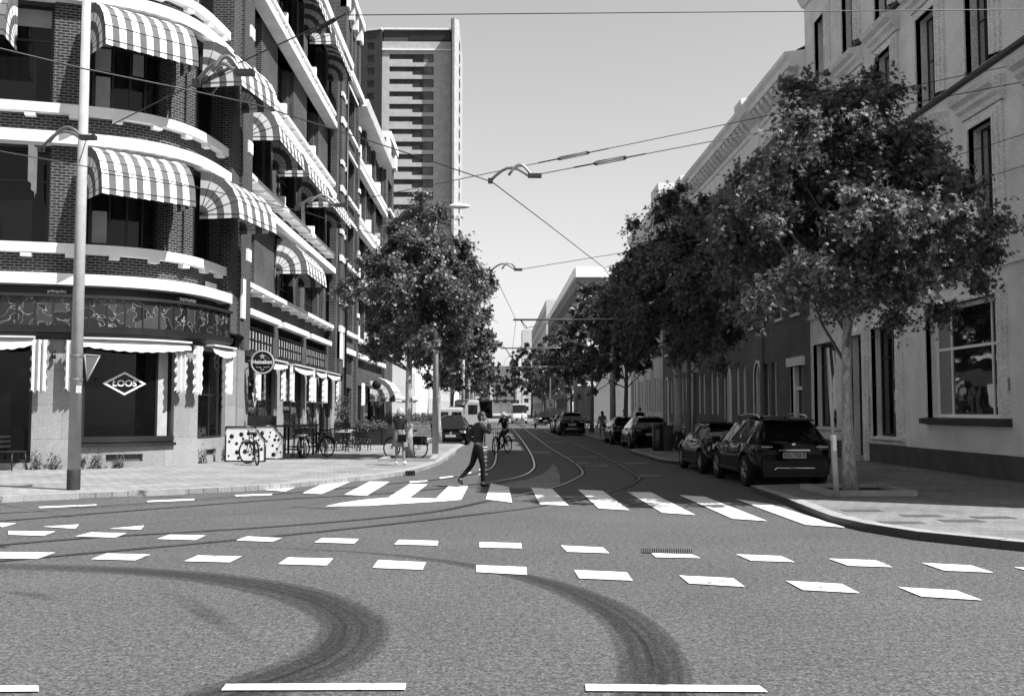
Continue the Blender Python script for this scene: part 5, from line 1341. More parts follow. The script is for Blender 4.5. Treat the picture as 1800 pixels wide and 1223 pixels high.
wr = thing('wall_plate', 'small pale sign board fixed on the white post behind the thick mast', 'sign', (8.2, 43, 3.6)); mb = MB(); mb.cbox((8.25, 43, 3.7), 1.1, .06, .62); mb.build('board', 'stucco_pale', wr, bevel=.01); mb = MB(); mb.tube([(8.6, 43.06, .12), (8.6, 43.06, 3.9)], .05, 8); mb.build('post', 'metal_mid', wr)
ts = thing('pedestrian_sign', 'square pale road sign on a pole in the distance right of the scooter', 'road sign', (4.9, 88, .12)); mb = MB(); mb.tube([(4.9, 88, .0), (4.9, 88, 4.6)], .06, 8); mb.build('post', 'metal_light', ts)
mb = MB(); mb.cbox((4.9, 87.92, 2.3), .64, .04, .76); mb.build('plate', 'panel_white', ts); mb = MB(); mb.tube([(4.85, 87.88, 2.42), (4.93, 87.88, 2.25), (4.80, 87.88, 2.06)], .035, 5); mb.tube([(4.93, 87.88, 2.25), (5.05, 87.88, 2.06)], .035, 5); mb.ell((4.88, 87.88, 2.54), .05, .02, .05); mb.build('symbol', 'ink', ts)
mb = MB(); mb.box(3.6, 6.0, 86, 90, 0, .12); struct(mb.build('traffic_island', 'kerb_stone'))

# ================================================================== CAFE FURNITURE LEFT
# round illuminated-style pub sign on its bracket
ps_ = onX(462, 637, -8.15); hs = thing('pub_sign', 'round dark beer sign with pale rim and star hanging from the corner pilaster', 'sign', ps_)
mb = MB(); mb.lathe([(0, -.07), (.40, -.07), (.425, -.04), (.425, .04), (.40, .07), (0, .07)], 32, 0, ps_, 'Y'); mb.build('disc', 'car_trim', hs)
mb = MB(); mb.lathe([(.36, -.075), (.36, -.09), (.42, -.09), (.42, -.06)], 32, 0, ps_, 'Y'); mb.build('rim', 'mast_grey', hs)
Fh = frame_m(ps_+Vector((0, -.085, 0)), (1, 0, 0), (0, -1, 0))
mb = MB(); mb.face([Fh @ Vector(p) for p in ((-.385, -.07, .002), (.385, -.07, .002), (.385, .09, .002), (-.385, .09, .002))]); mb.build('banner', 'ink', hs)
text_mesh('Heineken', .19, 'lettering', 'panel_white', hs, Fh @ Matrix.Translation((0, .012, .008)), .002, .004, .95)
mb = MB(); pts5 = [((.12 if i % 2 == 0 else .05)*math.sin(i*math.pi/5), .21+(.12 if i % 2 == 0 else .05)*math.cos(i*math.pi/5)) for i in range(10)]
for i in range(10): j = (i+1) % 10; mb.face([Fh @ Vector((0, .21, .004)), Fh @ Vector((*pts5[i], .004)), Fh @ Vector((*pts5[j], .004))])
mb.build('star', 'mast_grey', hs)
mb = MB()
for sx in (-1, 1): mb.tube([Fh @ Vector((sx*x, y, .004)) for x, y in ((.02, -.22), (.08, -.16), (.14, -.2), (.2, -.15), (.24, -.17))], .01, 4)
mb.tube([Fh @ Vector((x, y, .004)) for x, y in ((-.06, -.24), (0, -.30), (.06, -.24))], .01, 4); mb.build('scroll', 'mast_grey', hs)
mb = MB(); mb.tube([ps_+Vector((-.75, .02, .05)), ps_+Vector((-.4, 0, .05))], .025, 6); mb.tube([ps_+Vector((-.75, .02, -.35)), ps_+Vector((-.4, 0, -.1))], .018, 6); mb.build('bracket', 'black_paint', hs)
ps2 = onX(662, 676, -8.0); h2 = thing('pub_sign', 'small dark round hanging sign further along above the domed awning', 'sign', ps2); mb = MB(); mb.lathe([(0, -.04), (.29, -.04), (.31, 0), (.29, .04), (0, .04)], 24, 0, ps2, 'Y'); mb.build('disc', 'ink', h2); mb = MB(); mb.tube([ps2+Vector((-.8, 0, .1)), ps2+Vector((-.4, 0, .1))], .03, 6); mb.build('bracket', 'black_paint', h2)
# street name plate and wall lamps
s_ = arc.s_at_u(379, 5.8); pn = arc.pt(s_, -.17, onY(379, 503, arc.pt(s_, 0, 0).y).z); nn = arc.nrm(s_); sn = thing('street_name_plate', 'small pale street name plate on the brick just above the white band', 'sign', pn); Fn = frame_m(pn, (-nn.y, nn.x, 0), (nn.x, nn.y, 0))
mb = MB(); mb.box(-.42, .42, -.11, .11, 0, .02, 0, Fn); mb.build('plate', 'stucco', sn); mb = MB()
for r_ in range(2):
    for k in range(9): mb.box(-.36+k*.08, -.31+k*.08, .03-r_*.08, .055-r_*.08, .021, .024, 0, Fn)
mb.build('lettering', 'plinth', sn)
s_ = arc.s_at_u(96, 3.3); pl = arc.pt(s_, .1, 3.25); wl = thing('wall_spotlight', 'small dark spotlight on the granite pier left of the lamp mast', 'lamp', pl); mb = MB(); mb.lathe([(0, -.08), (.07, -.08), (.05, .06), (.02, .08)], 12, 0, pl); mb.build('shade', 'black_paint', wl); mb = MB(); mb.tube([pl+Vector((0, .1, .14)), pl+Vector((0, 0, .14)), pl+Vector((0, 0, .06))], .02, 6); mb.build('bracket', 'black_paint', wl)

def panel_screen(lab, x0, x1, y, seed):
    t = thing('dotted_screen', lab, 'screen', ((x0+x1)/2, y, .12), 0, 'dotted terrace screens'); z0, z1 = .14, 1.22
    out = [(x0, z0), (x1, z0), (x1, z1-.42), (x1-.34, z1), (x0, z1)]
    mb = MB()
    for i in range(5): a, b = out[i], out[(i+1) % 5]; mb.tube([(a[0], y, a[1]), (b[0], y, b[1])], .028, 6)
    mb.build('frame', 'black_paint', t); mb = MB(); mb.face([(x, y, z) for x, z in out]); mb.face([(x, y+.01, z) for x, z in out[::-1]]); pnl = mb.build('panel', 'panel_white', t)
    rd = random.Random(seed); mb = MB(); D = []
    for _ in range(200):
        x, z, r = rd.uniform(x0+.1, x1-.1), rd.uniform(z0+.08, z1-.12), rd.choice([.03, .04, .05, .07])
        if x-x1+.34+z-z1+.42 > .3: continue
        if all((x-a)**2+(z-b)**2 > (r+c+.03)**2 for a, b, c in D): D.append((x, z, r))
        if len(D) > 20: break
    for x, z, r in D: mb.lathe([(0, -.004), (r, -.004), (r, .0)], 14, 0, (x, y-.003, z), 'Y')
    mb.build('dots', 'ink', pnl)
panel_screen('near dotted white screen behind the leaning bicycle', -8.5, -7.25, 31.7, 3); panel_screen('second dotted white screen just behind the first', -8.2, -7.0, 33.3, 5)
bx = thing('bench_box', 'dark low bench box behind the dotted screens', 'bench', (-8.2, 34.2, .12)); mb = MB(); mb.cbox((-8.2, 34.6, .9), 1.0, 1.6, .14); mb.cbox((-8.2, 35.3, 1.25), 1.0, .12, .6); mb.build('seat', 'dark_wood', bx, bevel=.02); mb = MB()
for x in (-8.6, -7.8): mb.cbox((x, 34.6, .48), .1, 1.4, .7)
mb.build('leg_frame', 'dark_wood', bx)
def bar_table(lab, x, y, w_, d_, h=1.08):
    t = thing('bar_table', lab, 'table', (x, y, .12), 0, 'bar tables on the terrace'); mb = MB(); mb.cbox((x, y, .12+h), w_, d_, .06); mb.build('table_top', 'dark_wood', t, bevel=.01)
    for sx in (-1, 1):
        for sy in (-1, 1): mb = MB(); mb.cbox((x+sx*(w_/2-.08), y+sy*(d_/2-.08), .12+h/2-.02), .07, .07, h-.04); mb.build('leg', 'black_paint', t)
    mb = MB(); mb.cbox((x, y, .4), w_-.2, .05, .05); mb.build('footrest', 'black_paint', t)
bar_table('long dark bar table nearest the round pub sign', -7.3, 34.6, 1.5, .8); bar_table('dark bar table further along behind the white stool', -7.2, 37.2, 1.2, .8)
def stool(m, lab, x, y, first=None):
    t = thing('bar_stool', lab, 'stool', (x, y, .12), 0, 'bar stools on the terrace'); mb = MB(); mb.lathe([(0, .86), (.2, .86), (.21, .9), (.18, .93), (0, .93)], 16, 0, (x, y, 0)); mb.build('seat', m, t)
    for k in range(4): a = math.pi/4+k*math.pi/2; mb = MB(); mb.tube([(x+.13*math.cos(a), y+.13*math.sin(a), .86), (x+.2*math.cos(a), y+.2*math.sin(a), .12)], .018, 6); mb.build('leg', m, t)
    mb = MB(); mb.lathe([(.175, .42), (.195, .44), (.175, .46)], 16, 0, (x, y, 0)); mb.build('foot_ring', m, t)
stool('metal_light', 'pale metal bar stool standing in the sun at the end of the table', -6.55, 34.1); stool('dark_wood', 'dark bar stool tucked under the near bar table', -7.5, 33.9); stool('metal_mid', 'grey bar stool behind the near bar table', -7.0, 35.5); stool('dark_wood', 'dark bar stool beside the second bar table', -6.5, 37.6)
def chair(m, lab, x, y, rz, grp='terrace chairs', sc=1.0, backh=.86):
    t = thing('cafe_chair', lab, 'chair', (0, 0, 0), 0, grp); mb = MB(); mb.cbox((0, 0, .45), .44, .44, .04); mb.build('seat', m, t, bevel=.01)
    mb = MB()
    for z in (.58, .70, .82): mb.cbox((0, .22+.04*(z-.45), z), .40, .025, .06)
    for sx in (-1, 1): mb.tube([(sx*.2, .2, .45), (sx*.2, .25, backh)], .016, 6)
    mb.build('backrest', m, t)
    for sx in (-1, 1):
        for sy in (-1, 1): mb = MB(); mb.tube([(sx*.19, sy*.19, .45), (sx*.22, sy*.23, 0)], .016, 6); mb.build('leg', m, t)
    t.location = (x, y, .12); t.rotation_euler = (0, 0, rz); return t
ch = chair('black_paint', 'dark terrace chair nearest the second bicycle', -6.6, 40.0, .6)
CHL = [(-6.9, 41.2, 2.4, 'black terrace chair facing the street at the second small table'), (-5.9, 41.8, -.5, 'outermost black terrace chair'), (-6.7, 43.0, 1.2, 'black chair behind the outermost terrace chair'), (-5.8, 43.6, -1.8, 'black chair beside the tall dark planter'), (-7.3, 44.2, 1.9, 'black chair closest to the shop window'), (-6.4, 45.3, .3, 'black chair behind the tall dark planter'), (-5.6, 39.4, 2.0, 'black chair nearest the kerb side of the terrace'), (-7.6, 40.2, -2.2, 'black chair against the wall beside the second bicycle'), (-7.7, 42.3, 1.1, 'black chair between the shop window and the second small table'), (-5.3, 40.6, 3.0, 'black chair facing the first small pale table')]
for x, y, rz, lab in CHL: dup(ch, lab, (x, y, .12), rz)
def cafe_table(lab, x, y):
    t = thing('cafe_table', lab, 'table', (x, y, .12), 0, 'small terrace tables'); mb = MB(); mb.lathe([(0, .84), (.34, .84), (.35, .86), (.34, .88), (0, .88)], 20, 0, (x, y, 0)); mb.build('table_top', 'concrete', t); mb = MB(); mb.tube([(x, y, .84), (x, y, .14)], .03, 8); mb.lathe([(0, .12), (.22, .12), (.2, .15), (0, .16)], 16, 0, (x, y, 0)); mb.build('pedestal', 'black_paint', t)
cafe_table('small pale table nearest the second bicycle', -6.2, 40.9); cafe_table('small pale table between the farther black chairs', -6.5, 44.1)
# wooden chair at the left edge
p = G(34, 826, .12); t = chair('dark_wood', 'dark wooden chair with slatted back at the left edge of the pavement', p.x-.25, p.y+.1, 1.2, None)
t.scale = (1.15, 1.15, 1.1)
# planters
def planter(lab, x, y, w_, d_, h, m='planter_wood', fh=.6, n=900, seed=1, rz=0, sz=.055):
    t = thing('planter', lab, 'planter', (x, y, .12), 0, 'planters on the pavement'); mb = MB(); k = max(3, int(h/.16))
    for i in range(k): mb.cbox((x, y, .14+h*(i+.5)/k), w_, d_, h/k-.015)
    mb.cbox((x, y, .14+h/2), w_-.04, d_-.04, h-.02); mb.build('box', m, t); mb = MB()
    for sx in (-1, 1):
        for sy in (-1, 1): mb.cbox((x+sx*(w_/2+.01), y+sy*(d_/2+.01), .12+h/2), .07, .07, h+.02)
    mb.build('corner_post', m, t); mb = MB(); mb.cbox((x, y, .12+h-.03), w_-.08, d_-.08, .05); mb.build('soil', 'soil', t); rt = t
    rng = np.random.default_rng(seed); P = rng.uniform(-1, 1, size=(n, 3))*np.array([w_*.58, d_*.58, fh*.5])+np.array([0, 0, h+fh*.5-.05]); keep = P[:, 2] < h+fh*(.45+.5*rng.random(n)); P = P[keep]
    leaves(rng, P, sz, DIA, 'leaf_near', 'plants', t, (0, 0, 0), np.array([0, 0, h]))
q = G(601, 780, .12); planter('tall dark planter with a leafy shrub at the end of the cafe terrace', q.x, q.y, .6, .6, 1.0, 'dark_wood', 1.5, 1200, 3)
q = G(684, 779, .12); planter('grey wooden planter full of low plants behind the woman in the skirt', q.x-.1, q.y+.6, 1.3, 1.3, .95, fh=.6, n=1500, seed=5)
q = G(645, 783, .12); planter('dark slatted planter bench left of the wooden planter', q.x, q.y+1.2, 1.3, .7, .8, 'dark_wood', .45, 700, 6)
for i, (x, y, lab) in enumerate(((-4.8, 60, 'long grey planter beyond the domed awning'), (-5.4, 66, 'second long grey planter further up the left pavement'), (-4.6, 74, 'third grey planter up the left pavement'))): planter(lab, x, y, 2.2, .8, .95, fh=.55, n=900, seed=8+i, sz=.07)
t = thing('wall_box', 'pale stone pedestal block at the far left beyond the planters', 'pedestal', (-6.9, 79, .12)); mb = MB(); mb.cbox((-6.9, 79, 1.3), 1.5, 1.5, 2.4); mb.cbox((-6.9, 79, 3.6), 1.3, 1.3, 2.0); mb.cbox((-6.9, 79, 2.58), 1.65, 1.65, .12); mb.build('block', 'stucco_pale', t)
# ================================================================== CARS
def lerpk(keys, y):
    if y <= keys[0][0]: return keys[0][1]
    for (a, va), (b, vb) in zip(keys, keys[1:]):
        if y <= b: t = (y-a)/(b-a); return va+(vb-va)*t
    return keys[-1][1]
CARS = {
 # y runs rear (negative) to front; top line, belt line, half width, roof half width
 'suv': dict(L=4.45, top=[(-2.22,.78),(-2.2,1.0),(-2.1,1.06),(-1.78,1.50),(-1.6,1.56),(-.7,1.61),(.2,1.57),(.45,1.53),(1.12,1.10),(1.7,1.03),(2.05,.92),(2.2,.66)],
   belt=[(-2.22,.70),(-2.1,.98),(-1.5,.99),(1.0,.94),(2.0,.82),(2.2,.6)], hw=[(-2.22,.78),(-2.1,.86),(-1.6,.92),(1.5,.91),(2.0,.82),(2.22,.62)], rw=.60, wr=.36, wy=(-1.38, 1.32), rear=(-2.1,-1.78), wind=(.45,1.12), pill=[(-1.78,-1.6),(-.72,-.62),(.25,.33)], fl=.24),
 'wagon': dict(L=4.6, top=[(-2.3,.7),(-2.26,.92),(-2.15,.98),(-1.85,1.36),(-1.65,1.43),(-.7,1.48),(.1,1.45),(.35,1.41),(1.1,.99),(1.75,.93),(2.15,.8),(2.28,.58)],
   belt=[(-2.3,.64),(-2.15,.9),(-1.5,.92),(1.0,.86),(2.1,.72),(2.28,.52)], hw=[(-2.3,.74),(-2.15,.84),(-1.6,.90),(1.5,.88),(2.05,.8),(2.28,.6)], rw=.58, wr=.33, wy=(-1.42, 1.36), rear=(-2.15,-1.85), wind=(.35,1.1), pill=[(-1.85,-1.65),(-.72,-.62),(.15,.23)], fl=.18),
 'saloon': dict(L=4.35, top=[(-2.18,.7),(-2.14,.93),(-1.75,.99),(-1.05,1.33),(-.75,1.39),(0,1.42),(.3,1.38),(1.05,.96),(1.65,.9),(2.0,.78),(2.16,.56)],
   belt=[(-2.18,.64),(-1.9,.9),(-1.5,.91),(1.0,.86),(2.0,.72),(2.16,.5)], hw=[(-2.18,.72),(-2.0,.82),(-1.5,.87),(1.5,.86),(1.95,.78),(2.16,.58)], rw=.56, wr=.32, wy=(-1.30, 1.28), rear=(-1.75,-1.05), wind=(.3,1.05), pill=[(-1.05,-.75),(-.1,-.02)], fl=.18),
 'van': dict(L=5.2, top=[(-2.6,2.2),(-2.55,2.32),(-1.0,2.38),(.8,2.34),(1.15,2.22),(1.75,1.22),(2.3,1.06),(2.55,.8),(2.6,.6)],
   belt=[(-2.6,1.15),(1.0,1.15),(1.75,1.08),(2.3,.9),(2.6,.55)], hw=[(-2.6,.93),(2.0,.93),(2.4,.84),(2.6,.7)], rw=.80, wr=.33, wy=(-1.65, 1.65), rear=None, wind=(1.15,1.75), pill=[(-2.6,.35)], fl=.2)}
def car(kind, name, lab, cat, mb_='car_black', plate=None, rails=False, detail=True):
    K = CARS[kind]; root = thing(name, lab, cat); L = K['L']; wr = K['wr']
    ys = set(y for k in ('top', 'belt', 'hw') for y, _ in K[k])
    for wy in K['wy']:
        for a in range(0, 181, 18): ys.add(wy+(wr+.06)*math.cos(R(a)))
        ys.add(wy+wr+.09); ys.add(wy-wr-.09)
    for a, b in K['pill']: ys.add(a); ys.add(b)
    ys = sorted(ys); ys = [y for i, y in enumerate(ys) if i == 0 or y-ys[i-1] > .012]
    rings = []
    for y in ys:
        zt = lerpk(K['top'], y); zb = min(lerpk(K['belt'], y), zt-.05); w_ = lerpk(K['hw'], y); fl = K['fl']; arch = 0
        for wy in K['wy']:
            d = abs(y-wy); 
            if d < wr+.06: arch = max(arch, wr+math.sqrt(max(0, (wr+.06)**2-d*d)))
        zs = max(fl+.08, arch); zf = fl if arch == 0 else max(fl, arch-.02)
        zm = max(.58*zb+.1, zs+.06); zm = min(zm, zb-.04)
        if abs(y) > L/2-.12: zs = max(zs, fl+.12)
        high = zt-zb > .25
        if high:
            f = min(1, (zt-zb)/.5); rw = (w_-.04)*(1-f)+K['rw']*f if kind != 'van' else K['rw']
            P = [(0, zf), (w_-.30, zf), (w_-.03, zs), (w_, zm), (w_-.035, zb), (rw, zt-.07), (rw*.82, zt-.015), (0, zt)]
        else: P = [(0, zf), (w_-.30, zf), (w_-.03, zs), (w_, zm), (w_-.03, zb), (w_-.10, zb+(zt-zb)*.55), (w_*.75, zt-.01), (0, zt)]
        rings.append((y, P))
    body, gl = MB(), MB(); n = 8
    def cell(i, j):
        y0, y1 = rings[i][0], rings[i+1][0]; c = (y0+y1)/2
        if K['rear'] and K['rear'][0] < c < K['rear'][1] and j >= 5: return True
        if K['wind'][0] < c < K['wind'][1] and j >= 5: return True
        if j == 4:
            lo = K['rear'][1] if K['rear'] else K['pill'][0][0]; hi = K['wind'][1]-.1
            if lo < c < hi and all(not (a < c < b) for a, b in K['pill']) and (lerpk(K['top'], c)-lerpk(K['belt'], c)) > .2: return True
        return False
    V = []; 
    for y, P in rings: V += [Vector((x, y, z)) for x, z in P]
    Vm = [Vector((-v.x, v.y, v.z)) for v in V]
    Fb, Fg = [], []
    for i in range(len(rings)-1):
        for j in range(n-1):
            q = (i*n+j, i*n+j+1, (i+1)*n+j+1, (i+1)*n+j); (Fg if cell(i, j) else Fb).append(q)
    for VV, rev in ((V, False), (Vm, True)):
        body.mesh(VV, [q[::-1] if rev else q for q in Fb]); gl.mesh(VV, [q[::-1] if rev else q for q in Fg], 0, False)
    for r_ in (rings[0], rings[-1]):
        y, P = r_; pts = [(x, y, z) for x, z in P]+[(-x, y, z) for x, z in P[::-1]]; body.face(pts)
    bo = body.build('body', mb_, root)
    wd = bo.modifiers.new('w', 'WELD'); wd.merge_threshold = .0005
    for p in bo.data.polygons: p.use_smooth = True
    sm = bo.modifiers.new('e', 'EDGE_SPLIT'); sm.split_angle = R(38)
    g = gl.build('car_window', 'car_glass', root)
    # wheels
    for wy in K['wy']:
        for sx in (-1, 1):
            x = sx*(lerpk(K['hw'], wy)-.10); w_ = MB(); w_.lathe([(wr-.13, -.10), (wr-.02, -.10), (wr, -.06), (wr, .06), (wr-.02, .10), (wr-.13, .10)], 24, 0, (x, wy, wr), 'X'); w0_ = w_.build('wheel', 'black_rubber', root)
            rm = MB(); xo = x+sx*.085
            rm.lathe([(wr-.14, -.02), (wr-.10, .0), (wr-.14, .02)], 24, 0, (xo, wy, wr), 'X'); rm.lathe([(0, .03*sx), (.05, .02*sx), (.05, -.02)], 12, 0, (xo, wy, wr), 'X')
            for k in range(5):
                a = k*2*math.pi/5+.3; rm.tube([(xo, wy+.04*math.cos(a), wr+.04*math.sin(a)), (xo, wy+(wr-.12)*math.cos(a), wr+(wr-.12)*math.sin(a))], [.028, .02], 5)
            rm.build('rim', 'metal_mid', w0_)
    mb2 = MB(); # dark wheel housings and underbody
    mb2.box(-lerpk(K['hw'], 0)+.32, lerpk(K['hw'], 0)-.32, -L/2+.2, L/2-.2, K['fl']-.02, K['fl']+.25)
    for wy in K['wy']: mb2.box(-lerpk(K['hw'], wy)+.25, lerpk(K['hw'], wy)-.25, wy-wr-.05, wy+wr+.05, K['fl']+.1, wr*2+.04)
    mb2.build('underbody', 'ink', root)
    ry = -L/2; zb = lerpk(K['belt'], ry+.15)
    # rear
    if K['rear']:
        hw_ = lerpk(K['hw'], ry+.02)
        for sx in (-1, 1):
            l_ = MB(); zc = zb-.06; l_.cbox((sx*(hw_-.10), ry+.035, zc), .36, .10, .11, -sx*.25); l_.cbox((sx*(hw_+.02), ry+.2, zc+.01), .06, .30, .10, -sx*.25); l_.build('tail_light', 'lamp_red', root, bevel=.02)
            l_ = MB(); l_.cbox((sx*(hw_-.17), ry-.002, zc+.012), .26, .05, .02, -sx*.2); l_.build('light_strip', 'lamp_clear', root)
        b = MB(); b.cbox((0, ry+.03, .50), 2*hw_-.12, .16, .26); b.cbox((0, ry+.05, .34), 2*hw_-.2, .14, .14); b.build('bumper', mb_ if kind != 'suv' else 'car_trim', root, bevel=.05)
        if kind == 'suv':
            b = MB(); b.tube([(-.48, ry-.05, .40), (-.42, ry-.06, .47), (.42, ry-.06, .47), (.48, ry-.05, .40)], .022, 6); b.build('skid_strip', 'chrome', root)
            b = MB(); b.lathe([(0, -.01), (.05, -.01), (.055, 0), (.05, .01)], 20, 0, (0, ry+.0, .98), 'Y'); b.build('badge', 'chrome', root)
        b = MB(); b.cbox((0, ry+.0, .86), .70, .04, .03); b.build('handle_strip', 'chrome' if kind == 'suv' else 'car_trim', root)
        b = MB(); b.cbox((0, ry-.012, .745 if kind == 'suv' else .66), .52, .02, .125); pl_ = b.build('number_plate', 'plate', root)
        if plate: text_mesh(plate, .115, 'lettering', 'ink', pl_, frame_m(Vector((0, ry-.024, .745 if kind == 'suv' else .66)), (1, 0, 0), (0, -1, 0)), .001, .003, 1.05)
        b = MB(); r0, r1 = K['rear']; zt1 = lerpk(K['top'], r1); b.cbox((0, r1-.02, zt1+.02), 1.12, .30, .035); b.build('spoiler', mb_, root, bevel=.015)
        zt0 = lerpk(K['top'], r0)
        b = MB(); b.tube([(.02, r0-.02, zt0+.02), (-.32, r0+.07, zt0+.13)], .01, 5); b.build('wiper', 'car_trim', root)
    else:
        b = MB(); b.cbox((-.42, ry-.005, 1.7), .62, .01, .6); b.cbox((.42, ry-.005, 1.7), .62, .01, .6); b.build('window', 'car_glass', root); b = MB(); b.cbox((0, ry-.03, .42), 1.75, .12, .2); b.build('bumper', 'car_trim', root, bevel=.03)
        b = MB(); b.cbox((0, ry-.01, .8), .52, .02, .12); b.build('number_plate', 'plate', root)
        for sx in (-1, 1): b = MB(); b.cbox((sx*.87, ry-.01, 1.3), .1, .03, .5); b.build('tail_light', 'lamp_red', root)
    # front
    fy = L/2; hf = lerpk(K['hw'], fy-.15)
    for sx in (-1, 1):
        l_ = MB(); zc = lerpk(K['top'], fy-.18)-.14; l_.cbox((sx*(hf-.14), fy-.10, zc), .34, .14, .13, sx*.5); l_.build('headlight', 'lamp_clear', root, bevel=.04)
    b = MB(); b.cbox((0, fy-.02, .56), .9, .06, .18); b.build('grille', 'ink', root, bevel=.02); b = MB(); b.cbox((0, fy+.0, .40), 1.2, .08, .12); b.build('bumper', 'car_trim', root, bevel=.03); b = MB(); b.cbox((0, fy+.045, .47), .52, .02, .115); b.build('number_plate', 'plate', root); b = MB(); b.lathe([(0, .02), (.07, .015), (.075, 0)], 16, 0, (0, fy+.015, .60), 'Y'); b.build('badge', 'chrome', root)
    # mirrors, side trim, handles
    for sx in (-1, 1):
        wm = K['wind'][1]-.12; zz = lerpk(K['belt'], wm)+.08; xw = lerpk(K['hw'], wm); b = MB(); b.cbox((sx*(xw+.09), wm-.05, zz), .20, .12, .14); b.cbox((sx*(xw-.0), wm-.03, zz-.04), .14, .05, .04); b.build('wing_mirror', mb_, root, bevel=.035)
        b = MB()
        for hy in (-.55, .45):
            if kind != 'van': b.cbox((sx*(lerpk(K['hw'], hy)-.002), hy, lerpk(K['belt'], hy)-.12), .03, .18, .025)
        if b.f: b.build('door_handle', mb_, root)
        if kind != 'van':
            b = MB(); y0, y1 = (K['rear'][1] if kind != 'saloon' else K['rear'][1]), K['wind'][1]-.1; pts = []
            for i in range(12): y = y0+.1+(y1-y0-.1)*i/11; pts.append((sx*(lerpk(K['hw'], y)-.028), y, lerpk(K['belt'], y)+.012))
            b.tube(pts, .011, 4)
            pts = []
            for i in range(9): y = y0+.12+(K['wind'][0]-y0-.1)*i/8; pts.append((sx*(K['rw']+.012), y, lerpk(K['top'], y)-.075))
            b.tube(pts, .009, 4); b.build('window_trim', 'chrome', root)
        if rails: b = MB(); b.tube([(sx*.55, -1.45, 1.57), (sx*.56, -1.35, 1.63), (sx*.56, -.4, 1.665), (sx*.56, .25, 1.61), (sx*.55, .35, 1.56)], .018, 6); b.build('roof_rail', 'chrome', root)
        b = MB(); b.cbox((sx*(lerpk(K['hw'], 0)-.015), 0, K['fl']+.12), .05, K['wy'][1]-K['wy'][0]-2*wr-.25, .07); b.build('side_skirt', 'car_trim', root, bevel=.01)
    b = MB(); b.tube([(0, K['pill'][0][1]+.05 if kind != 'van' else 0, lerpk(K['top'], K['pill'][0][1]+.05 if kind != 'van' else 0)-.01), (0, (K['pill'][0][1]-.12) if kind != 'van' else -.1, lerpk(K['top'], K['pill'][0][1] if kind != 'van' else 0)+.10)], [.02, .006], 5); b.build('aerial', mb_, root)
    return root
def place(o, x, y, rz=0, z=0): o.location = (x, y, z); o.rotation_euler = (0, 0, R(rz)); return o
GR, GL = 'cars parked on the right', 'vehicles parked on the left'
suv = car('suv', 'parked_car', 'black off-roader with silver roof rails and a plate reading XG-952-T, nearest on the right', 'car', 'car_black', 'XG-952-T', True); place(suv, 6.62, 24.35, 1.0); suv['group'] = GR
c2 = car('saloon', 'parked_car', 'dark car with reflecting side windows parked just beyond the nearest off-roader', 'car', 'car_black'); place(c2, 6.5, 28.9, 1.0); c2['group'] = GR
c3 = car('wagon', 'parked_car', 'dark estate car seen from behind beside the litter bins', 'car', 'car_dark', '27-LB-3' and None); place(c3, 6.95, 46.4, 0); c3['group'] = GR
c4 = dup(c2, 'dark car directly in front of the dark estate car', (6.75, 52.2, 0), 0, GR)
c5 = dup(suv, 'black off-roader farther on where the person with a bicycle stands', (5.3, 70.5, 0), 0, GR)
for ch_ in list(c5.children):
    if ch_.name.startswith('number_plate'):
        for g_ in list(ch_.children): bpy.data.objects.remove(g_)
c6 = dup(c2, 'dark saloon in front of the farther black off-roader', (5.2, 76, 0), 0, GR)
c7 = car('wagon', 'parked_car', 'glossy black car facing us, parked first on the left with bright headlight', 'car', 'car_black', 'x' and None); place(c7, -2.2, 51.9, 180); c7['group'] = GL
v1 = car('van', 'parked_van', 'white panel van parked directly behind the black car facing us', 'van', 'car_white'); place(v1, -2.7, 62.6, 0); v1['group'] = GL; v1.scale = (.95, .95, .82)
v2 = dup(v1, 'taller pale van behind the first white van', (-1.9, 69.5, 0), 0, GL, (1.0, 1.0, 1.05))
v3 = dup(v1, 'white van third in the row on the left', (-2.0, 77, 0), 0, GL, (.9, .9, .85)); v4 = dup(v1, 'last white van visible up the left side', (-2.0, 85, 0), 0, GL, (.9, .9, .85))
v5 = dup(v1, 'white van facing us beside the tram shelter', (3.2, 132, 0), math.pi, 'vehicles at the far end', (1.1, 1.1, 1.1)); c8 = dup(suv, 'dark car facing us right of the distant white van', (5.9, 118, 0), math.pi, 'vehicles at the far end')
for ch_ in list(c8.children):
    if ch_.name.startswith('number_plate'):
        for g_ in list(ch_.children): bpy.data.objects.remove(g_)
for c_ in (c5, c8):
    pass

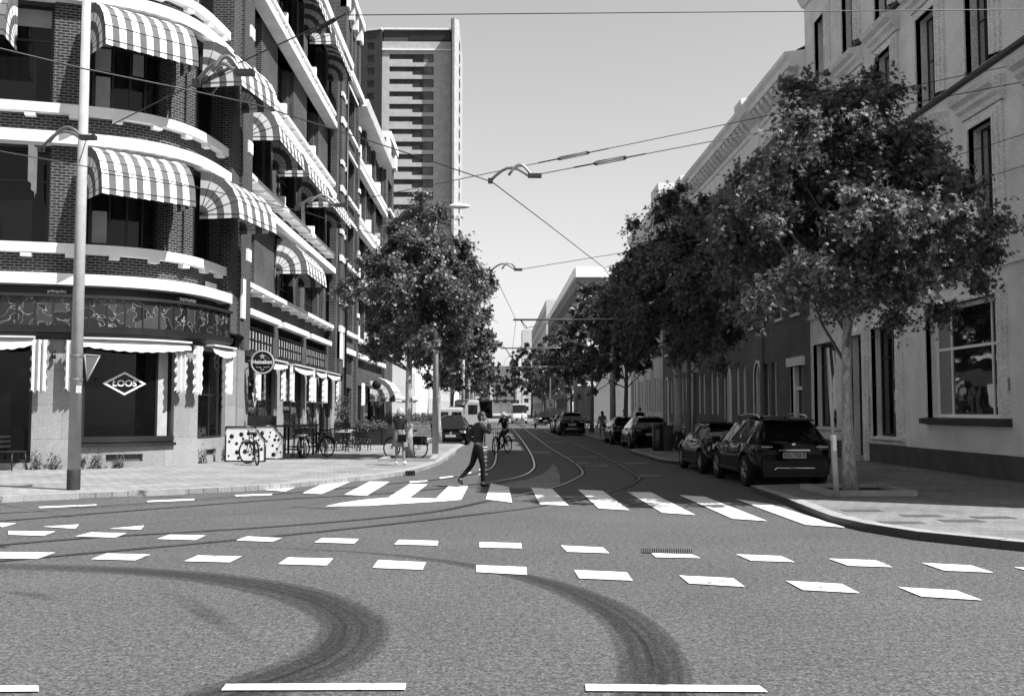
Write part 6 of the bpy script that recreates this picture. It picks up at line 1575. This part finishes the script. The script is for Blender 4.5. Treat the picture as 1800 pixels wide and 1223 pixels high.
# ================================================================== BICYCLES
def bicycle(lab, steer=0, basket=False, bag=False, light=False, grp=None):
    t = thing('bicycle', lab, 'bicycle', (0, 0, 0), 0, grp); r = .345; wb = .55; FM = 'black_paint' if not light else 'mast_grey'
    ms = Matrix.Translation((0, wb-.08, 0)) @ Matrix.Rotation(steer, 4, 'Z') @ Matrix.Translation((0, -(wb-.08), 0))
    def whl(y, mtx):
        w_ = MB(); w_.lathe([(r-.03, -.024), (r, -.016), (r, .016), (r-.03, .024), (r-.045, 0), (r-.03, -.024)], 28, 0, (0, y, r), 'X'); w_.v = [mtx @ v for v in w_.v]; o = w_.build('wheel', 'black_rubber', t)
        s = MB(); s.lathe([(r-.03, -.012), (r-.045, 0), (r-.03, .012)], 28, 0, (0, y, r), 'X')
        for k in range(14): a = k*2*math.pi/14; s.tube([(0, y, r), (0, y+(r-.03)*math.cos(a), r+(r-.03)*math.sin(a))], .0022, 3, cap=False)
        s.tube([(-.05, y, r), (.05, y, r)], .02, 6); s.v = [mtx @ v for v in s.v]; s.build('rim', 'metal_mid', o)
    I = Matrix.Identity(4); whl(wb, ms); whl(-wb, I)
    f = MB(); bb = (0, -.12, .28); st = (0, -.25, .78); hd = (0, wb-.22, .82); hb = (0, wb-.18, .66)
    f.tube([bb, st], .02, 6); f.tube([bb, hb], .023, 6); f.tube([st, hd], .02, 6); f.tube([hd, hb], .02, 6); f.tube([st, (0, -wb, r)], .01, 6)
    for sx in (-.035, .035): f.tube([bb, (sx, -wb, r)], .009, 5)
    f.build('frame', FM, t)
    f = MB(); f.tube([(.045, wb, r), (.045, wb-.1, .62), (0, wb-.16, .70)], .011, 5); f.tube([(-.045, wb, r), (-.045, wb-.1, .62), (0, wb-.16, .70)], .011, 5); f.tube([(0, wb-.2, .8), (0, wb-.25, 1.0)], .014, 6); f.v = [ms @ v for v in f.v]; f.build('fork', FM, t)
    f = MB(); f.tube([(-.30, wb-.48, .98), (-.26, wb-.3, 1.03), (0, wb-.25, 1.02), (.26, wb-.3, 1.03), (.30, wb-.48, .98)], .013, 6)
    for sx in (-1, 1): f.tube([(sx*.30, wb-.48, .98), (sx*.295, wb-.38, .995)], .02, 6)
    f.v = [ms @ v for v in f.v]; f.build('handlebar', 'metal_mid', t)
    f = MB(); f.tube([st, (0, -.29, .9)], .014, 6); f.ell((0, -.33, .94), .09, .14, .04, 10, 6); f.build('saddle', 'black_rubber', t)
    f = MB()
    for y, m_ in ((wb, ms), (-wb, I)):
        pts = [(0, y+(r+.03)*math.cos(a), r+(r+.03)*math.sin(a)) for a in [R(20+k*16) for k in range(10)]] if y < 0 else [(0, y+(r+.03)*math.cos(a), r+(r+.03)*math.sin(a)) for a in [R(50+k*13) for k in range(9)]]
        g_ = MB(); g_.tube(pts, .018, 4); f.mesh([m_ @ v for v in g_.v], g_.f)
    f.build('mudguard', FM, t)
    f = MB(); f.lathe([(0, -.008), (.09, -.008), (.09, .008), (0, .008)], 16, 0, (.04, bb[1], bb[2]), 'X'); f.tube([(.05, bb[1], bb[2]), (.08, bb[1]+.12, bb[2]-.12)], .01, 5); f.cbox((.12, bb[1]+.12, bb[2]-.12), .09, .08, .02); f.tube([(-.05, bb[1], bb[2]), (-.08, bb[1]-.12, bb[2]+.12)], .01, 5); f.cbox((-.12, bb[1]-.12, bb[2]+.12), .09, .08, .02); f.build('crank', 'metal_mid', t)
    f = MB(); f.cbox((0, -wb-.02, .74), .13, .36, .015)
    for sx in (-.06, .06): f.tube([(sx, -wb-.1, .73), (sx*.6, -wb, r)], .006, 4)
    f.build('rack', FM, t)
    f = MB(); f.tube([(-.03, -wb+.08, .3), (-.16, -wb+.12, 0)], .01, 5); f.build('stand', 'metal_mid', t)
    if basket:
        f = MB(); f.box(-.17, .17, wb-.05, wb+.22, .78, 1.02); f.v = [ms @ v for v in f.v]; f.build('crate', 'dark_wood', t)
    if bag:
        for sx in (-1, 1): f = MB(); f.cbox((sx*.13, -wb-.02, .6), .11, .34, .28); f.build('pannier', 'cloth_black', t, bevel=.03)
    return t
def lay(o, a, b, z=.12, lean=0):
    """stand a bicycle with its rear wheel at a and its front wheel at b"""
    a = Vector(a); b = Vector(b); c = (a+b)/2; d = b-a; o.location = (c.x, c.y, z); o.rotation_euler = (0, R(lean), math.atan2(-d.x, d.y)); return o
def toward(a, ang, wb=1.1): return (a[0]+wb*math.sin(R(ang)), a[1]+wb*math.cos(R(ang)))
b1 = bicycle('bicycle leaning against the near dotted screen, front wheel turned', .6); p = G(452, 817.5, .12); q = G(423, 811, .12); d = (q-p).normalized(); lay(b1, (p.x, p.y), (p.x+d.x*1.1, p.y+d.y*1.1), .12, -4)
b2_ = bicycle('dark bicycle with a front crate in front of the terrace tables', .2, basket=True); p = G(556, 805, .12); lay(b2_, toward((p.x, p.y), -12, 1.1), (p.x, p.y), .12, 5); b2_.rotation_euler.z += R(-50)
b3_ = bicycle('black bicycle with panniers parked behind the woman and the tree trunk', 0, bag=True); p = G(736, 806, .12); q = G(694, 802, .12); d = Vector((-.88, .47, 0)); lay(b3_, (p.x, p.y), (p.x+d.x*1.1, p.y+d.y*1.1), .12, 3)
rb = [(8.1, 37.2, 70, 'bicycle nearest us in the parked cluster behind the dark saloon'), (8.15, 38.7, 80, 'second bicycle of the cluster, right of the concrete mast'), (7.95, 39.8, 65, 'third bicycle of the cluster beside the tree trunk'), (7.9, 42.6, 75, 'bicycle just left of the stout concrete mast'), (8.2, 44.2, 85, 'bicycle behind the stout concrete mast'), (8.4, 58.5, 70, 'bicycle beyond the estate cars'), (8.4, 60.2, 80, 'bicycle standing near the walking silhouette'), (7.9, 79.0, 75, 'distant bicycle before the pilastered building'), (7.6, 86.0, 60, 'first bicycle in the far bright cluster by the side street'), (7.4, 88.0, 75, 'second bicycle in the far bright cluster'), (7.0, 90.0, 85, 'third bicycle in the far bright cluster'), (6.6, 92.0, 70, 'last bicycle in the far bright cluster')]
bk = bicycle(rb[0][3], .4, grp='bicycles parked on the right'); bk.location = (rb[0][0], rb[0][1], .12); bk.rotation_euler = (0, R(4), R(rb[0][2]))
for x, y, a, lab in rb[1:]:
    c = dup(bk, lab, (x, y, .12), R(a)); c.rotation_euler = (0, R(random.uniform(-6, 6)), R(a+random.choice([0, 180])))

# ================================================================== PEOPLE
def skin(name, chains, m, parent, sub=1):
    V, E, Rr, idx = [], [], [], {}
    def vid(p, r):
        k = tuple(round(c, 4) for c in p)
        if k not in idx: idx[k] = len(V); V.append(p); Rr.append(r)
        return idx[k]
    for ch_ in chains:
        ids = [vid(p, r) for p, r in ch_]
        for a, b in zip(ids, ids[1:]):
            if (a, b) not in E and (b, a) not in E: E.append((a, b))
    me = bpy.data.meshes.new('s'); me.from_pydata([tuple(v) for v in V], E, []); o = bpy.data.objects.new('s', me); COL.objects.link(o)
    md = o.modifiers.new('s', 'SKIN'); md.use_smooth_shade = True
    if not me.skin_vertices: me.skin_vertices.new(name='')
    for i, sv in enumerate(me.skin_vertices[0].data):
        r = Rr[i]; sv.radius = (r, r) if not isinstance(r, tuple) else r; sv.use_root = (i == 0)
    s2 = o.modifiers.new('u', 'SUBSURF'); s2.levels = sub; s2.render_levels = sub
    dg = bpy.context.evaluated_depsgraph_get(); dg.update(); nm = bpy.data.meshes.new_from_object(o.evaluated_get(dg)); bpy.data.objects.remove(o)
    nm.materials.clear(); nm.materials.append(M[m])
    for p in nm.polygons: p.use_smooth = True
    ob = bpy.data.objects.new(name, nm); COL.objects.link(ob); ob.parent = parent
    return ob
def hand_chains(wr_, dirn, side, curl=.5, s=1.0):
    """five unequal bent fingers and a thumb side-set on the palm; dirn = pointing direction, side = towards the thumb"""
    d = Vector(dirn).normalized(); s_ = Vector(side).normalized(); s_ = (s_-d*s_.dot(d)).normalized(); n = d.cross(s_)
    w_ = Vector(wr_); palm = w_+d*.05*s; C = [[(tuple(w_), .022), (tuple(palm), (.036, .016))]]
    for k, L_ in enumerate((.068, .078, .072, .056)):
        o = s_*(.027-.018*k)*s; a = palm+d*.035*s+o; b = a+(d*(1-curl*.3)+n*curl*.6)*L_*.5*s; c = b+(d*(1-curl)+n*curl)*L_*.5*s
        C.append([(tuple(palm), (.036, .016)), (tuple(a), .010), (tuple(b), .009), (tuple(c), .007)])
    t0 = w_+d*.03*s+s_*.028*s; t1 = t0+(d*.7+s_*.7+n*.2).normalized()*.04*s; C.append([(tuple(w_+d*.02), .022), (tuple(t0), .013), (tuple(t1), .010), (tuple(t1+d*.025*s), .008)])
    return C
def head(root, c, yaw, pitch=0, hair='hair_dark', style='short', s=1.0):
    """head with face; yaw 0 looks +Y (local)"""
    m = Matrix.Translation(Vector(c)) @ Matrix.Rotation(yaw, 4, 'Z') @ Matrix.Rotation(pitch, 4, 'X') @ Matrix.Scale(s, 4)
    V = []; F = []; nu, nv = 20, 14
    for i in range(nv+1):
        th = math.pi*i/nv
        for k in range(nu):
            a = 2*math.pi*k/nu; x, y, z = math.sin(th)*math.sin(a), math.sin(th)*math.cos(a), math.cos(th)
            rx, ry, rz = .076, .096, .118
            if z < 0: f = 1+.42*z; rx *= f; ry *= (1+.22*z) if y > 0 else (1+.5*z)
            p = Vector((x*rx, y*ry, z*rz))
            if y > .55:
                if abs(x) < .28 and -.45 < z < .12: p.y += .022*(1-abs(x)/.28)*(1-abs(z+.2)/.32 if abs(z+.2) < .32 else 0)
                if .08 < abs(x) < .55 and -.05 < z < .18: p.y -= .008
                if abs(x) < .35 and -.72 < z < -.5: p.y += .006
            V.append(m @ p)
    for i in range(nv):
        for k in range(nu): F.append((i*nu+k, (i+1)*nu+k, (i+1)*nu+(k+1) % nu, i*nu+(k+1) % nu))
    mb = MB(); mb.mesh(V, F)
    for sx in (-1, 1): mb.ell(m @ Vector((sx*.078, -.008, -.01)), .012*s, .02*s, .032*s, 8, 6)
    h = mb.build('head', 'skin', root)
    mb = MB()
    for sx in (-1, 1): mb.ell(m @ Vector((sx*.03, .083, .012)), .011*s, .008*s, .006*s, 8, 6)
    mb.build('eye', 'ink', h)
    mb = MB()
    for sx in (-1, 1): mb.cbox(m @ Vector((sx*.03, .088, .033)), .03*s, .008*s, .006*s, yaw)
    mb.cbox(m @ Vector((0, .082, -.062)), .042*s, .01*s, .008*s, yaw); mb.build('brow_and_mouth', hair if hair == 'hair_dark' else 'concrete', h)
    mb = MB()
    if style == 'curly':
        rd = random.Random(4)
        for k in range(110):
            d = Vector((rd.gauss(0, 1), rd.gauss(-.3, 1), rd.gauss(.35, .9))).normalized()
            if d.y > .45 and d.z < .45: continue
            if d.z < -.55: continue
            mb.ell(m @ Vector((d.x*.092, d.y*.112-.008, d.z*.125+.012)), .03, .03, .026, 7, 5)
    elif style == 'short' or style == 'cap':
        V = []; F = []
        for i in range(9):
            th = math.pi*.56*i/8
            for k in range(20):
                a = 2*math.pi*k/20; x, y, z = math.sin(th)*math.sin(a), math.sin(th)*math.cos(a), math.cos(th)
                zz = z*.128 if y < .35 else max(z*.128, .052); V.append(m @ Vector((x*.084, y*.104-.006, zz+.006)))
        for i in range(8):
            for k in range(20): F.append((i*20+k, (i+1)*20+k, (i+1)*20+(k+1) % 20, i*20+(k+1) % 20))
        mb.mesh(V, F); mb.ell(m @ Vector((0, -.05, -.02)), .078*s, .055*s, .07*s, 12, 8)
    elif style == 'long':
        mb.ell(m @ Vector((0, -.02, .02)), .088*s, .105*s, .12*s, 14, 10); mb.ell(m @ Vector((0, -.075, -.09)), .08*s, .05*s, .14*s, 12, 8)
    elif style == 'tied': mb.ell(m @ Vector((0, -.022, .022)), .083*s, .098*s, .112*s, 14, 10); mb.ell(m @ Vector((0, -.12, .05)), .035*s, .035*s, .035*s, 8, 6)
    mb.build('hair', hair, h)
    return h
def person(lab, J, hd, top, bottom, shoes='leather', sleeves='long', yaw=0, pitch=0, hair='hair_dark', hstyle='short', skirt=None, bare_legs=False, hands=None, s=1.0, jacket=False, grp=None):
    """J: joints in local metres, facing +Y. keys: pel, che, nek, shL/R, elL/R, wrL/R, hipL/R, knL/R, anL/R, toL/R"""
    t = thing('person', lab, 'person', (0, 0, 0), 0, grp); j = {k: Vector(v) for k, v in J.items()}; g = lambda k: tuple(j[k])
    ch_ = [[(g('pel'), (.13, .10)), (tuple((j['pel']+j['che'])/2), (.125, .09)), (g('che'), (.15, .10)), (tuple(j['nek']-Vector((0, 0, .03))), .06), (g('nek'), .048), (tuple(Vector(hd)-Vector((0, 0, .04))), .055)]]
    for S_ in 'LR':
        ch_.append([(g('che'), (.15, .10)), (g('sh'+S_), .052), (tuple((j['sh'+S_]+j['el'+S_])/2), .044), (g('el'+S_), .036), (tuple((j['el'+S_]*.6+j['wr'+S_]*.4)), .036), (g('wr'+S_), .022)])
        ch_.append([(g('pel'), (.13, .10)), (g('hip'+S_), .085), (tuple((j['hip'+S_]+j['kn'+S_])/2), .075), (g('kn'+S_), .052), (tuple(j['kn'+S_]*.65+j['an'+S_]*.35), .052), (g('an'+S_), .034), (g('to'+S_), .03)])
        if hands:
            d_, sd2, cu = hands[S_]; ch_ += hand_chains(j['wr'+S_], d_, sd2, cu)
    skin('body', ch_, 'skin', t, 2 if hands else 1); head(t, hd, yaw, pitch, hair, hstyle)
    e = .016 if not jacket else .024
    tc_ = [[(tuple(j['pel']+Vector((0, 0, -.03 if jacket else .0))), (.14+e, .105+e)), (tuple((j['pel']+j['che'])/2), (.125+e, .09+e)), (g('che'), (.15+e, .10+e)), (tuple(j['nek']-Vector((0, 0, .035))), .062+e*.5)]]
    for S_ in 'LR':
        if sleeves == 'none': tc_.append([(g('che'), (.15+e, .10+e)), (g('sh'+S_), .052+e*.6)]); continue
        end = j['wr'+S_] if sleeves == 'long' else (j['sh'+S_]+j['el'+S_])/2; arm = [(g('che'), (.15+e, .10+e)), (g('sh'+S_), .056+e)]
        if sleeves == 'long': arm += [(tuple((j['sh'+S_]+j['el'+S_])/2), .048+e), (g('el'+S_), .042+e), (tuple(end), .032+e*.7)]
        else: arm += [(tuple(end), .052+e)]
        tc_.append(arm)
    up_ = skin('jacket' if jacket else 'top', tc_, top, t, 2)
    if jacket:
        d_ = MB()
        c_ = j['che']; 
        for sx in (-1, 1): d_.tube([(c_.x+sx*.03, c_.y+.13, c_.z-.30), (c_.x+sx*.035, c_.y+.14, c_.z), (c_.x+sx*.07, c_.y+.09, c_.z+.14)], .008, 5); d_.cbox((c_.x+sx*.10, c_.y+.125, c_.z-.03), .10, .012, .05)
        d_.build('seam', 'cloth_dark', up_)
    if skirt:
        mb = MB(); p = j['pel']; prof = [(.15, .10, .10), (.185, .14, -.05), (.22, .17, -.25), (.235, .18, -.40)]; n = 24; V = []; F = []
        for (rx, ry, dz) in prof:
            for k in range(n): a = 2*math.pi*k/n; f = 1+.05*math.sin(k*2.6)*(1 if dz < 0 else 0); V.append((p.x+rx*f*math.cos(a), p.y+ry*f*math.sin(a), p.z+dz))
        for i in range(3):
            for k in range(n): F.append((i*n+k, (i+1)*n+k, (i+1)*n+(k+1) % n, i*n+(k+1) % n))
        mb.mesh(V, F); mb.build('skirt', skirt, t)
    else:
        lg = []
        for S_ in 'LR':
            end = j['an'+S_]+Vector((0, 0, .03)) if not bare_legs else j['kn'+S_]+Vector((0, 0, .08)); c2_ = [(tuple(j['pel']+Vector((0, 0, .09))), (.142, .112)), (tuple(j['pel']+Vector((0, 0, .0))), (.145, .115)), (g('hip'+S_), .096), (tuple((j['hip'+S_]+j['kn'+S_])/2), .084)]
            if not bare_legs: c2_ += [(g('kn'+S_), .062), (tuple(j['kn'+S_]*.5+j['an'+S_]*.5), .056), (tuple(end), .044)]
            else: c2_ += [(tuple(end), .075)]
            lg.append(c2_)
        skin('trousers', lg, bottom, t, 2)
    for S_ in 'LR':
        a, b = j['an'+S_], j['to'+S_]; d_ = (b-a); d_.z = min(d_.z, 0); hl = a-Vector((d_.x, d_.y, 0)).normalized()*.05+Vector((0, 0, -.045)); skin('shoe', [[(tuple(a+Vector((0, 0, .06))), .048), (tuple(a+Vector((0, 0, -.01))), .048), (tuple(a*.4+b*.6), (.042, .036)), (tuple(b), (.036, .026))], [(tuple(a+Vector((0, 0, -.01))), .048), (tuple(hl), .032)]], shoes, t, 1)
    t.scale = (s, s, s)
    return t
# man crossing, facing right
J = dict(pel=(0, 0, .93), che=(0, .02, 1.27), nek=(0, .05, 1.43), shL=(-.17, .0, 1.38), shR=(.17, .04, 1.38), elL=(-.27, .10, 1.13), wrL=(-.12, .27, 1.08), elR=(.25, .22, 1.22), wrR=(.14, .22, 1.45), hipL=(-.09, -.01, .88), hipR=(.09, .01, .88), knL=(-.10, -.12, .50), anL=(-.09, -.40, .16), toL=(-.09, -.33, .03), knR=(.09, .09, .48), anR=(.08, .09, .075), toR=(.08, .25, .035))
J['elL'] = (-.30, -.20, 1.12); J['wrL'] = (-.21, .10, .99)
man = person('man in a denim jacket and black jeans striding over the zebra, hand at his face', J, (0, .09, 1.58), 'denim', 'cloth_black', 'leather', yaw=R(-12), pitch=R(-8), hstyle='cap', hands={'L': ((.3, .9, -.3), (.2, .3, 1), .7), 'R': ((-.35, -.2, .9), (-.8, .3, -.2), .8)}, jacket=True)
place(man, -.38, 22.65, -78, 0.012)
# woman by the tree, seen from behind
J = dict(pel=(0, 0, .95), che=(0, .01, 1.26), nek=(0, .02, 1.41), shL=(-.165, 0, 1.36), shR=(.165, 0, 1.36), elL=(-.22, .06, 1.10), wrL=(-.08, .24, 1.08), elR=(.22, .06, 1.10), wrR=(.09, .24, 1.10), hipL=(-.09, 0, .88), hipR=(.09, 0, .88), knL=(-.10, .01, .50), anL=(-.105, -.01, .075), toL=(-.12, .13, .03), knR=(.10, .01, .50), anR=(.13, .0, .075), toR=(.19, .12, .03))
wo_ = person('woman with curly pale hair, dark top and light skirt seen from behind', J, (0, .03, 1.55), 'cloth_dark', 'cloth_grey', 'cloth_white', 'short', yaw=R(5), hair='hair_light', hstyle='curly', skirt='cloth_grey', hands={'L': ((.6, .5, .2), (0, .2, 1), .6), 'R': ((-.6, .5, .2), (0, .2, 1), .6)})
place(wo_, -2.82, 29.75, 0, .12)
bg_ = thing('shoulder_bag', 'small dark bag hanging behind the woman in the light skirt', 'bag', (-2.75, 29.55, .95)); mb = MB(); mb.cbox((-2.74, 29.52, .92), .26, .08, .22, rx=.1); mb.build('pouch', 'cloth_black', bg_, bevel=.03); mb = MB(); mb.tube([(-2.85, 29.5, 1.02), (-2.95, 29.6, 1.45), (-2.75, 29.72, 1.50), (-2.62, 29.55, 1.02)], .012, 5); mb.build('strap', 'cloth_black', bg_)
# cyclist
cb_ = bicycle('dark upright bicycle ridden by the woman in black towards us', .15, light=False); fpt = G(869.7, 797.5, 0); dx, dy = -.50, -.866; ctr = Vector((fpt.x-dx*.55, fpt.y-dy*.55, 0)); rzc = math.atan2(-dx, dy); cb_.location = (ctr.x, ctr.y, 0); cb_.rotation_euler = (0, 0, rzc)
J = dict(pel=(0, -.32, 1.0), che=(0, -.24, 1.36), nek=(0, -.20, 1.51), shL=(-.165, -.22, 1.46), shR=(.165, -.22, 1.46), elL=(-.28, -.05, 1.22), wrL=(-.28, .10, 1.03), elR=(.26, -.12, 1.20), wrR=(.06, .02, 1.12), hipL=(-.09, -.30, .96), hipR=(.09, -.30, .96), knL=(-.12, .08, .74), anL=(-.12, -.20, .46), toL=(-.12, -.07, .42), knR=(.12, .04, .60), anR=(.12, -.04, .22), toR=(.12, .10, .19))
cyc = person('cyclist in a black t-shirt and dark jeans riding towards us on an upright bicycle', J, (0, -.16, 1.65), 'cloth_black', 'cloth_dark', 'leather', 'short', yaw=R(10), hair='hair_light', hstyle='tied', hands={'L': ((0, 1, -.1), (1, .2, 0), .9), 'R': ((-.7, .5, -.1), (.2, .6, .6), .5)})
cyc.location = (ctr.x, ctr.y, 0); cyc.rotation_euler = (0, 0, rzc); cyc.scale = (.94,)*3; cb_.scale = (.96,)*3
def stand(lab, x, y, rz, top, bot, z=0.0, s=1.0, hair='hair_dark', sleeves='short', arms=0, bare=False, shoes='leather', st='short'):
    J = dict(pel=(0, 0, .95), che=(0, .01, 1.28), nek=(0, .02, 1.43), shL=(-.17, 0, 1.38), shR=(.17, 0, 1.38), elL=(-.24, -.03, 1.10), wrL=(-.23, .10, .88), elR=(.24, -.03, 1.10), wrR=(.22, .14, .90+arms), hipL=(-.09, 0, .88), hipR=(.09, 0, .88), knL=(-.10, .10, .50), anL=(-.10, .12, .075), toL=(-.10, .26, .03), knR=(.10, -.05, .50), anR=(.10, -.18, .09), toR=(.10, -.05, .03))
    p = person(lab, J, (0, .03, 1.57), top, bot, shoes, sleeves, hair=hair, hstyle=st, bare_legs=bare, s=s, hands={'L': ((0, .2, -1), (.5, .8, 0), .4), 'R': ((0, .2, -1), (-.5, .8, 0), .4)}); place(p, x, y, rz, z); return p
q = G(918, 749.5, 0); stand('pedestrian in white top and shorts crossing far up the street', q.x, q.y*.98, 60, 'cloth_white', 'cloth_grey', 0, 1.0, bare=True)
q = G(1047, 779, .12); stand('person in a pale grey outfit standing beside a bicycle in the shade on the right', 6.25, 58.0, 20, 'cloth_grey', 'cloth_grey', 0.0, 1.0, bare=True, shoes='cloth_white', st='long')
stand('dark silhouette walking along the right pavement beyond the estate car', 8.3, 57.0, 185, 'cloth_black', 'cloth_black', .12, 1.05)
stand('person bending over a parked bicycle far right in the shade', 7.8, 59.8, 90, 'cloth_dark', 'cloth_dark', .12, 1.0)
# scooter rider in the distance
sc_ = thing('motor_scooter', 'pale motor scooter with dark front wheel coming towards us far up the street', 'scooter', (0, 0, 0)); sx_, sy_ = 3.9, 96
mb = MB(); mb.lathe([(.1, -.05), (.22, -.05), (.24, 0), (.22, .05), (.1, .05)], 18, 0, (0, -.55, .24), 'X'); mb.build('wheel', 'black_rubber', sc_); mb = MB(); mb.lathe([(.1, -.05), (.22, -.05), (.24, 0), (.22, .05), (.1, .05)], 18, 0, (0, .6, .24), 'X'); mb.build('wheel', 'black_rubber', sc_)
mb = MB(); mb.prism([(-.2, -.42), (.2, -.42), (.24, -.3), (-.24, -.3)], .35, 1.05); mb.cbox((0, 0, .3), .34, .6, .08); mb.cbox((0, .5, .6), .34, .7, .4); mb.cbox((0, -.52, .5), .16, .3, .1); mb.build('body', 'car_white', sc_, bevel=.04)
mb = MB(); mb.cbox((0, .45, .84), .28, .62, .1); mb.build('seat', 'black_rubber', sc_, bevel=.03); mb = MB(); mb.tube([(-.34, -.3, 1.1), (0, -.38, 1.08), (.34, -.3, 1.1)], .02, 6); mb.build('handlebar', 'black_rubber', sc_); mb = MB(); mb.ell((0, -.44, .95), .09, .04, .07); mb.build('headlight', 'lamp_clear', sc_)
sc_.location = (sx_, sy_, 0)
J = dict(pel=(0, .35, .92), che=(0, .28, 1.28), nek=(0, .25, 1.43), shL=(-.17, .26, 1.38), shR=(.17, .26, 1.38), elL=(-.28, .05, 1.2), wrL=(-.31, -.22, 1.12), elR=(.28, .05, 1.2), wrR=(.31, -.22, 1.12), hipL=(-.09, .33, .88), hipR=(.09, .33, .88), knL=(-.18, -.08, .80), anL=(-.13, .0, .42), toL=(-.13, -.14, .37), knR=(.18, -.08, .80), anR=(.13, .0, .42), toR=(.13, -.14, .37))
J = {k: (v[0], -v[1], v[2]) for k, v in J.items()}
rd_ = person('rider in pale clothes sitting on the distant motor scooter', J, (0, -.22, 1.57), 'cloth_grey', 'cloth_dark', 'leather', 'long', hands={'L': ((0, 1, -.1), (1, .2, 0), .9), 'R': ((0, 1, -.1), (-1, .2, 0), .9)}); place(rd_, sx_, sy_, 180)
